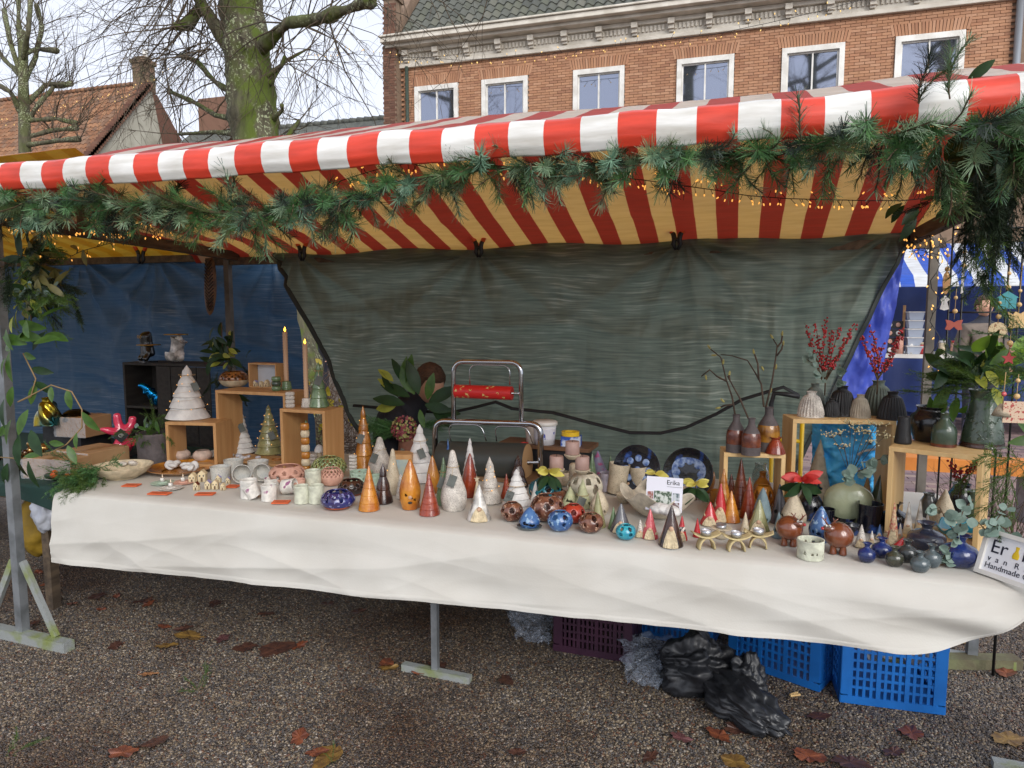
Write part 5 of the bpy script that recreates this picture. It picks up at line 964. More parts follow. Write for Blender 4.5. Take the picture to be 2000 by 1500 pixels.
vessel(1580, 1020, 962, 50, 'dark blue pot holding the red poinsettia', NV, 'round', 'ceramic_pot', 'pot')
# plates, bowl, photo board
for x, lb, k in ((1245, 'navy plate with pale blue flower blotches standing upright', 0), (1345, 'navy plate with blue white swirl standing upright', 1)):
    c = PY(x, 950, 3.3); c.z = ZT; t = thing('ceramic_plate', lb, 'plate', c, -.25); M = Matrix.Translation((0, 0, .115)) @ Matrix.Rotation(radians(78), 4, 'X'); ob('dish', MB().lathe(spl([(.0004, .0), (.07, .001), (.1, .008), (.115, .016), (.116, .019), (.098, .013), (.066, .006), (.0004, .005)], 4), 60, None, (), M), NV, t)
    sp3 = MB(); rn = random.Random(k + 3); pale = glaze('sky_blotch', (150, 172, 206), (70, 100, 160), 60)
    for q in range(9 if k == 0 else 5): a = q * .785; r = .055 if q < 8 else 0; sp3.ball((r * cos(a), r * sin(a), .0065), .017, 14, 6, (1, 1, .12), None, M)
    if k: sp3.lathe([(.052, .006), (.072, .0075), (.078, .0085)], 48, lambda r, z, a: (r * (1 + .08 * sin(3 * a)), z + .001), (), M)
    ob('blotches', sp3, pale, t)
def wavy(r, z, a): k = max(0, z / .1) ** 2; return (r * (1 + .07 * k * sin(5 * a)), z + .022 * k * sin(5 * a + 1))
c, H, Rr = spot(1285, 1030, 955, 190); t = thing('wavy_bowl', 'large cream bowl with a rippled rim', 'bowl', c, .5); ob('body', MB().lathe(spl([(.0004, 0), (.06, 0), (.1, .03), (.135, .075), (.15, .1), (.146, .1), (.128, .07), (.09, .03), (.0004, .012)], 7), 90, wavy), matte('bowl_cream', (206, 196, 176)), t)
pebblepile(1288, 1003, ZT + .06, 4, .06, .02, W1, 'white painted ornament lying in the rippled bowl', s=.034, seed=9)
vessel(1203, 968, 903, 40, 'cream cup stacked on a ring beside the navy plate', CRD, 'cup', tilt=.12); vessel(1253, 968, 908, 42, 'cream cup stacked on a ring beside the photo board', CRD, 'cup', tilt=-.1); gnome(1227, 965, 905, 24, 'slim pewter gnome between the two cream cups', GY, seed=5)
bd = thing('photo_board', 'white card with small product photos and the maker name', 'photo board', PY(1262, 985, 2.86), -.05); bd.location.z = ZT + .052
pw = mat('white_card', (226, 226, 236), .5); 
M = Matrix.Rotation(radians(-10), 4, 'X'); ob('card', MB().box((.07, 0, .068), (.145, .004, .136), M), pw, bd, smooth=False)
for (x0, z0, ww, hh, c1, c2) in ((.03, .01, .07, .07, (70, 90, 70), (200, 206, 200)), (.004, .045, .022, .03, (150, 90, 80), (190, 180, 180)), (.004, .008, .022, .03, (60, 70, 64), (150, 150, 150)), (.105, .045, .026, .03, (90, 106, 110), (190, 196, 200)), (.105, .008, .026, .03, (110, 80, 80), (190, 190, 190))):
    ob('photo', MB().box((x0 + ww / 2, -.0032, z0 + hh / 2), (ww, .0012, hh), M), mat('photo_%d' % int(x0 * 1000 + z0 * 9999), c1, .4, c2, 60, .45, .55), bd, smooth=False)
o = link('writing', textmesh('Erika', .026, STR, .0003), bd); o.matrix_local = M @ Matrix.Translation((.078, -.0028, .108)) @ Matrix.Rotation(radians(90), 4, 'X')
ob('line', MB().box((.11, -.0027, .099), (.06, .0008, .001), M), STR, bd, smooth=False)
vessel(1373, 965, 905, 46, 'amber jar with brown rim behind the poinsettia', AM2, 'jar', 'ceramic_jar', 'jar', band=(.93, 1.0, BRN))
# ---- front gnomes, arches
gnome(1212, 1042, 983, 42, 'dark pewter gnome behind the turquoise lantern', GY, flute=18); gnome(1269, 1054, 994, 33, 'pink gnome with cream dots', PK, dot=SPT, ba=.6); gnome(1310, 1071, 987, 48, 'dark brown gnome with long plaited beard', CHO, bh=.5, ba=.62); gnome(1331, 1057, 1007, 23, 'red gnome with black patterned band', RD, band=mat('pattern_band', (40, 40, 44), .6, (210, 200, 190), 120, .5, .52)); cone(1361, 1050, 1012, 16, 'small plain red cone', RD, 'smooth'); gnome(1386, 1028, 980, 38, 'squat red gnome with cream stars', RD, dot=SPT); gnome(1406, 1020, 944, 34, 'tall red gnome with cream stars', RD, dot=SPT, seed=4)
ALU = mat('tealight_tin', (190, 192, 198), .3, metal=.8); WAX = mat('white_wax', (226, 224, 226), .4); ARC = matte('arch_clay', (196, 178, 132))
for i, (x, y, rz, lb) in enumerate(((1378, 1074, .25, 'cream arch tealight holder beside the red cone'), (1437, 1078, .15, 'cream arch tealight holder in the middle'), (1481, 1072, -.15, 'cream arch tealight holder under the green gnome'))):
    c = TZ(x, y, ZT) + Vector((0, .02, 0)); t = thing('arch_tealight_holder', lb, 'tealight holder', c, rz + .15); a = MB()
    def af(u, v): an = pi * u; r = .031; return (-cos(an) * r, (v - .5) * .036, sin(an) * .044)
    solid(ob('arch', a.grid(af, 24, 3), ARC, t), .006); solid(ob('saucer', MB().grid(lambda u, v: ((u - .5) * .1, (v - .5) * .05 * (1 - .3 * abs(u - .5)), .046 + .016 * (2 * (u - .5)) ** 2), 16, 6), ARC, t), .004)
    tl_ = thing('tealight', 'tin tealight on the ' + lb, 'tealight', c + Vector((0, 0, .0505))); ob('cup', MB().lathe([(.0004, 0), (.018, 0), (.019, .018), (.0185, .018), (.0175, .014)], 26), ALU, tl_); ob('wax', MB().lathe([(.0178, .0145), (.0004, .015)], 24), WAX, tl_)
c = TZ(1408, 1052, ZT) + Vector((0, .01, 0)); t = thing('tealight_dish', 'raised cream dish with a tealight before the tall red gnome', 'tealight dish', c); ob('dish', MB().lathe(spl([(.0004, 0), (.02, 0), (.014, .03), (.036, .036), (.036, .04), (.0004, .037)], 4), 30), CRD, t); ob('tin', MB().lathe([(.0004, .038), (.018, .038), (.019, .055), (.017, .052), (.0004, .052)], 24), ALU, t)
cone(1411, 1012, 915, 40, 'tall honey banded tree behind the red gnomes', AM2, 'band', 7); cone(1428, 1022, 958, 34, 'shorter honey banded tree', AM, 'band', 5); cone(1446, 995, 895, 36, 'dark red brown banded tree inside the small box', BRN, 'band', 7, z=fS); cone(1461, 1014, 931, 34, 'rust banded tree in front of the small box', RU, 'band', 6)
vessel(1488, 980, 918, 34, 'olive amber bottle inside the small box', AM2, 'bottle', 'ceramic_bottle', 'bottle', z=fS); pierced(1490, 995, 944, 40, 'orange pumpkin lantern with cut strips', AM, 'round', ring(8, .6, .008, 2) + ring(4, .25, .006), z=fS); vessel(1484, 968, 902, 32, 'clear glass jar inside the small box', mat('clear_glass', (220, 230, 230), .05, transm=.9, spec=.6), 'jar', 'glass_jar', 'jar', z=fS)
gnome(1481, 1043, 975, 42, 'olive green gnome behind the arch holders', OLV, flute=16); cone(1487, 1032, 952, 34, 'slate blue dotted tree', SG, 'belly', holes=18, hr=.004, seed=5); cone(1522, 1024, 945, 40, 'pewter grey pointed cone with holes', GY, 'smooth', holes=10, hr=.004); cone(1548, 1040, 960, 46, 'beige dotted tree behind the brown reindeer', CRD, 'belly', holes=14, hr=.0035, seed=2); cone(1600, 1062, 988, 42, 'slate blue dotted house lantern between the reindeer', BL, 'belly', holes=18, hr=.004, seed=8); cone(1594, 980, 858, 54, 'tall pale stone tree with holes', matte('stone', (188, 176, 154)), 'band', 4, holes=22, hr=.0045, lights=0)
def reindeer(x, yb, yt, w, label, hd):
    c, H, Rr = spot(x, yb, yt, w); t = thing('ceramic_reindeer', label, 'ceramic reindeer', c, face(c)); r = Rr * .9; lz = r * .45; cz = lz + r * .86
    ob('body', MB().ball((0, 0, cz), r, 30, 20, (1, 1, .95)), mat('reindeer_glaze', (122, 66, 38), .25, (104, 52, 30), 20, coat=1.0), t); RM = MC['reindeer_glaze']
    for a in (-2.3, -.85, .85, 2.3): ob('leg', MB().lathe(spl([(.0004, 0), (r * .24, 0), (r * .26, r * .1), (r * .2, lz), (r * .2, lz + r * .3), (.0004, lz + r * .3)], 3), 16), RM, t, (cos(a) * r * .5, sin(a) * r * .45, 0))
    hx = hd * r * .62; hp = Vector((hx, -r * .55, cz + r * .55)); h = ob('head', MB().ball((0, 0, 0), r * .36, 18, 12, (1.25, .9, .8)), RM, t, hp)
    ob('nose', MB().ball((hd * r * .44, -r * .12, 0), r * .12, 12, 8), RD, h)
    for s in (-1, 1):
        ob('eye', MB().ball((hd * r * .1 + s * r * .12, -r * .22, r * .24), r * .11, 12, 8), GW, h); ob('pupil', MB().ball((hd * r * .12 + s * r * .12, -r * .32, r * .25), r * .04, 8, 6), BK_, h)
        ob('antler', MB().tube([(s * r * .12, .02 * r, r * .25), (s * r * .3, 0, r * .55), (s * r * .55, 0, r * .8)], [r * .07, r * .06, r * .03], 7).tube([(s * r * .3, 0, r * .55), (s * r * .22, 0, r * .82)], [r * .05, r * .025], 6), RM, h)
reindeer(1540, 1071, 1004, 56, 'brown reindeer with red nose behind the cream dotted cup', 1); reindeer(1636, 1088, 1012, 60, 'brown reindeer with red nose beside the small blue vases', -1)
pierced(1582, 1096, 1048, 52, 'cream dotted cup between the two reindeer', MG, 'tumbler', dots(1, 1, 12, .004, 3, .2, .8), name='tealight_cup', cat='cup')
# ---- right part
c, H, Rr = spot(1655, 1034, 930, 92); t = thing('flask_vase', 'flat round celadon flask vase with a short neck', 'vase', c, face(c)); S = spl([(.0004, 0), (.3, .0), (.76, .1), (1, .4), (.86, .68), (.5, .82), (.2, .88), (.15, .98), (.19, 1)], 5); ob('body', MB().lathe([(r * Rr, z * H) for r, z in S], 44), CEL, t, None, None, True, (1, .45, 1)); FV = c + Vector((0, 0, H))
vessel(1634, 1012, 972, 42, 'navy cup with blue blotch behind the reindeer', NV, 'cup'); vessel(1697, 1042, 978, 48, 'tall navy cup with blue blotches', NV, 'cup'); vessel(1650, 1030, 1005, 40, 'low navy bowl beside the reindeer', NV, 'bowl', 'ceramic_bowl', 'bowl'); vessel(1745, 1042, 976, 52, 'round navy bottle vase behind the white gnomes', NV, 'bud', 'ceramic_vase', 'vase')
cone(1652, 960, 885, 34, 'olive brown leaning cone behind the flask vase', matte('olive_brown', (128, 112, 76)), 'smooth', lean=.1); cone(1690, 1000, 930, 30, 'tan cone with one hole behind the flask', matte('tan', (176, 148, 104)), 'smooth', holes=5, hr=.004); cone(1717, 1002, 925, 46, 'dark green flat leaf shaped tree', GRD, 'smooth', flute=4); cone(1708, 970, 910, 30, 'grey pointed leaf tree behind the green one', GY, 'belly')
gnome(1743, 1064, 981, 22, 'cream gnome with red patterned hat', matte('red_pattern', (214, 190, 150), (190, 90, 80), 90)); gnome(1772, 1052, 979, 21, 'slim white gnome with pale nose', GW); gnome(1794, 1048, 974, 20, 'slim white gnome next to the wooden box', GW, seed=3); gnome(1681, 1070, 1024, 24, 'small curled white gnome', W2); gnome(1702, 1062, 1036, 14, 'tiny white gnome in front of the navy cup', GW); gnome(1757, 1056, 1022, 13, 'tiny white gnome between slim gnomes', GW); gnome(1717, 1054, 1024, 16, 'tiny blue hatted gnome', BL); cone(1754, 1070, 1046, 18, 'little red curled hat', RD, 'smooth', lean=.4, name='ceramic_hat', cat='ceramic hat')
for a in ((1692, 1101, 1060, 33, 'small bright blue bud vase at the front', COB), (1721, 1092, 1050, 38, 'bright blue bud vase behind the small one', COB), (1746, 1109, 1067, 34, 'dark moss green bud vase in the front row', glaze('moss', (66, 68, 54))), (1771, 1101, 1054, 36, 'charcoal green bud vase', glaze('charcoal', (58, 62, 62))), (1796, 1120, 1077, 36, 'grey blue bud vase at the very front', GG), (1818, 1111, 1063, 36, 'grey green bud vase by the cobalt vase', GG), (1808, 1080, 1020, 68, 'large dark blue grey bud vase', glaze('ink', (48, 54, 76), (62, 64, 74))), (1872, 1113, 1044, 68, 'large cobalt blue vase with eucalyptus', COB)): vessel(*a, 'bud', 'bud_vase', 'vase', rimback=False)
t = vessel(1876, 1060, 1020, 88, 'turquoise and white rippled dish', TQ, 'dish', 'ceramic_dish', 'dish', fn=lambda r, z, a: (r * (1 + .06 * sin(6 * a)), z + .3 * z * sin(6 * a)))
vessel(1812, 1013, 960, 28, 'grey ribbed jar inside the large box', glaze('steel', (92, 96, 96)), 'jar', 'ceramic_jar', 'jar', z=fR); cone(1842, 1022, 955, 52, 'cream dotted cone inside the large box', CRD, 'smooth', holes=14, hr=.004, z=fR); tj = vessel(1874, 1010, 940, 46, 'black glossy jar with berries inside the large box', BKG, 'jar', 'ceramic_jar', 'jar', z=fR); vessel(1905, 1015, 957, 30, 'dark green cup inside the large box', GRD, 'tumbler', z=fR)
vessel(1763, 868, 811, 29, 'narrow black cup on the large box', BK_, 'thin', 'ceramic_vase', 'vase', z=zR); vessel(1817, 866, 786, 78, 'round black jug on the large box', BKG, 'jar', 'ceramic_jug', 'jug', z=zR); vessel(1842, 874, 803, 44, 'small green leaf patterned bottle on the large box', GRD, 'bottle', 'ceramic_bottle', 'bottle', z=zR, foot=(.12, BRN)); tg = vessel(1917, 877, 754, 74, 'tall green pitcher pressed with leaf marks', GRD, 'pitcher', 'ceramic_pitcher', 'pitcher', z=zR, foot=(.1, CHO))
lf = MB(); _c, Hh, Rh = spot(1917, 877, 754, 74, zR); Hh -= Rh * .18
for k in range(46):
    a = -pi / 2 + rg.uniform(-1.5, 1.5); fz = rg.choice((.18, .24, .3, .46, .52, .58)) + rg.uniform(-.02, .02); zz = fz * Hh; r = Rh * (1 - .36 * (fz - .06)) * 1.0 + .001; M = Matrix.Translation((r * cos(a), r * sin(a), zz)) @ Matrix.Rotation(a + pi / 2, 4, 'Z') @ Matrix.Rotation(rg.choice((-.7, .7)), 4, 'Y'); lf.ball((0, 0, 0), .009, 8, 5, (1, .18, .28), None, M)
tag(ob('leaf_relief', lf, GRD, tg), kind='stuff')
for a in ((1583, 816, 760, 48, 'cream fluted vase on the wide box', W2), (1643, 814, 749, 52, 'tall black fluted vase on the wide box', BK_), (1624, 815, 775, 32, 'short black fluted vase on the wide box', BK_), (1679, 817, 767, 38, 'beige fluted vase on the wide box', matte('greige', (170, 160, 142))), (1713, 812, 738, 58, 'grey green fluted vase holding red berries', matte('sage', (92, 102, 92))), (1741, 821, 760, 52, 'charcoal fluted vase at the end of the wide box', BK_), (1590, 806, 745, 40, 'grey green vase of berries behind the cream one', matte('sage2', (104, 112, 104)))): vessel(*a, 'bell', 'fluted_vase', 'vase', z=zT2, flute=24)
BND = glaze('brown_band', (116, 62, 40), (84, 40, 28), 30); BAM = glaze('amber_band', (170, 120, 44), (120, 76, 30), 24); vb = []
for x, yb, yt, ww, mm, lb in ((1436, 885, 806, 36, BND, 'brown banded bottle vase at the edge of the small box'), (1466, 891, 813, 36, BND, 'brown banded bottle vase in front of the others'), (1499, 884, 791, 42, BAM, 'tallest bottle vase with an amber band')): vb.append(vessel(x, yb, yt, ww, lb, DGY, 'bottle', 'bottle_vase', 'vase', z=zS, band=(.2, .62, mm)))
vessel(1514, 888, 850, 38, 'small rust flared vase on the small box', RU, 'flared', 'ceramic_vase', 'vase', z=zS)

# ---- further small stock packed between the larger pieces
AMB = mat('amber_glass', (150, 90, 30), .1, spec=.8, coat=.5)
vessel(541, 905, 894, 20, 'small amber glass tealight beside the platter', AMB, 'tumbler', 'tealight_glass', 'tealight glass'); pierced(706, 948, 916, 46, 'mint dotted dish behind the brown bowl', MINT, 'tumbler', ring(9, .5, .004) + ring(9, .75, .004, 1, .5)); vessel(735, 948, 925, 30, 'mint cup behind the dark brown tree', MINT, 'tumbler')
vessel(1072, 905, 876, 16, 'slim amber bottle beside the chrome stand', AMB, 'bottle', 'glass_bottle', 'bottle'); vessel(1100, 952, 918, 40, 'cream pot under the candle stand', CRD, 'round', 'ceramic_pot', 'pot'); vessel(1085, 985, 952, 50, 'copper brown pot behind the large lantern', COP, 'round', 'ceramic_pot', 'pot'); vessel(1188, 962, 920, 34, 'pale lilac cup before the dotted hat', matte('lilac', (196, 190, 204)), 'cup'); vessel(1220, 985, 962, 34, 'cream ring dish behind the pewter gnome', CRD, 'dish', 'ceramic_dish', 'dish')
cone(785, 975, 925, 24, 'small pale grey tree beside the orange double tree', W2, 'tier', 4); cone(895, 960, 905, 22, 'small green glazed cone behind the speckled tree', GR, 'smooth'); cone(988, 975, 925, 20, 'small rust cone behind the leafy white tree', RU, 'band', 4); cone(1045, 985, 940, 22, 'small white cone behind the teal lantern', W1, 'smooth'); cone(1428, 985, 925, 24, 'small dark red cone behind the honey trees', BRN, 'band', 5); cone(1340, 985, 948, 20, 'small green cone behind the rippled bowl', GR, 'smooth'); cone(1455, 1040, 1000, 18, 'little cream cone beside the olive gnome', CRD, 'smooth'); cone(1520, 1052, 1000, 26, 'grey blue cone beside the reindeer', SG, 'smooth', holes=8)
vessel(1560, 1010, 975, 36, 'black glazed cup behind the beige dotted tree', NV, 'cup'); vessel(1612, 1030, 990, 34, 'black glazed small cup behind the blue lantern', NV, 'cup'); vessel(1668, 1048, 1022, 36, 'small navy dish stacked by the navy cup', NV, 'bowl', 'ceramic_bowl', 'bowl'); gnome(1732, 1050, 1015, 14, 'tiny cream gnome leaning on the navy vase', W2); gnome(1810, 1040, 1000, 14, 'tiny white gnome at the foot of the wooden box', GW); vessel(1845, 1100, 1072, 28, 'tiny slate bud vase beside the cobalt vase', GG, 'bud', 'bud_vase', 'vase', rimback=False)
gnome(1250, 1050, 1015, 20, 'small grey gnome between the turquoise lantern and the pink gnome', W2); cone(1197, 1035, 990, 20, 'thin sage cone beside the pewter gnome', GR, 'smooth'); vessel(1400, 985, 955, 30, 'honey cup behind the squat red gnome', AM2, 'cup')
# ================================================================== MORE GOODS ON THE TABLE
CHR = mat('chrome', (190, 192, 196), .12, metal=1.0); YS = 3.42
st2 = thing('wrapping_paper_stand', 'two tier chrome stand for wrapping paper rolls', 'paper stand', PY(950, 940, YS)); st2.location.z = ZT
def arch(px, r, Y, n=6):
    P = [PY(x, y, Y) for x, y in px]; Q = [P[0]]
    for i in range(1, len(P) - 1):
        a = (P[i - 1] - P[i]); b = (P[i + 1] - P[i]); d = min(.06, a.length * .45, b.length * .45); a = P[i] + a.normalized() * d; b = P[i] + b.normalized() * d
        for k in range(n + 1): t = k / n; Q.append(a * (1 - t) ** 2 + P[i] * 2 * t * (1 - t) + b * t * t)
    return MB().tube(Q + [P[-1]], r, 14)
wob('lower_frame', arch([(850, 945), (850, 822), (1056, 828), (1056, 950)], .0155, YS), CHR, st2); wob('upper_frame', arch([(886, 822), (886, 706), (1018, 708), (1018, 826)], .0125, YS), CHR, st2)
wob('cutter_bar', arch([(918, 752), (916, 712), (996, 714), (996, 752)], .003, YS - .01), CHR, st2); wob('cutter_bar', arch([(882, 868), (874, 828), (940, 830), (950, 862)], .003, YS - .01), CHR, st2); wob('cutter_bar', arch([(970, 862), (966, 832), (1030, 834), (1040, 866)], .003, YS - .01), CHR, st2)
wob('base_plate', MB().box((PY(950, 935, YS).x, YS, ZT + .012), (.58, .2, .02)), wood('base', (130, 100, 70), (110, 84, 60), 10, 0), st2, False)
def roll(x0, y0, x1, y1, rpx, label, m, Y, core=True):
    a = PY(x0, y0, Y); b = PY(x1, y1, Y); t0 = Y / ray(x0, y0).y; r = rpx * t0; t = thing('paper_roll', label, 'paper roll', a); L = (b - a).length; ax = (b - a).normalized().to_track_quat('Z', 'Y').to_matrix().to_4x4()
    ob('paper', MB().lathe([(.012, 0), (r, 0), (r, L), (.012, L), (.012, 0)], 40, None, (), ax), m, t); smoothby(t.children[0])
    return t, L, ax, r
t, L, ax, r = roll(862, 897, 1030, 903, 36, 'thick dark grey wrapping paper roll on the chrome stand', mat('dark_paper', (56, 58, 54), .45), YS - .02); ob('kraft_end', MB().lathe([(.014, L + .001), (r * .97, L + .001), (r * .97, L + .003), (.014, L + .003)], 40, None, (), ax), mat('kraft', (170, 134, 92), .8), t, smooth=False); ob('axle', MB().tube([(0, 0, -.03), (0, 0, L + .06)], .008, 10), CHR, t).matrix_local = ax
t, L, ax, r = roll(890, 764, 1000, 768, 13, 'red wrapping paper roll with gold figures', mat('red_paper', (196, 36, 34), .4), YS - .005); ob('axle', MB().tube([(0, 0, -.015), (0, 0, L + .05)], .006, 8), CHR, t).matrix_local = ax
gd = MB(); GOLD = mat('gold_print', (206, 180, 110), .5)
for k in range(46):
    a = rg.uniform(0, 6.3); zz = rg.uniform(.01, L - .01); M = ax @ Matrix.Translation((cos(a) * (r + .0006), sin(a) * (r + .0006), zz)) @ Matrix.Rotation(a, 4, 'Z') @ Matrix.Rotation(pi / 2, 4, 'Y') @ Matrix.Rotation(rg.uniform(0, 6), 4, 'Z'); q = [((.009 if i % 2 == 0 else .0035) * cos(i * pi / 5), (.009 if i % 2 == 0 else .0035) * sin(i * pi / 5), 0) for i in range(10)]
    if k % 3 == 0: q = [(-.008, -.006, 0), (.008, -.006, 0), (0, .009, 0)]
    if k % 3 == 1: q = [(.007 * cos(i * pi / 6), .007 * sin(i * pi / 6), 0) for i in range(9)] + [(.004 * cos(i * pi / 6), .004 * sin(i * pi / 6), 0) for i in range(8, -1, -1)]
    gd.add(q, [tuple(range(len(q)))], M)
tag(ob('gold_figures', gd, GOLD, t, smooth=False), kind='stuff')
# centre bouquet
c, H, Rr = spot(800, 905, 850, 44); vs_ = thing('wooden_vase', 'reddish brown vase holding the hydrangea bouquet', 'vase', c, face(c)); ob('body', MB().lathe(spl([(.0004, 0), (Rr * .9, 0), (Rr, H * .3), (Rr * .9, H), (Rr * .8, H), (.0004, H * .3)], 5), 32), matte('brownred', (128, 84, 66)), vs_); add_tag(vs_, H, Rr, .4, -.6)
c = c + Vector((0, 0, H)); HY = [leafmesh('petal', .016, .016, mat('hydrangea_red', (138, 66, 70), .6, (110, 44, 54), 60), 0, .1, 1, 2), leafmesh('petal', .016, .016, mat('hydrangea_green', (150, 150, 84), .6, (130, 110, 80), 60), 0, .1, 1, 2)]
b = thing('hydrangea_bouquet', 'bouquet of laurel, fir and a dusky red hydrangea', 'bouquet', tuple(c)); 
for k in range(330):
    d = Vector((rg.gauss(0, 1), rg.gauss(0, 1) - .5, rg.gauss(0, 1))).normalized(); p = c + Vector((-.005, -.05, .045)) + Vector((d.x * .075, d.y * .05, d.z * .07)); put(HY[1 if rg.random() < .28 + .3 * (d.x > .3) else 0], 'petal', b, p, d.cross(Vector((rg.gauss(0, 1), rg.gauss(0, 1), rg.gauss(0, 1)))), rg.uniform(0, 6), rg.uniform(.8, 1.3)) if k < 290 else None
for x, y, dx, dz, k, s in ((818, 770, -.2, 1, 0, 1.3), (810, 770, -.5, .9, 1, 1.2), (835, 780, .3, 1, 1, 1.0), (838, 785, .9, .5, 0, 1.3), (830, 790, .8, -.1, 0, 1.1), (800, 775, -.9, .5, 0, 1.2), (775, 770, -.6, .8, 2, .9), (775, 790, -1, -.3, 2, .9), (790, 760, 0, 1, 1, 1.2), (800, 745, .1, 1, 1, 1.0), (850, 805, 1, .1, 0, 1.0), (790, 790, -.6, .2, 0, 1.2), (768, 745, -.5, .6, 2, .7), (820, 800, .2, -.5, 1, .7), (785, 745, -.2, 1, 0, .9), (778, 775, -.3, .4, 0, 1.1), (845, 800, .7, -.4, 0, 1)):
    put(laurel[k], 'leaf', b, PY(x, y, c.y - .04 + rg.uniform(-.02, .02)), (dx, -.25, dz), rg.uniform(-.4, .4), s * 1.5)
for k in range(26): put(rg.choice(FRP), 'frond', b, c + Vector((rg.uniform(-.08, -.0), rg.uniform(-.03, .03), rg.uniform(0, .05))), (-1, rg.gauss(-.2, .2), rg.uniform(-.25, .35)), rg.uniform(0, 6), rg.uniform(.6, .9))
for k in range(7): put(rg.choice(FRP), 'frond', b, c + Vector((.06, .02, .06)), (1, rg.gauss(0, .2), rg.uniform(-.3, .4)), rg.uniform(0, 6), .55)
bx = thing('picture_box', 'wooden box frame with a blue picture beside the white trees', 'picture box', TZ(768, 945, ZT), .3); ob('frame', MB().box((.045, .04, .075), (.1, .1, .15)), OAK, bx, smooth=False); ob('picture', MB().box((.047, -.0125, .075), (.06, .004, .1)), mat('blue_picture', (110, 150, 180), .4, (180, 180, 150), 8), bx, smooth=False)
# things behind: tub, cup, box, tape, board
bo = tag(ob('wooden_board', MB().box((0, 0, 0), (.5, .2, .02)), wood('board', (122, 86, 58), (100, 70, 48), 10, 0), None, PY(1070, 868, 3.6), (0, 0, -.05), False), 'brown wooden board lying behind the paper stand', 'board')
zb_ = bo.location.z + .0105
sup = tag(ob('black_crate', MB().box((0, 0, (bo.location.z - .0105 - ZT) / 2), (.44, .16, bo.location.z - .011 - ZT)), BK_, None, (bo.location.x, bo.location.y, ZT), (0, 0, -.05), False), 'black crate carrying the brown wooden board', 'crate')
def onb(x, Y=3.56): p = PY(x, 860, Y); p.z = zb_; return p
t = thing('plastic_tub', 'white plastic tub with lid and blue print', 'tub', onb(1064)); ob('tub', MB().lathe([(.0004, 0), (.052, 0), (.06, .1), (.0004, .1)], 36), mat('tub_white', (224, 224, 228), .4), t); ob('lid', MB().lathe([(.0004, .1), (.064, .1), (.066, .104), (.066, .116), (.06, .122), (.0004, .122)], 36), white, t); ob('print', MB().lathe([(.0545, .03), (.0595, .085)], 36), mat('tub_print', (222, 222, 230), .4, (80, 90, 170), 30, .56, .6), t)
t = thing('paper_cup', 'plain white paper cup beside the tub', 'cup', onb(1038)); ob('cup', MB().lathe([(.0004, 0), (.026, 0), (.036, .1), (.037, .102), (.034, .1), (.0004, .01)], 28), mat('paper_white', (216, 204, 190), .7), t)
tag(ob('blue_box', MB().box((0, 0, .025), (.1, .08, .05)), mat('blue_pack', (46, 84, 170), .5, (196, 206, 226), 9, .5, .54), None, onb(1116), (0, 0, .1), False), 'small blue and white cardboard pack', 'box')
tp_ = ob('tape_roll', MB().lathe([(.03, 0), (.046, 0), (.046, .022), (.03, .022), (.03, 0)], 36), mat('yellow_tape', (226, 186, 40), .4), None, onb(1114) + Vector((0, 0, .0506))); tag(smoothby(tp_), 'yellow tape roll lying on the blue pack', 'tape')
sc_ = thing('scissors', 'red handled scissors on the wooden board', 'scissors', onb(1016, 3.5)); ob('blade', MB().box((-.03, 0, .004), (.08, .008, .003)), CHR, sc_, smooth=False)
for s in (-1, 1): ob('handle', MB().tube([(.02 + .018 * cos(a), s * .014 + .012 * sin(a), .006) for a in [i * pi / 6 for i in range(13)]], .004, 6), mat('red_plastic', (206, 50, 44), .4), sc_)
# vases: berries, magnolia twigs, eucalyptus, dried flowers
BER = mat('red_berry', (176, 26, 30), .25, (140, 16, 22), 30, coat=.5)
def berries(label, c, h, n, spread, seed, tilt=(0, 0)):
    rn = random.Random(seed); t = thing('berry_branches', label, 'berry branches', tuple(c)); S = MB(); B = MB()
    for k in range(n):
        d = Vector((rn.uniform(-spread, spread) + tilt[0], rn.uniform(-spread, spread) * .5, 1)).normalized(); P = [Vector(c) + Vector((0, 0, -.06))]
        P.append(Vector(c)); L = h * rn.uniform(.55, 1.0)
        for i in range(5): d = (d + Vector((rn.gauss(0, .12), rn.gauss(0, .1), .03))).normalized(); P.append(P[-1] + d * L / 5)
        S.tube(P, [.003, .003, .0026, .0022, .0018, .0014, .001], 5)
        for j in range(int(46 * L / .25)):
            i = rn.randint(3, 6); p = P[i - 1].lerp(P[i], rn.random()); o = Vector((rn.gauss(0, 1), rn.gauss(0, 1), rn.gauss(0, 1))).normalized() * rn.uniform(.004, .014); B.ball(p + o, rn.uniform(.0036, .0052), 8, 6)
    wob('branch', S, STEM, t); tag(wob('berries', B, BER, t), kind='stuff')
def top(x, y, Y): return PY(x, y, Y)
berries('red winter berries in the grey green vase behind the cream one', PY(1612, 745, 3.24), .3, 7, .42, 1); berries('red winter berries in the sage fluted vase', PY(1714, 742, 3.22), .28, 7, .42, 2); berries('red berries in the black jar inside the large box', PY(1876, 945, 3.0), .11, 5, .55, 3)
rn = random.Random(5)
BUD = mat('magnolia_bud', (170, 164, 96), .8, (140, 130, 80), 60, bump=.4)
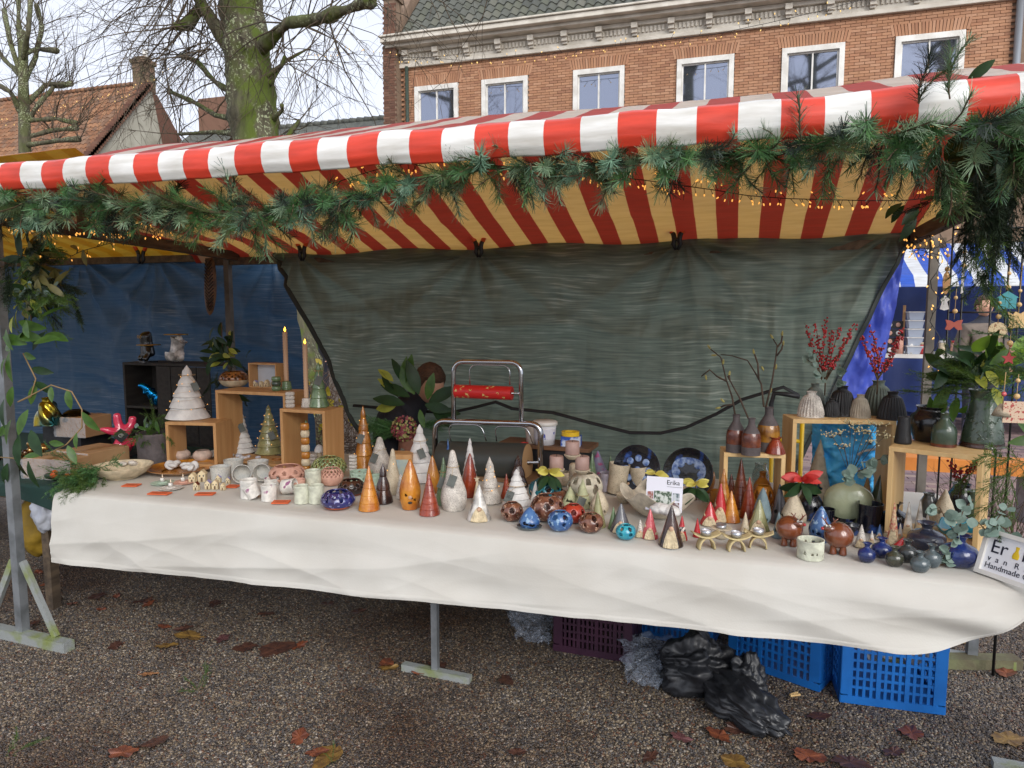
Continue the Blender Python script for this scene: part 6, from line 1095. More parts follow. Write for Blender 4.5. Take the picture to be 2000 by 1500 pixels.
def magnolia(label, paths, Y, buds):
    P0 = PY(*paths[0][0], Y); t = thing('magnolia_twig', label, 'twig', tuple(P0)); S = MB()
    for k, p in enumerate(paths): S.tube([PY(x, y, Y + .01 * i) for i, (x, y) in enumerate(p)], [max(.0016, .0042 - .0005 * i) for i in range(len(p))], 6)
    wob('branch', S, mat('magnolia_bark', (88, 72, 58), .8, (66, 54, 46), 30), t)
    for x, y, dx, dz in buds: p = PY(x, y, Y + .02); d = Vector((dx, 0, dz)).normalized(); wob('bud', MB().tube([p, p + d * .006, p + d * .016, p + d * .024], [.0015, .0048, .0042, .0008], 8), BUD, t)
magnolia('magnolia twig with buds in the edge brown bottle', [[(1436, 812), (1430, 775), (1418, 740), (1408, 698), (1388, 682)], [(1420, 745), (1400, 735), (1386, 722), (1370, 735)], [(1430, 790), (1415, 792), (1408, 795)]], 3.1, [(1388, 682, -.6, .8), (1400, 694, -1, 0), (1412, 712, .1, 1), (1378, 732, .2, -1), (1410, 740, -.8, .4), (1415, 786, -.7, .7), (1408, 796, -1, -.2)])
magnolia('magnolia twig with buds in the front brown bottle', [[(1462, 818), (1445, 778), (1425, 742), (1421, 735)], [(1425, 742), (1424, 733)]], 3.06, [(1424, 735, .1, 1)])
magnolia('forked magnolia twig with buds in the amber banded bottle', [[(1492, 795), (1487, 750), (1475, 728), (1460, 704), (1430, 695), (1408, 692)], [(1482, 742), (1480, 710), (1474, 692)], [(1496, 795), (1508, 745), (1515, 700), (1518, 675), (1510, 662)], [(1518, 678), (1526, 668), (1528, 656)], [(1517, 695), (1527, 682), (1529, 672)]], 3.12, [(1473, 692, -.2, 1), (1487, 715, .3, -.6), (1510, 662, -.6, 1), (1527, 657, .1, 1), (1529, 676, .1, 1), (1515, 722, .1, 1), (1503, 768, .3, .8)])
def eucal(label, paths, Y, s=1.0, name='eucalyptus_branch'):
    P0 = PY(*paths[0][0], Y); t = thing(name, label, 'eucalyptus', tuple(P0)); S = MB()
    for p in paths:
        Q = [PY(x, y, Y + .01 * i) for i, (x, y) in enumerate(p)]; S.tube(Q, .002, 5)
        for i in range(1, len(Q)):
            for k in range(4):
                q = Q[i - 1].lerp(Q[i], rg.random()); put(euc, 'leaf', t, q, (rg.gauss(0, .7), rg.gauss(-.5, .4), rg.gauss(0, .7)), rg.uniform(0, 6), s * rg.uniform(.7, 1.2))
    wob('stem', S, STEM, t)
eucal('eucalyptus sprig among the berries behind the cream vase', [[(1606, 745), (1595, 715), (1572, 700)], [(1606, 740), (1590, 690), (1575, 680)]], 3.2, .8); eucal('eucalyptus sprig leaning from the tall black fluted vase', [[(1640, 752), (1645, 735), (1640, 712)]], 3.18, 1.0)
eucal('eucalyptus branch in the celadon flask', [[(1656, 942), (1672, 922), (1690, 915), (1712, 900), (1742, 885)], [(1655, 942), (1648, 930)]], 2.96, 1.0); eucal('eucalyptus branch draped over the cobalt vase', [[(1872, 1046), (1850, 1020), (1835, 990), (1822, 1000)], [(1872, 1046), (1880, 1000), (1900, 975)], [(1874, 1050), (1850, 1075), (1840, 1095), (1858, 1090)], [(1900, 1010), (1930, 1040), (1960, 1030), (1985, 1055)], [(1930, 1045), (1950, 1010), (1975, 985)]], 2.62, .95)
dry = MB(); bl = MB(); dt = thing('dried_flowers', 'dried cream umbel flowers in the celadon flask', 'dried flowers', tuple(FV))
for x, y in ((1625, 850), (1640, 845), (1672, 838), (1690, 842), (1700, 862), (1660, 825), (1712, 828), (1648, 870), (1730, 850)):
    p = PY(x, y, 3.0); dry.tube([FV, FV.lerp(p, .6) + Vector((0, 0, .01)), p], .0012, 4)
    for k in range(22): q = p + Vector((rg.gauss(0, .016), rg.gauss(0, .012), rg.gauss(0, .006))); dry.tube([p + Vector((0, 0, -.012)), q], .0005, 3); bl.ball(q, .003, 6, 4)
wob('stem', dry, STEM, dt); tag(wob('florets', bl, mat('dry_floret', (206, 194, 156), .9, (170, 160, 120), 60), dt), kind='stuff')
c = tg.location + Vector((0, 0, .225))
spray('pitcher_greenery', 'big bunch of laurel and cypress in the green pitcher', 'bouquet', tuple(c), [(FR, 20, (.02, .02, .015), (-.01, -.01, .0), (-.8, -.1, .45), .35, .55), ([laurel[0]], 30, (.05, .03, .04), (-.03, 0, .05), (-.3, -.3, .4), .7, 1.1), ([bright], 9, (.05, .03, .03), (.01, -.02, .09), (.1, -.3, 1), .5, .95), ([laurel[2]], 8, (.05, .03, .03), (.02, -.04, .04), (.3, -.5, .2), .6, .8), (FR, 7, (.02, .02, .02), (-.06, .03, .0), (-.8, 0, -.3), .3, .5), ([laurel[1]], 8, (.05, .03, .04), (-.07, .05, -.05), (-.2, -.3, -.8), .4, 1)])
c = PY(1990, 760, 2.75); spray('edge_greenery', 'feathery green branches beside the hanging tile ornament', 'branches', tuple(c), [(FR, 10, (.03, .05, .06), (.05, 0, .08), (-.5, -.1, .1), .4, .5), (FRP, 6, (.04, .05, .04), (.05, 0, .12), (-.5, 0, .2), .4, .6), ([laurel[1]], 8, (.04, .03, .1), (.02, 0, -.1), (-.5, -.3, -.3), .5, .9), (FR, 8, (.03, .03, .05), (.03, 0, -.26), (-.6, -.1, -.3), .4, .7)])
sk = MB(); c = TZ(1975, 1010, ZT); t = thing('dry_branches', 'bundle of bare dry branches beside the large box', 'branches', tuple(c))
for k in range(26): twig(sk, c + Vector((rg.gauss(0, .02), rg.gauss(.02, .02), -.25)), (rg.gauss(-.15, .28), rg.gauss(0, .2), 1), rg.uniform(.35, .62), .0035, 1, rg, .1, 6, .5)
wob('stick', sk, mat('dry_stick', (92, 78, 68), .9), t)
# maker sign at the right corner
SA = TZ(1904, 1116, ZT); SB = TZ(2000, 1150, ZT); an = atan2(SB.y - SA.y, SB.x - SA.x); sg = thing('maker_sign', 'white framed sign lettered Erika Handmade Ceramics', 'sign', SA, an); M = Matrix.Rotation(radians(-18), 4, 'X'); SW, SH = .27, .15
for cc, dd in (((SW / 2, 0, .007), (SW, .016, .014)), ((SW / 2, 0, SH - .007), (SW, .016, .014)), ((.007, 0, SH / 2), (.014, .016, SH - .028)), ((SW - .007, 0, SH / 2), (.014, .016, SH - .028))): ob('frame', MB().box(cc, dd, M), white, sg, smooth=False)
ob('card', MB().box((SW / 2, .004, SH / 2), (SW - .028, .004, SH - .028), M), mat('sign_white', (232, 232, 236), .5), sg, smooth=False); INK = mat('sign_ink', (20, 22, 44), .6)
def word(s, x, z, size): o = link('lettering', textmesh(s, size, INK, .0004), sg); o.matrix_local = M @ Matrix.Translation((x, .0012, z)) @ Matrix.Rotation(radians(90), 4, 'X')
word('Er', .026, .078, .062); word('ka', .126, .078, .062); word('v  a  n   R  i  j', .026, .05, .026); word('Handmade Ceramics', .022, .026, .0262); ob('vase_letter', MB().lathe(spl([(.0004, 0), (.009, 0), (.0105, .012), (.005, .026), (.006, .038), (.0004, .038)], 3), 16, None, (), M @ Matrix.Translation((.108, .0015, .078)) @ Matrix.Scale(.15, 4, (0, 1, 0))), mat('sign_yellow', (226, 190, 30), .5), sg)
# blue bag behind, trolley handle, orange bench
def bagf(u, v): p = PY(1586 + 172 * u, 822 + 130 * v, 3.52); p.y += .09 * sin(u * pi) * -1 + .04 * fbm(u * 6, v * 5, 2) + .02 * fbm(u * 14, v * 12, 5); return p
bg_ = tag(ob('blue_bag', MB().grid(bagf, 50, 36), mat('bag_blue', (90, 196, 250), .35, (70, 176, 244), 5, bump=.3, bsc=12)), 'crumpled bright blue plastic bag with white lettering', 'bag'); solid(bg_, .002); MK = MB()
for pts in ([(1672, 925), (1672, 908), (1678, 896), (1690, 894), (1698, 904), (1700, 922)], [(1706, 920), (1706, 905)], [(1668, 880), (1680, 872), (1700, 868)], [(1708, 862), (1716, 868), (1710, 874)], [(1730, 880), (1722, 890), (1728, 905)]):
    MK.tube([Vector(bagf((x - 1586) / 172, (y - 822) / 130)) + Vector((0, -.008, 0)) for x, y in pts], .006, 6, True, .4)
ob('lettering', MK, white, bg_)
tr = thing('hand_truck', 'folded trolley with black and yellow handle', 'trolley', TZ(1530, 870, 0) if False else (PY(1530, 800, 3.85).x, 3.85, 0)); Q = [PY(x, y, 3.85) for x, y in ((1508, 860), (1506, 790), (1512, 768), (1535, 770), (1562, 775))]
wob('handle', MB().tube(Q, .012, 10), BK_, tr); YB = mat('yellow_tube', (226, 186, 30), .4); wob('tube', MB().tube([Q[0], Vector((Q[0].x, 3.85, .1))], .011, 8), YB, tr); wob('tube', MB().tube([PY(1568, 800, 3.85), Vector((PY(1568, 800, 3.85).x, 3.85, .1))], .011, 8), YB, tr); wob('crossbar', MB().tube([PY(1500, 858, 3.85), PY(1562, 862, 3.85)], .01, 8), YB, tr); wob('foot', MB().box((Q[0].x + .12, 3.8, .06), (.4, .2, .1)), BK_, tr, False)
bp = PY(1860, 905, 6.2); bn = thing('orange_bench', 'orange plank bench on the brick paving', 'bench', (bp.x, 6.2, .012)); wob('seat', MB().box((bp.x, 6.2, bp.z), (1.3, .25, .1)), mat('orange_wood', (206, 128, 50), .6, (190, 112, 40), 3), bn, False)
for s in (-1, 1): wob('leg', MB().box((bp.x + s * .5, 6.2, (bp.z - .04) / 2 + .006), (.07, .2, bp.z - .068)), galv, bn, False)
# wire rack with hanging ornaments
rk = thing('wire_rack', 'black wire rack hung with ornaments beside the pitcher', 'rack', (1.3, 3.5, 0)); wr = MB(); xs_ = [PY(x, 600, 3.5).x for x in (1853, 1878, 1935, 1965, 1990)]
for X in xs_: wob('wire', MB().tube([(X, 3.5, .7), (X, 3.5, 2.0)], .004, 6), BW, rk)
for z in (.72, 1.25, 1.6, 1.95): wob('wire', MB().tube([(xs_[0], 3.5, z), (xs_[-1], 3.5, z)], .004, 6), BW, rk)
[wob('leg', MB().tube([(X, 3.5, .72), (X, 3.5, .0)], .006, 6), BW, rk) for X in (xs_[0], xs_[-1])]
def flat(pts, th=.006): n = len(pts); return MB().add([(x, -th / 2, z) for x, z in pts] + [(x, th / 2, z) for x, z in pts], [tuple(range(n)), tuple(range(2 * n - 1, n - 1, -1))] + [(i, i + n, (i + 1) % n + n, (i + 1) % n) for i in range(n)])
def orn(x, y, label, pts, m, s, up=.16, Y=3.05, beads=2):
    c = PY(x, y, Y); t = thing('hanging_ornament', label, 'ornament', tuple(c)); ob('shape', flat([(a * s, b * s) for a, b in pts]), m, t, smooth=False); ob('string', MB().tube([(0, 0, .02), (.002, 0, up)], .0012, 4), TWN, t)
    for k in range(beads): ob('bead', MB().ball((.001, 0, .05 + k * .05), .009 - .002 * k, 12, 8), OAKL, t)
HS = [(-1, -1), (1, -1), (1.05, .4), (1.3, .45), (0, 1.3), (-1.3, .35), (-.95, .4)]; orn(1967, 588, 'turquoise wooden house ornament hanging on the rack', HS, mat('teal_wood', (70, 150, 158), .6), .028); orn(1988, 622, 'pale wooden moose ornament hanging on the rack', [(-1, -1.2), (1, -1.2), (1, .2), (1.3, .5), (.7, .5), (.8, 1), (.2, .6), (-.3, .9), (-.6, .5), (-1.2, .9), (-1, .2)], OAKL, .028, .2); orn(1863, 634, 'dusty red wooden butterfly ornament', [(0, -.3), (.5, -.8), (1.1, -.7), (.9, 0), (1.1, .7), (.5, .6), (0, .3), (-.5, .6), (-1.1, .7), (-.9, 0), (-1.1, -.7), (-.5, -.8)], mat('dusty_red', (168, 84, 70), .7), .026)
orn(1848, 552, 'carved brown fish ornament on a white cord', [(0, -1.6), (.4, -.8), (.45, .3), (.2, 1.2), (0, 1.5), (-.3, 1), (-.4, 0), (-.3, -1)], OAK, .03, .12); orn(1845, 590, 'white carved angel ornament on a cord', [(0, -1.2), (.6, -1), (.3, 0), (.6, .4), (.2, .7), (0, 1.1), (-.3, .7), (-.6, .3), (-.35, 0), (-.6, -1)], W1, .026, .1); orn(1948, 645, 'round cream snowflake disc ornament', [(cos(k * pi / 10), sin(k * pi / 10)) for k in range(20)], mat('dotted_disc', (206, 186, 148), .7, (150, 110, 80), 180, .55, .58), .03); orn(1983, 805, 'square cream tile ornament with red snowflakes', [(-1, -1), (1, -1), (1, 1), (-1, 1)], mat('flake_tile', (208, 182, 156), .7, (170, 70, 66), 150, .56, .58), .034, .12, 2.6); orn(1970, 700, 'red star ornament between green leaves', [((1 if k % 2 == 0 else .45) * cos(k * pi / 5 + .3), (1 if k % 2 == 0 else .45) * sin(k * pi / 5 + .3)) for k in range(10)], mat('star_red', (186, 70, 70), .6), .022, .1, 2.7)
c = PY(1958, 800, 2.62); t = thing('clay_bell', 'cream clay bell hanging on beaded cord', 'bell', tuple(c)); ob('bell', MB().lathe([(.028, -.018), (.03, -.02), (.02, .002), (.008, .018), (.0004, .02)], 28), CRD, t); ob('cord', MB().tube([(0, 0, .02), (.002, 0, .12)], .0015, 4), TWN, t); ob('bead', MB().ball((.001, 0, .05), .008, 10, 7), PK, t)
t = orn(1880, 545, 'slim white driftwood ornament', [(-.2, -3), (.25, -2.8), (.2, 2), (1, 2.6), (.8, 3), (-.2, 2.4)], W1, .018, .12)
# ================================================================== UNDER THE TABLE
CB = mat('crate_blue', (28, 108, 190), .4, (24, 96, 172), 6); CP = mat('crate_purple', (62, 32, 52), .45, (50, 26, 44), 6)
def crate(c, rz, W, D, H, m, label, nx=12, nz=6):
    t = thing('plastic_crate', label, 'crate', c, rz)
    for nm, o, L, rot in (('front', (0, 0, 0), W, 0), ('back', (W, D, 0), W, pi), ('side', (W, 0, 0), D, pi / 2), ('side', (0, D, 0), D, -pi / 2)):
        b = MB(); th = .008; e = .035
        b.box((L / 2, th / 2, H - .02), (L, th + .006, .04)); b.box((L / 2, th / 2, .016), (L, th + .006, .032)); b.box((e / 2 + .001, th / 2, H / 2), (e, th + .003, H - .074)); b.box((L - e / 2 - .001, th / 2, H / 2), (e, th + .003, H - .074))
        x0, x1, z0, z1 = e, L - e, .032, H - .04
        for k in range(nx + 1): w = .011 if k % 4 else .017; b.box((x0 + (x1 - x0) * k / nx, th / 2, (z0 + z1) / 2), (w, th * (.8 if k % 4 else 1.4), z1 - z0))
        for k in range(1, nz): b.box(((x0 + x1) / 2, th / 2 + .0005, z0 + (z1 - z0) * k / nz), (x1 - x0, th * .7, .011))
        p = ob(nm, b, m, t, o, (0, 0, rot), False)
    ob('bottom', MB().box((W / 2, D / 2, .01), (W - .03, D - .03, .012)), m, t, smooth=False); return t
gz_ = .006
crate((.445, 3.06, gz_), radians(3), .385, .5, .30, CB, 'bright blue plastic crate standing at the table end'); crate((.0, 3.29, gz_), radians(-25), .41, .5, .3, CB, 'blue plastic crate behind the black rubbish bag'); crate((-.45, 3.42, gz_), radians(-8), .38, .35, .28, CB, 'blue plastic crate beside the purple one'); crate((-.79, 3.14, gz_), radians(-2), .37, .3, .25, CP, 'dark purple plastic crate under the table', 14, 5)
pebw = mat('crate_wrap', (200, 202, 206), .3, (160, 164, 170), 30, bump=.5, bsc=60)
tag(ob('bubble_wrap_filling', MB().grid(lambda u, v: (.49 + u * .3, 3.1 + v * .4, .2 + .05 * fbm(u * 6, v * 6)), 20, 20), pebw), 'crumpled clear wrap filling the crate at the table end', 'wrap')
BAG = mat('black_bag', (30, 31, 35), .42, (40, 42, 46), 9, bump=.35, bsc=12, spec=.6)
def blob(c, s, seed, rot=0):
    def f(v):
        n = v.normalized(); k = 1 + .3 * fbm(n.x * 1.5 + seed, n.y * 1.5, n.z * 1.5) + .16 * abs(fbm(n.x * 4 + seed, n.y * 4, n.z * 4)) + .10 * abs(fbm(n.x * 9, n.y * 9 + seed, n.z * 9)); return Vector((v.x * k, v.y * k, v.z * k))
    return MB().ball((0, 0, 0), 1, 90, 60, (1, 1, 1), f).mesh
c = TZ(1405, 1365, 0); bgm = MB()
def bagv(seed, c, s, rz):
    def f(v):
        n = v.normalized(); k = 1 + .35 * fbm(n.x * 1.4 + seed, n.y * 1.4, n.z * 1.4) ; an_ = atan2(n.z, n.y); ca_, sa_ = cos(an_), sin(an_); k += .42 * (.3 - abs(fbm(ca_ * 1.7 + seed, sa_ * 1.7, n.x * .8, 1))) + .2 * (.2 - abs(fbm(ca_ * 4, sa_ * 4 + seed, n.x * 1.6 + ca_, 1))) + .1 * (.2 - abs(fbm(n.x * 4, n.y * 8 + seed, n.z * 8, 1))) + .05 * (.2 - abs(fbm(n.x * 9, n.y * 14 + seed, n.z * 14, 1))); v = Vector((v.x * s[0] * k, v.y * s[1] * k, v.z * s[2] * k)); v.z = max(v.z, -s[2] * .75); return v
    bgm.ball((0, 0, 0), 1, 80, 54, (1, 1, 1), f, Matrix.Translation(c) @ Matrix.Rotation(rz, 4, 'Z'))
bagv(1, Vector((-.13, 3.0, .1)), (.15, .12, .12), .2); bagv(4, Vector((.04, 2.84, .06)), (.19, .1, .075), -.85); bagv(7, Vector((.08, 2.97, .09)), (.07, .08, .1), -.5)
tag(ob('rubbish_bag', bgm, BAG, None, None, None, True), 'crumpled shiny black rubbish bag lying before the blue crates', 'bag')
def wrap_mat():
    m, t, b, N, L = nodes('bubble_wrap'); tc = N.new('ShaderNodeTexCoord'); v = N.new('ShaderNodeTexVoronoi'); v.inputs['Scale'].default_value = 75; L.new(tc.outputs['Object'], v.inputs['Vector'])
    bp = N.new('ShaderNodeBump'); bp.invert = True; bp.inputs['Distance'].default_value = .006; L.new(v.outputs['Distance'], bp.inputs['Height']); L.new(bp.outputs[0], b.inputs['Normal'])
    b.inputs['Base Color'].default_value = lin((150, 160, 176)); b.inputs['Roughness'].default_value = .18; b.inputs['Alpha'].default_value = .42; return m
BW_ = wrap_mat()
def bubbles(x0, x1, y0, y1, seed, label, lift=.0):
    A_, B_, C_, D_ = TZ(*x0, .02), TZ(*x1, .02), TZ(*y0, .02), TZ(*y1, .02)
    f = lambda u, v: A_.lerp(B_, u).lerp(C_.lerp(D_, u), v + .12 * fbm(u * 3 + seed, 1) * v) + Vector((.03 * fbm(v * 4, seed) , 0, lift * (1 - v) ** 1.5 + .05 * abs(fbm(u * 3.2 + seed, v * 2)) + .02 * sin(v * pi)))
    tag(ob('bubble_wrap', MB().grid(f, 50, 50), BW_), label, 'bubble wrap')
bubbles((1205, 1275), (1330, 1290), (1225, 1335), (1320, 1350), 2, 'grey bubble wrap sheet spilling beside the black bag', .1); bubbles((985, 1215), (1085, 1225), (1010, 1250), (1075, 1262), 5, 'bubble wrap scrap hanging under the table by the purple crate', .06)
tag(ob('clothes_peg', MB().box((0, -.004, .008), (.045, .006, .008)).box((0, .005, .009), (.045, .006, .008), Matrix.Rotation(.25, 4, 'Z')), OAKL, None, TZ(1552, 1360, .006), (0, 0, .5), False), 'small pale wooden clothes peg on the gravel', 'peg')
fb_ = thing('folded_chair', 'blue and yellow folded chair stored under the table', 'chair', TZ(860, 1205, .0) + Vector((0, .35, 0))); 
for dx, m in ((-.05, CB), (.03, YB), (.08, CB), (.15, YB)): ob('slat', MB().box((dx, 0, .32), (.03, .02, .5), Matrix.Rotation(.12 * (dx > 0), 4, 'Y')), m, fb_, smooth=False)
# fallen leaves and weeds
LF = [mat('leaf_orange', (126, 70, 44), .5, (92, 50, 36), 30), mat('leaf_brown', (84, 54, 42), .45, (64, 42, 36), 30), mat('leaf_mustard', (134, 104, 50), .5, (100, 74, 40), 30), mat('leaf_purple', (108, 70, 70), .4, (84, 54, 54), 30), mat('leaf_tan', (168, 120, 80), .5, (140, 96, 64), 30)]
LN = ['orange', 'dark brown', 'mustard yellow', 'purplish', 'tan']
def maple(s, seed):
    rn = random.Random(seed); n = 14; pts = []
    for k in range(n * 2): a = k * pi / n; r = s * (.72 + .28 * abs(cos(a * (1.5 + seed % 3 * .5) + .3))) * rn.uniform(.86, 1.12); pts.append((r * cos(a) * 1.25, r * sin(a) * .8, .012 * abs(fbm(k * .7, seed)) + .003))
    return MB().add([(0, 0, .002)] + pts, [(0, i + 1, (i + 1) % (2 * n) + 1) for i in range(2 * n)])
spots_ = [(372, 1243, 2, 1.5), (325, 1262, 2, 1.0), (435, 1248, 3, .9), (540, 1268, 1, 1.9), (480, 1265, 1, 1.2), (585, 1262, 0, .7), (320, 1225, 0, .7), (360, 1228, 1, .8), (228, 1165, 0, .5), (198, 1191, 0, .5), (100, 1170, 1, 1.2), (190, 1165, 1, 1.3), (140, 1180, 0, .6), (95, 1140, 0, .7), (75, 1118, 0, .6), (280, 1175, 1, 1.0), (290, 1180, 0, .6), (240, 1470, 0, 1.0), (300, 1452, 1, 1.0), (288, 1318, 4, .7), (585, 1440, 0, .8), (640, 1478, 2, 1.6), (620, 1470, 0, .7), (760, 1305, 2, .8), (755, 1295, 0, .9), (818, 1315, 0, .5), (855, 1300, 1, 1.0), (988, 1330, 1, .9), (1404, 1437, 0, 1.1), (1330, 1442, 3, .7), (1440, 1425, 1, 1.0), (1780, 1432, 0, 1.3), (1660, 1490, 1, 1.6), (1580, 1478, 0, 1.2), (1435, 1488, 2, 1.0), (1970, 1445, 2, 1.2), (1965, 1315, 0, .9), (1600, 1400, 1, .9), (1745, 1470, 1, .8), (640, 1180, 1, .7), (700, 1195, 1, .7), (520, 1200, 1, .8), (60, 1220, 1, .8), (1890, 1255, 2, .5), (225, 1262, 1, .8), (420, 1180, 1, 1.0), (1270, 1480, 1, .6), (1010, 1470, 1, .6)]
for k, (x, y, m, s) in enumerate(spots_):
    p = TZ(x, y, .009); o = ob('fallen_leaf', maple(.034 * s + .012, k), LF[m], None, p, (rg.gauss(0, .08), rg.gauss(0, .08), rg.uniform(0, 6)), False); L2 = LN[m] + (' large' if s > 1.1 else (' small' if s < .65 else '')) + ' wet fallen leaf lying on the gravel'; tag(o, L2, 'leaf', 'fallen leaves on the gravel')
for x, y, s, lb in ((385, 1352, 1, 'small green sprig lying on open gravel'), (20, 1480, 1, 'green weed sprouting at the corner of the gravel'), (650, 1492, .6, 'tiny green weed beside the mustard leaf')):
    c = TZ(x, y, .006); spray('weed', lb, 'weed', tuple(c), [(FR, 4, (.01, .01, .0), (0, 0, .008), (-.2, .3, .35), .5, .32 * s)])
# ================================================================== NEIGHBOUR STALL GOODS (left)
ZN = .7235
DK = mat('dark_crate', (52, 48, 44), .8, (40, 36, 34), 6, stretch=(6, 1, 6), bump=.3); ca = PY(248, 875, 3.75); cz0 = ZN; cz1 = PY(250, 708, 3.75).z; cr = thing('dark_wooden_crate', 'dark stained wooden crate stood on end as shelf', 'crate', (ca.x, 3.75, cz0)); CW = PY(415, 800, 3.75).x - ca.x; CH = cz1 - cz0
for cc, dd, nm in (((CW / 2, .12, CH - .008), (CW, .24, .016), 'board'), ((.008, .12, CH / 2), (.016, .24, CH - .034), 'board'), ((CW * .4, .12, CH / 2), (.016, .24, CH - .034), 'board'), ((CW / 2, .12, .008), (CW, .24, .016), 'board'), ((CW * .2, .12, CH * .45), (CW * .36, .24, .014), 'shelf'), ((CW * .2, .236, CH / 2), (CW * .38, .008, CH - .036), 'board')): ob(nm, MB().box(cc, dd), DK, cr, smooth=False)
for k in range(4): ob('slat', MB().box((CW * (.49 + .145 * k), -.004, CH / 2), (CW * .135, .012, CH - .04)), DK, cr, smooth=False)
def skin(name, pts, edges, m, parent, sub=2):
    me = bpy.data.meshes.new(name); me.from_pydata([p[:3] for p in pts], edges, []); o = link(name, me, parent); me.materials.append(m); sm_ = o.modifiers.new('skin', 'SKIN'); sm_.use_smooth_shade = True
    for i, p in enumerate(pts): r = p[3]; me.skin_vertices[0].data[i].radius = (r, r) if not hasattr(r, '__len__') else r
    me.skin_vertices[0].data[0].use_root = True; u = o.modifiers.new('sub', 'SUBSURF'); u.levels = sub; u.render_levels = sub; return o
BKC = glaze('black_ceramic', (18, 18, 20)); WHC = glaze('white_ceramic', (220, 216, 210)); GLD = mat('gold', (190, 150, 70), .3, metal=.9); BLC = mat('blue_chrome', (20, 130, 190), .12, metal=.9)
def tray(t, z, r=.07): ob('tray', MB().lathe([(.0004, z), (r, z), (r, z + .005), (.0004, z + .006)], 36), GLD, t)
p = PY(292, 706, 3.8); p.z = cz1 + .0006; t = thing('dog_statue', 'black bulldog figure in gold glasses holding a tray', 'figurine', p, -.4)
skin('body', [(0, 0, .04, .05), (0, .0, .085, .042), (0, -.012, .125, .036), (0, -.02, .16, .046), (0, -.06, .152, .026), (.04, -.05, .012, .02), (-.04, -.05, .012, .02), (.036, -.02, .055, .02), (-.036, -.02, .055, .02), (.03, .0, .205, .011), (-.03, .0, .205, .011)], [(0, 1), (1, 2), (2, 3), (3, 4), (1, 7), (7, 5), (1, 8), (8, 6), (3, 9), (3, 10)], BKC, t); tray(t, .115, .075)
for s in (-1, 1): ob('lens', MB().tube([(s * .018 + .012 * cos(a), -.058, .172 + .01 * sin(a)) for a in [i * pi / 6 for i in range(13)]], .002, 5), GLD, t)
ob('plinth', MB().box((0, -.01, .006), (.1, .09, .012)), BKC, t, smooth=False)
p = PY(346, 706, 3.8); p.z = cz1 + .0006; t = thing('dog_statue', 'white bulldog figure doing a handstand under a tray', 'figurine', p, .2)
skin('body', [(0, 0, .12, .042), (0, 0, .085, .05), (-.012, -.03, .045, .048), (-.03, -.065, .05, .026), (.045, -.02, .012, .02), (-.05, .0, .012, .02), (.02, 0, .155, .024), (.024, 0, .186, .022)], [(0, 1), (1, 2), (2, 3), (1, 4), (1, 5), (0, 6), (6, 7)], WHC, t); tray(t, .186, .075)
p = PY(298, 786, 3.78); p.z = cz0 + CH * .45 + .0075; t = thing('dinosaur_figurine', 'shiny blue metallic roaring animal figurine in the crate', 'figurine', p, .3); skin('body', [(0, 0, .06, .022), (.03, 0, .045, .018), (.07, 0, .06, .008), (-.02, 0, .09, .016), (-.045, 0, .105, .018), (-.07, 0, .1, .01), (.02, -.012, .004, .008), (-.004, .012, .004, .008), (-.035, -.015, .06, .006)], [(0, 1), (1, 2), (0, 3), (3, 4), (4, 5), (1, 6), (0, 7), (3, 8)], BLC, t); t.scale = (1.35,) * 3
PNK = mat('pink_gloss', (226, 62, 96), .18, coat=1.0); p = PY(238, 886, 3.3); tag(ob('pedestal', MB().box((0, 0, (p.z - ZN) / 2 - .0005), (.18, .16, p.z - ZN - .002)), BK_, None, (p.x, p.y + .03, ZN + .0008), (0, 0, .2), False), 'black block under the pink balloon animal', 'pedestal'); t = thing('balloon_animal', 'pink glossy balloon animal figure with black tag', 'figurine', p, face(p)); bsz = 1.0
skin('body', [(0, 0, .05, .032), (.01, 0, .1, .028), (-.05, -.02, .12, .02), (-.085, -.02, .13, .006), (-.01, 0, .15, .021), (-.012, 0, .2, .018), (.05, 0, .14, .02), (.055, 0, .18, .018), (-.03, -.03, .02, .022), (.04, -.03, .02, .022), (.07, 0, .06, .014)], [(0, 1), (1, 2), (2, 3), (1, 4), (4, 5), (1, 6), (6, 7), (0, 8), (0, 9), (0, 10)], PNK, t); t.scale = (1.25,) * 3; g_ = ob('tag', MB().box((0, -.052, .095), (.05, .002, .05), Matrix.Translation((0, -.052, .095)) @ Matrix.Rotation(.78, 4, 'Y') @ Matrix.Translation((0, .052, -.095))), BK_, t, smooth=False); ob('swirl', MB().tube([(.012 * cos(a) * (1 - a / 12), -.0535, .095 + .01 * sin(a) * (1 - a / 12)) for a in [i * .5 for i in range(18)]], .0014, 4), white, g_)
CBX = mat('cardboard', (176, 140, 100), .8, (160, 124, 86), 5); PLW = mat('clear_wrap', (220, 222, 226), .12, alpha=.35, bump=.9, bsc=40, spec=.8)
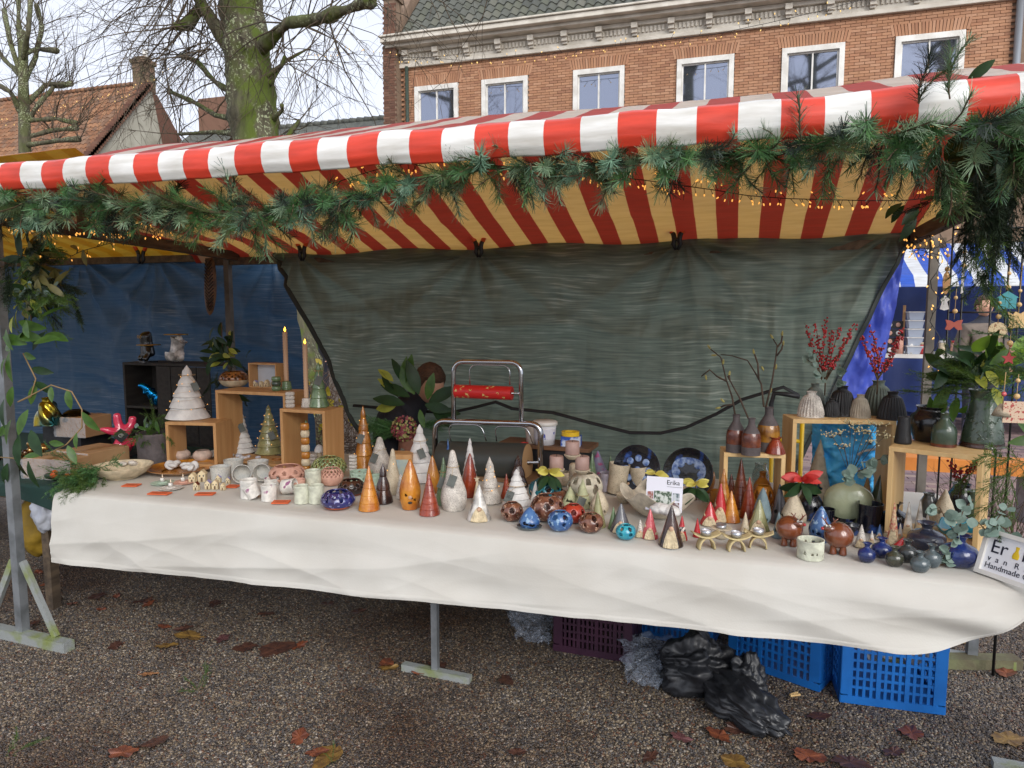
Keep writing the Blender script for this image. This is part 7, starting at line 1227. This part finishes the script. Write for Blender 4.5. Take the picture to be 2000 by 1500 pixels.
for x, y, w_, d_, h_, rz, lb in ((90, 936, .3, .25, .11, .1, 'cardboard box in plastic wrap nearest the conifer bunch'), (150, 925, .24, .25, .12, -.1, 'cardboard box in plastic wrap beside the pink balloon animal'), (133, 880, .22, .2, .12, .05, 'cardboard box in plastic wrap on top of the pile')):
    p = TZ(x, y, ZN) if y > 900 else PY(x, y, 3.2); p.z = ZN + .0006 if y > 900 else ZN + .1305; p.y += .12; t = thing('wrapped_box', lb, 'box', p, rz); bevel(ob('carton', MB().box((0, 0, h_ / 2), (w_, d_, h_)), CBX, t, smooth=False), .004); ob('tape', MB().box((.02, -.0005, h_ / 2), (.04, d_ + .003, h_ + .003)), mat('brown_tape', (150, 112, 70), .3), t, smooth=False)
    ob('film', MB().grid(lambda u, v: ((u - .5) * (w_ + .012), -d_ / 2 - .006 - .006 * abs(fbm(u * 9, v * 9)), v * h_), 20, 12), PLW, t)
IRI = mat('iridescent', (150, 130, 40), .1, (40, 90, 90), 9, .4, .6, metal=.9); vessel(96, 832, 772, 46, 'twisted gold and teal mirror vase behind the cartons', IRI, 'bell', 'mirror_vase', 'vase', z=.93, fn=lambda r, z, a: (r * (1 + .12 * sin(4 * a + z * 50)), z)); vessel(150, 838, 795, 54, 'black and gold mirror ball vase behind the cartons', mat('black_gold', (30, 26, 20), .1, (190, 140, 50), 10, .55, .6, metal=.8), 'ball', 'mirror_vase', 'vase', z=.9); st_ = ob('pedestal', MB().box((0, 0, (.9 - ZN) / 2), (.3, .22, .9 - ZN - .002)), BK_, None, (TZ(125, 835, .9).x, TZ(125, 835, .9).y + .09, ZN), None, False); tag(st_, 'black pedestal block under the mirror vases', 'pedestal')
GDR = mat('gold_beads', (190, 150, 90), .15, (60, 50, 60), 20, metal=.9); t = thing('mirror_garland', 'heap of shiny gold and purple mirror baubles', 'baubles', TZ(20, 930, ZN) + Vector((0, .1, .0006)))
m_ = MB()
for k in range(60): m_.ball((rg.gauss(0, .06), rg.gauss(0, .05), .02 + abs(rg.gauss(0, .06))), .018, 12, 8)
tag(ob('baubles', m_, GDR, t), kind='stuff')
c = TZ(172, 945, ZT) + Vector((0, 0, .02)); spray('conifer_bunch', 'bunch of fresh conifer sprigs on the corner of the cloth', 'branches', tuple(c), [(FRP, 26, (.03, .03, .015), (0, .03, .05), (.1, -.8, -.25), .4, .75), (FR, 22, (.035, .03, .01), (0, .02, .02), (.2, -.8, -.3), .45, .6)])
clamp(TZ(108, 935, ZT) + Vector((0, 0, .012)), 1.3, 'orange and black spring clamp lying at the corner of the cloth', 1.5, True)
PB = mat('plastic_bag', (214, 218, 228), .25, (196, 200, 212), 12, bump=.6, bsc=30, trans=.2)
tag(ob('plastic_bag', MB().ball((0, 0, 0), 1, 40, 26, (1, 1, 1), lambda v: Vector((v.x * .07, v.y * .06, v.z * .11)) * (1 + .25 * fbm(v.x * 2, v.y * 2, v.z * 2))), PB, None, PY(90, 995, 2.72)), 'white plastic bag hanging from the table corner', 'bag')
tag(ob('mustard_sack', MB().ball((0, 0, 0), 1, 40, 26, (1, 1, 1), lambda v: Vector((v.x * .16, v.y * .12, v.z * .18)) * (1 + .2 * fbm(v.x * 2, v.y * 2, v.z * 2))), mat('mustard_cloth', (150, 120, 30), .7, (120, 96, 26), 6, bump=.3), None, PY(85, 1020, 3.0)), 'mustard yellow sack tucked under the green cloth', 'sack')
# carved wooden leaf hanging on the rear pole
c = PY(411, 560, 4.1); t = thing('carved_leaf', 'carved brown wooden leaf hanging on the rear pole', 'carving', tuple(c)); CW_ = mat('carved_wood', (120, 84, 50), .4, (70, 46, 30), 20)
ob('leaf', MB().lathe(spl([(.0004, -.2), (.03, -.16), (.05, -.05), (.045, .08), (.028, .17), (.0004, .2)], 6), 24), CW_, t, None, (0, .08, 0), True, (1, .35, 1))
for k in range(14): z = -.15 + k * .024; w_ = .045 * sqrt(max(.1, 1 - (z / .2) ** 2)); ob('groove', MB().tube([(-w_ * .8, -.013, z + .02), (0, -.02, z - .015), (w_ * .8, -.013, z + .02)], .0055, 6), mat('carved_dark', (58, 38, 24), .5), t)
# ================================================================== PEOPLE
SKN = mat('skin', (206, 158, 132), .5); HBR = mat('brown_hair', (62, 42, 30), .6, (84, 58, 40), 40, bump=.6, bsc=80, stretch=(1, 1, 4)); DKC = mat('dark_coat', (34, 34, 42), .8, (26, 26, 34), 8, bump=.2)
def head(t, hp, d, hair, s=1.0):
    h = Matrix.Translation(hp) @ Vector(d).to_track_quat('-Y', 'Z').to_matrix().to_4x4(); f = MB().ball((0, 0, 0), .1, 32, 24, (.8, .98, 1.14), lambda v: Vector((v.x * (1 - .25 * max(0, -v.z / .114)), v.y, v.z)), h); f.ball((0, -.104, -.012), .014, 10, 8, (.8, 1, 1.3), None, h)
    for k in (-1, 1): f.ball((k * .08, .005, -.005), .022, 10, 8, (.3, .7, 1.2), None, h)
    return f, h
def hairmesh(h): return MB().ball((0, .012, .022), .108, 32, 22, (.84, .98, 1.08), lambda v: v * (1 + .06 * fbm(v.x * 40, v.y * 40, v.z * 40)) if (v.z > -.01 and (v.y > -.05 or v.z > .062)) or (v.y > .03 and v.z > -.075) else v * .7, h)
def face_bits(t, h):
    for k in (-1, 1): ob('eye', MB().ball((k * .032, -.088, .006), .009, 10, 8, (1, .6, .7), None, h), mat('eye_dark', (40, 34, 30), .3), t)
    ob('mouth', MB().ball((0, -.089, -.05), .02, 12, 8, (1, .3, .22), None, h), mat('lips', (160, 96, 88), .5), t)
hp = PY(838, 752, 3.86); X0 = hp.x; v = thing('person', 'seated person in dark sweater bending down behind the bouquet', 'person', (X0 - .2, 3.9, 0)); fm, hM = head(v, hp, (.7, -.45, -.65), HBR); bodyp = [(X0 - .3, 3.95, .5, .15), (X0 - .27, 3.94, .72, .15), (X0 - .2, 3.93, .93, (.17, .12)), (X0 - .09, 3.9, 1.08, .07), (hp.x, hp.y, hp.z - .02, .07), (X0 - .2, 3.78, 1.0, .075), (X0 - .02, 3.7, .8, .055), (X0 + .12, 3.72, .68, .04), (X0 - .33, 4.02, .98, .075), (X0 - .2, 3.95, .72, .055), (X0 + .02, 3.9, .62, .04), (X0 - .05, 3.85, .48, .09), (X0 - .02, 3.82, .1, .06), (X0 - .1, 4.02, .48, .09), (X0 - .06, 4.0, .1, .06)]
ed = [(0, 1), (1, 2), (2, 3), (3, 4), (2, 5), (5, 6), (6, 7), (2, 8), (8, 9), (9, 10), (0, 11), (11, 12), (0, 13), (13, 14)]
o = skin('body', bodyp, ed, DKC, v); o.location = -v.location; wob('head', fm, SKN, v); wob('hair', hairmesh(hM), HBR, v)
sl2_ = thing('stool', 'low stool under the seated person', 'stool', (X0 - .3, 3.95, 0)); ob('seat', MB().lathe([(.0004, .32), (.16, .32), (.16, .35), (.0004, .35)], 24), oldwood, sl2_)
for a in (.5, 2.1, 3.7, 5.2): ob('leg', MB().tube([(.12 * cos(a), .12 * sin(a), .319), (.15 * cos(a), .15 * sin(a), 0)], .015, 8), oldwood, sl2_)
def stand(c, rz, Hh, label, coat, trous, hair):
    t = thing('person', label, 'person', c, rz); s = Hh / 1.75; B = [(0, 0, .95), (0, 0, 1.15), (0, .0, 1.38), (0, .01, 1.5), (0, 0, 1.58), (.19, 0, 1.4), (.25, .02, 1.12), (.2, -.16, .98), (-.19, 0, 1.4), (-.25, .02, 1.12), (-.2, -.16, .98), (.1, 0, .9), (.11, -.01, .5), (.11, 0, .08), (.11, -.12, .04), (-.1, 0, .9), (-.11, -.01, .5), (-.11, 0, .08), (-.11, -.12, .04)]
    rr = [.15, .14, (.18, .12), .07, .06, .085, .06, .045, .085, .06, .045, .1, .07, .05, .045, .1, .07, .05, .045]; E_ = [(0, 1), (1, 2), (2, 3), (3, 4), (2, 5), (5, 6), (6, 7), (2, 8), (8, 9), (9, 10), (0, 11), (11, 12), (12, 13), (13, 14), (0, 15), (15, 16), (16, 17), (17, 18)]
    skin('body', [tuple(q * s for q in b) + ((r * s if not hasattr(r, '__len__') else (r[0] * s, r[1] * s)),) for b, r in zip(B, rr)], E_, trous, t)
    C2 = [(0, 0, .82), (0, 0, 1.15), (0, .0, 1.38), (0, .01, 1.47), (.19, 0, 1.4), (.25, .02, 1.12), (.21, -.13, 1.0), (-.19, 0, 1.4), (-.25, .02, 1.12), (-.21, -.13, 1.0)]; cr_ = [.19, .17, (.2, .14), .085, .1, .075, .06, .1, .075, .06]
    skin('coat', [tuple(q * s for q in b) + ((r * s if not hasattr(r, '__len__') else (r[0] * s, r[1] * s)),) for b, r in zip(C2, cr_)], [(0, 1), (1, 2), (2, 3), (2, 4), (4, 5), (5, 6), (2, 7), (7, 8), (8, 9)], coat, t)
    fm, hM = head(t, Vector((0, -.01, 1.66 * s)), (0, -1, 0), hair); ob('head', fm, SKN, t); ob('hair', hairmesh(hM), hair, t); face_bits(t, hM)
    for k in (-1, 1):
        hd_ = MB().ball((k * .2 * s, -.19 * s, .95 * s), .04, 14, 10, (.6, 1, .9))
        for f_ in range(4): hd_.tube([(k * .2 * s + (f_ - 1.5) * .012, -.215 * s, .945 * s), (k * .2 * s + (f_ - 1.5) * .012, -.25 * s, .93 * s), (k * .2 * s + (f_ - 1.5) * .011, -.26 * s, .905 * s)], [.009, .008, .007], 6)
        hd_.tube([(k * .175 * s, -.19 * s, .955 * s), (k * .155 * s, -.225 * s, .945 * s)], [.01, .008], 6); ob('hand', hd_, SKN, t)
TRO = mat('dark_trousers', (40, 42, 52), .8)
g0 = PY(612, 640, 8.2); stand((g0.x, 8.2, 0), .5, 1.78, 'person in black jacket standing behind the mossy trunk', DKC, TRO, HBR)
g0 = PY(1922, 600, 9.4); stand((g0.x, 9.4, .012), .3, 1.74, 'person in grey brown coat standing at the blue striped stall', mat('grey_coat', (112, 100, 90), .8, (92, 82, 74), 10), TRO, HBR)
# ================================================================== BLUE STRIPED STALL AND HEDGE
bs = thing('blue_stall', 'market stall with blue and white striped awning across the square', 'stall', (3.2, 10.8, 0)); a0 = PY(1740, 548, 10.0)
BWc = canvas('blue_white_canvas', (52, 98, 206), (236, 238, 240), (60, 100, 190), (220, 224, 230), .16, 0, .3)
solid(wob('awning', MB().grid(lambda u, v: (1.45 + u * 4.2, 10.0 + v * 1.2, a0.z - .08 + min(1, v * 8) * .1 + v * .52 - .15 * v * (1 - v)), 80, 24), BWc, bs), .002)
NB = mat('navy_tarp', (28, 52, 110), .5, (22, 42, 92), 2, bump=.3, bsc=6); wob('back_sheet', MB().grid(lambda u, v: (1.45 + u * 4.2, 11.9 + .08 * fbm(u * 8, v * 3), 2.35 - v * 2.3), 50, 20), NB, bs)
for X in (1.6, 5.5):
    for Y in (10.1, 11.85): wob('pole', bar(MB(), (X, Y, 0), (X, Y, 1.95), .045, .045), galv, bs, False)
zt_ = PY(1720, 690, 10.5).z; wob('table', MB().box((3.4, 10.9, zt_ - .03), (3.6, .9, .05)), white, bs, False); wob('table_skirt', MB().grid(lambda u, v: (1.62 + u * 3.6, 10.44 + .02 * sin(u * 60), zt_ - .06 - v * .7), 60, 2), NB, bs)
rows = thing('card_rack', 'slanted black rack of small pink and white goods', 'rack', PY(1722, 672, 10.6)); rows.location.z = zt_ - .004
for k in range(4):
    ob('shelf', MB().box((0, .03 * k, .05 + .11 * k), (.52, .03, .1)), BK_, rows, smooth=False)
    for j in range(5): ob('card', MB().ball((-.2 + .1 * j, .03 * k - .018, .05 + .11 * k), .03, 10, 6, (1, .15, 1)), PKM if (j + k) % 3 else W1, rows)
ob('post', MB().box((.27, .1, .32), (.03, .03, .64)), OAK, rows, smooth=False)
CLR = mat('clear_box', (190, 200, 216), .2, alpha=.7)
for k in range(5): p = PY(1785, 660, 10.6); q = thing('clear_container', 'clear plastic container in the tall stack at the blue stall', 'container', (p.x, 10.6, zt_ - .004 + k * .112), 0, 'clear containers stacked at the blue stall'); ob('box', MB().lathe([(.0004, 0), (.11, 0), (.13, .095), (.0004, .095)], 4), CLR, q, None, (0, 0, pi / 4), False); ob('lid', MB().box((0, 0, .102), (.2, .2, .013)), W1, q, smooth=False)
rn = random.Random(8); NM = ['pink', 'white', 'red', 'black', 'cream']; MMs = [PKM, W1, RD, BK_, CR]
for k in range(14):
    X = 2.05 + k * .13; p = (X, 10.62 + rn.uniform(-.08, .1), zt_ - .0045); m_ = k % 5; t = thing('small_jar', NM[m_] + ' small jar on the white table of the blue stall', 'jar', p, 0, 'small jars at the blue stall'); h_ = rn.uniform(.1, .2); ob('jar', MB().lathe([(.0004, 0), (.045, 0), (.045, h_), (.0004, h_)], 14), MMs[m_], t); ob('lid', MB().lathe([(.0004, h_), (.047, h_), (.047, h_ + .03), (.0004, h_ + .03)], 14), MMs[(m_ + 2) % 5], t)
hd = MB(); lv = MB(); c0 = PY(655, 880, 5.6); hg = thing('twig_hedge', 'hedge of bare brown twigs with a few yellow leaves', 'hedge', (c0.x, 5.6, 0)); rn = random.Random(4)
for k in range(340): twig(hd, Vector((c0.x + rn.gauss(0, .38), 5.6 + rn.gauss(0, .15), rn.uniform(.05, .9))), (rn.gauss(0, .8), rn.gauss(0, .4), rn.uniform(.1, 1)), rn.uniform(.25, .5), .005, 1, rn, .0, 4, .8)
tag(wob('twigs', hd, mat('hedge_twig', (124, 98, 78), .8, (90, 68, 54), 6), hg), kind='stuff'); yl = leafmesh('leaf', .07, .045, mat('yellow_leaf', (206, 186, 60), .5, (176, 150, 50), 20, trans=.3, tcol=(220, 200, 60)), .2)
for k in range(46): put(yl, 'leaf', hg, Vector((c0.x + rn.gauss(0, .36), 5.42 + rn.gauss(0, .06), rn.uniform(.55, 1.25))), (rn.gauss(0, 1), rn.gauss(-.3, .5), rn.gauss(0, 1)), rn.uniform(0, 6), rn.uniform(.7, 1.2))
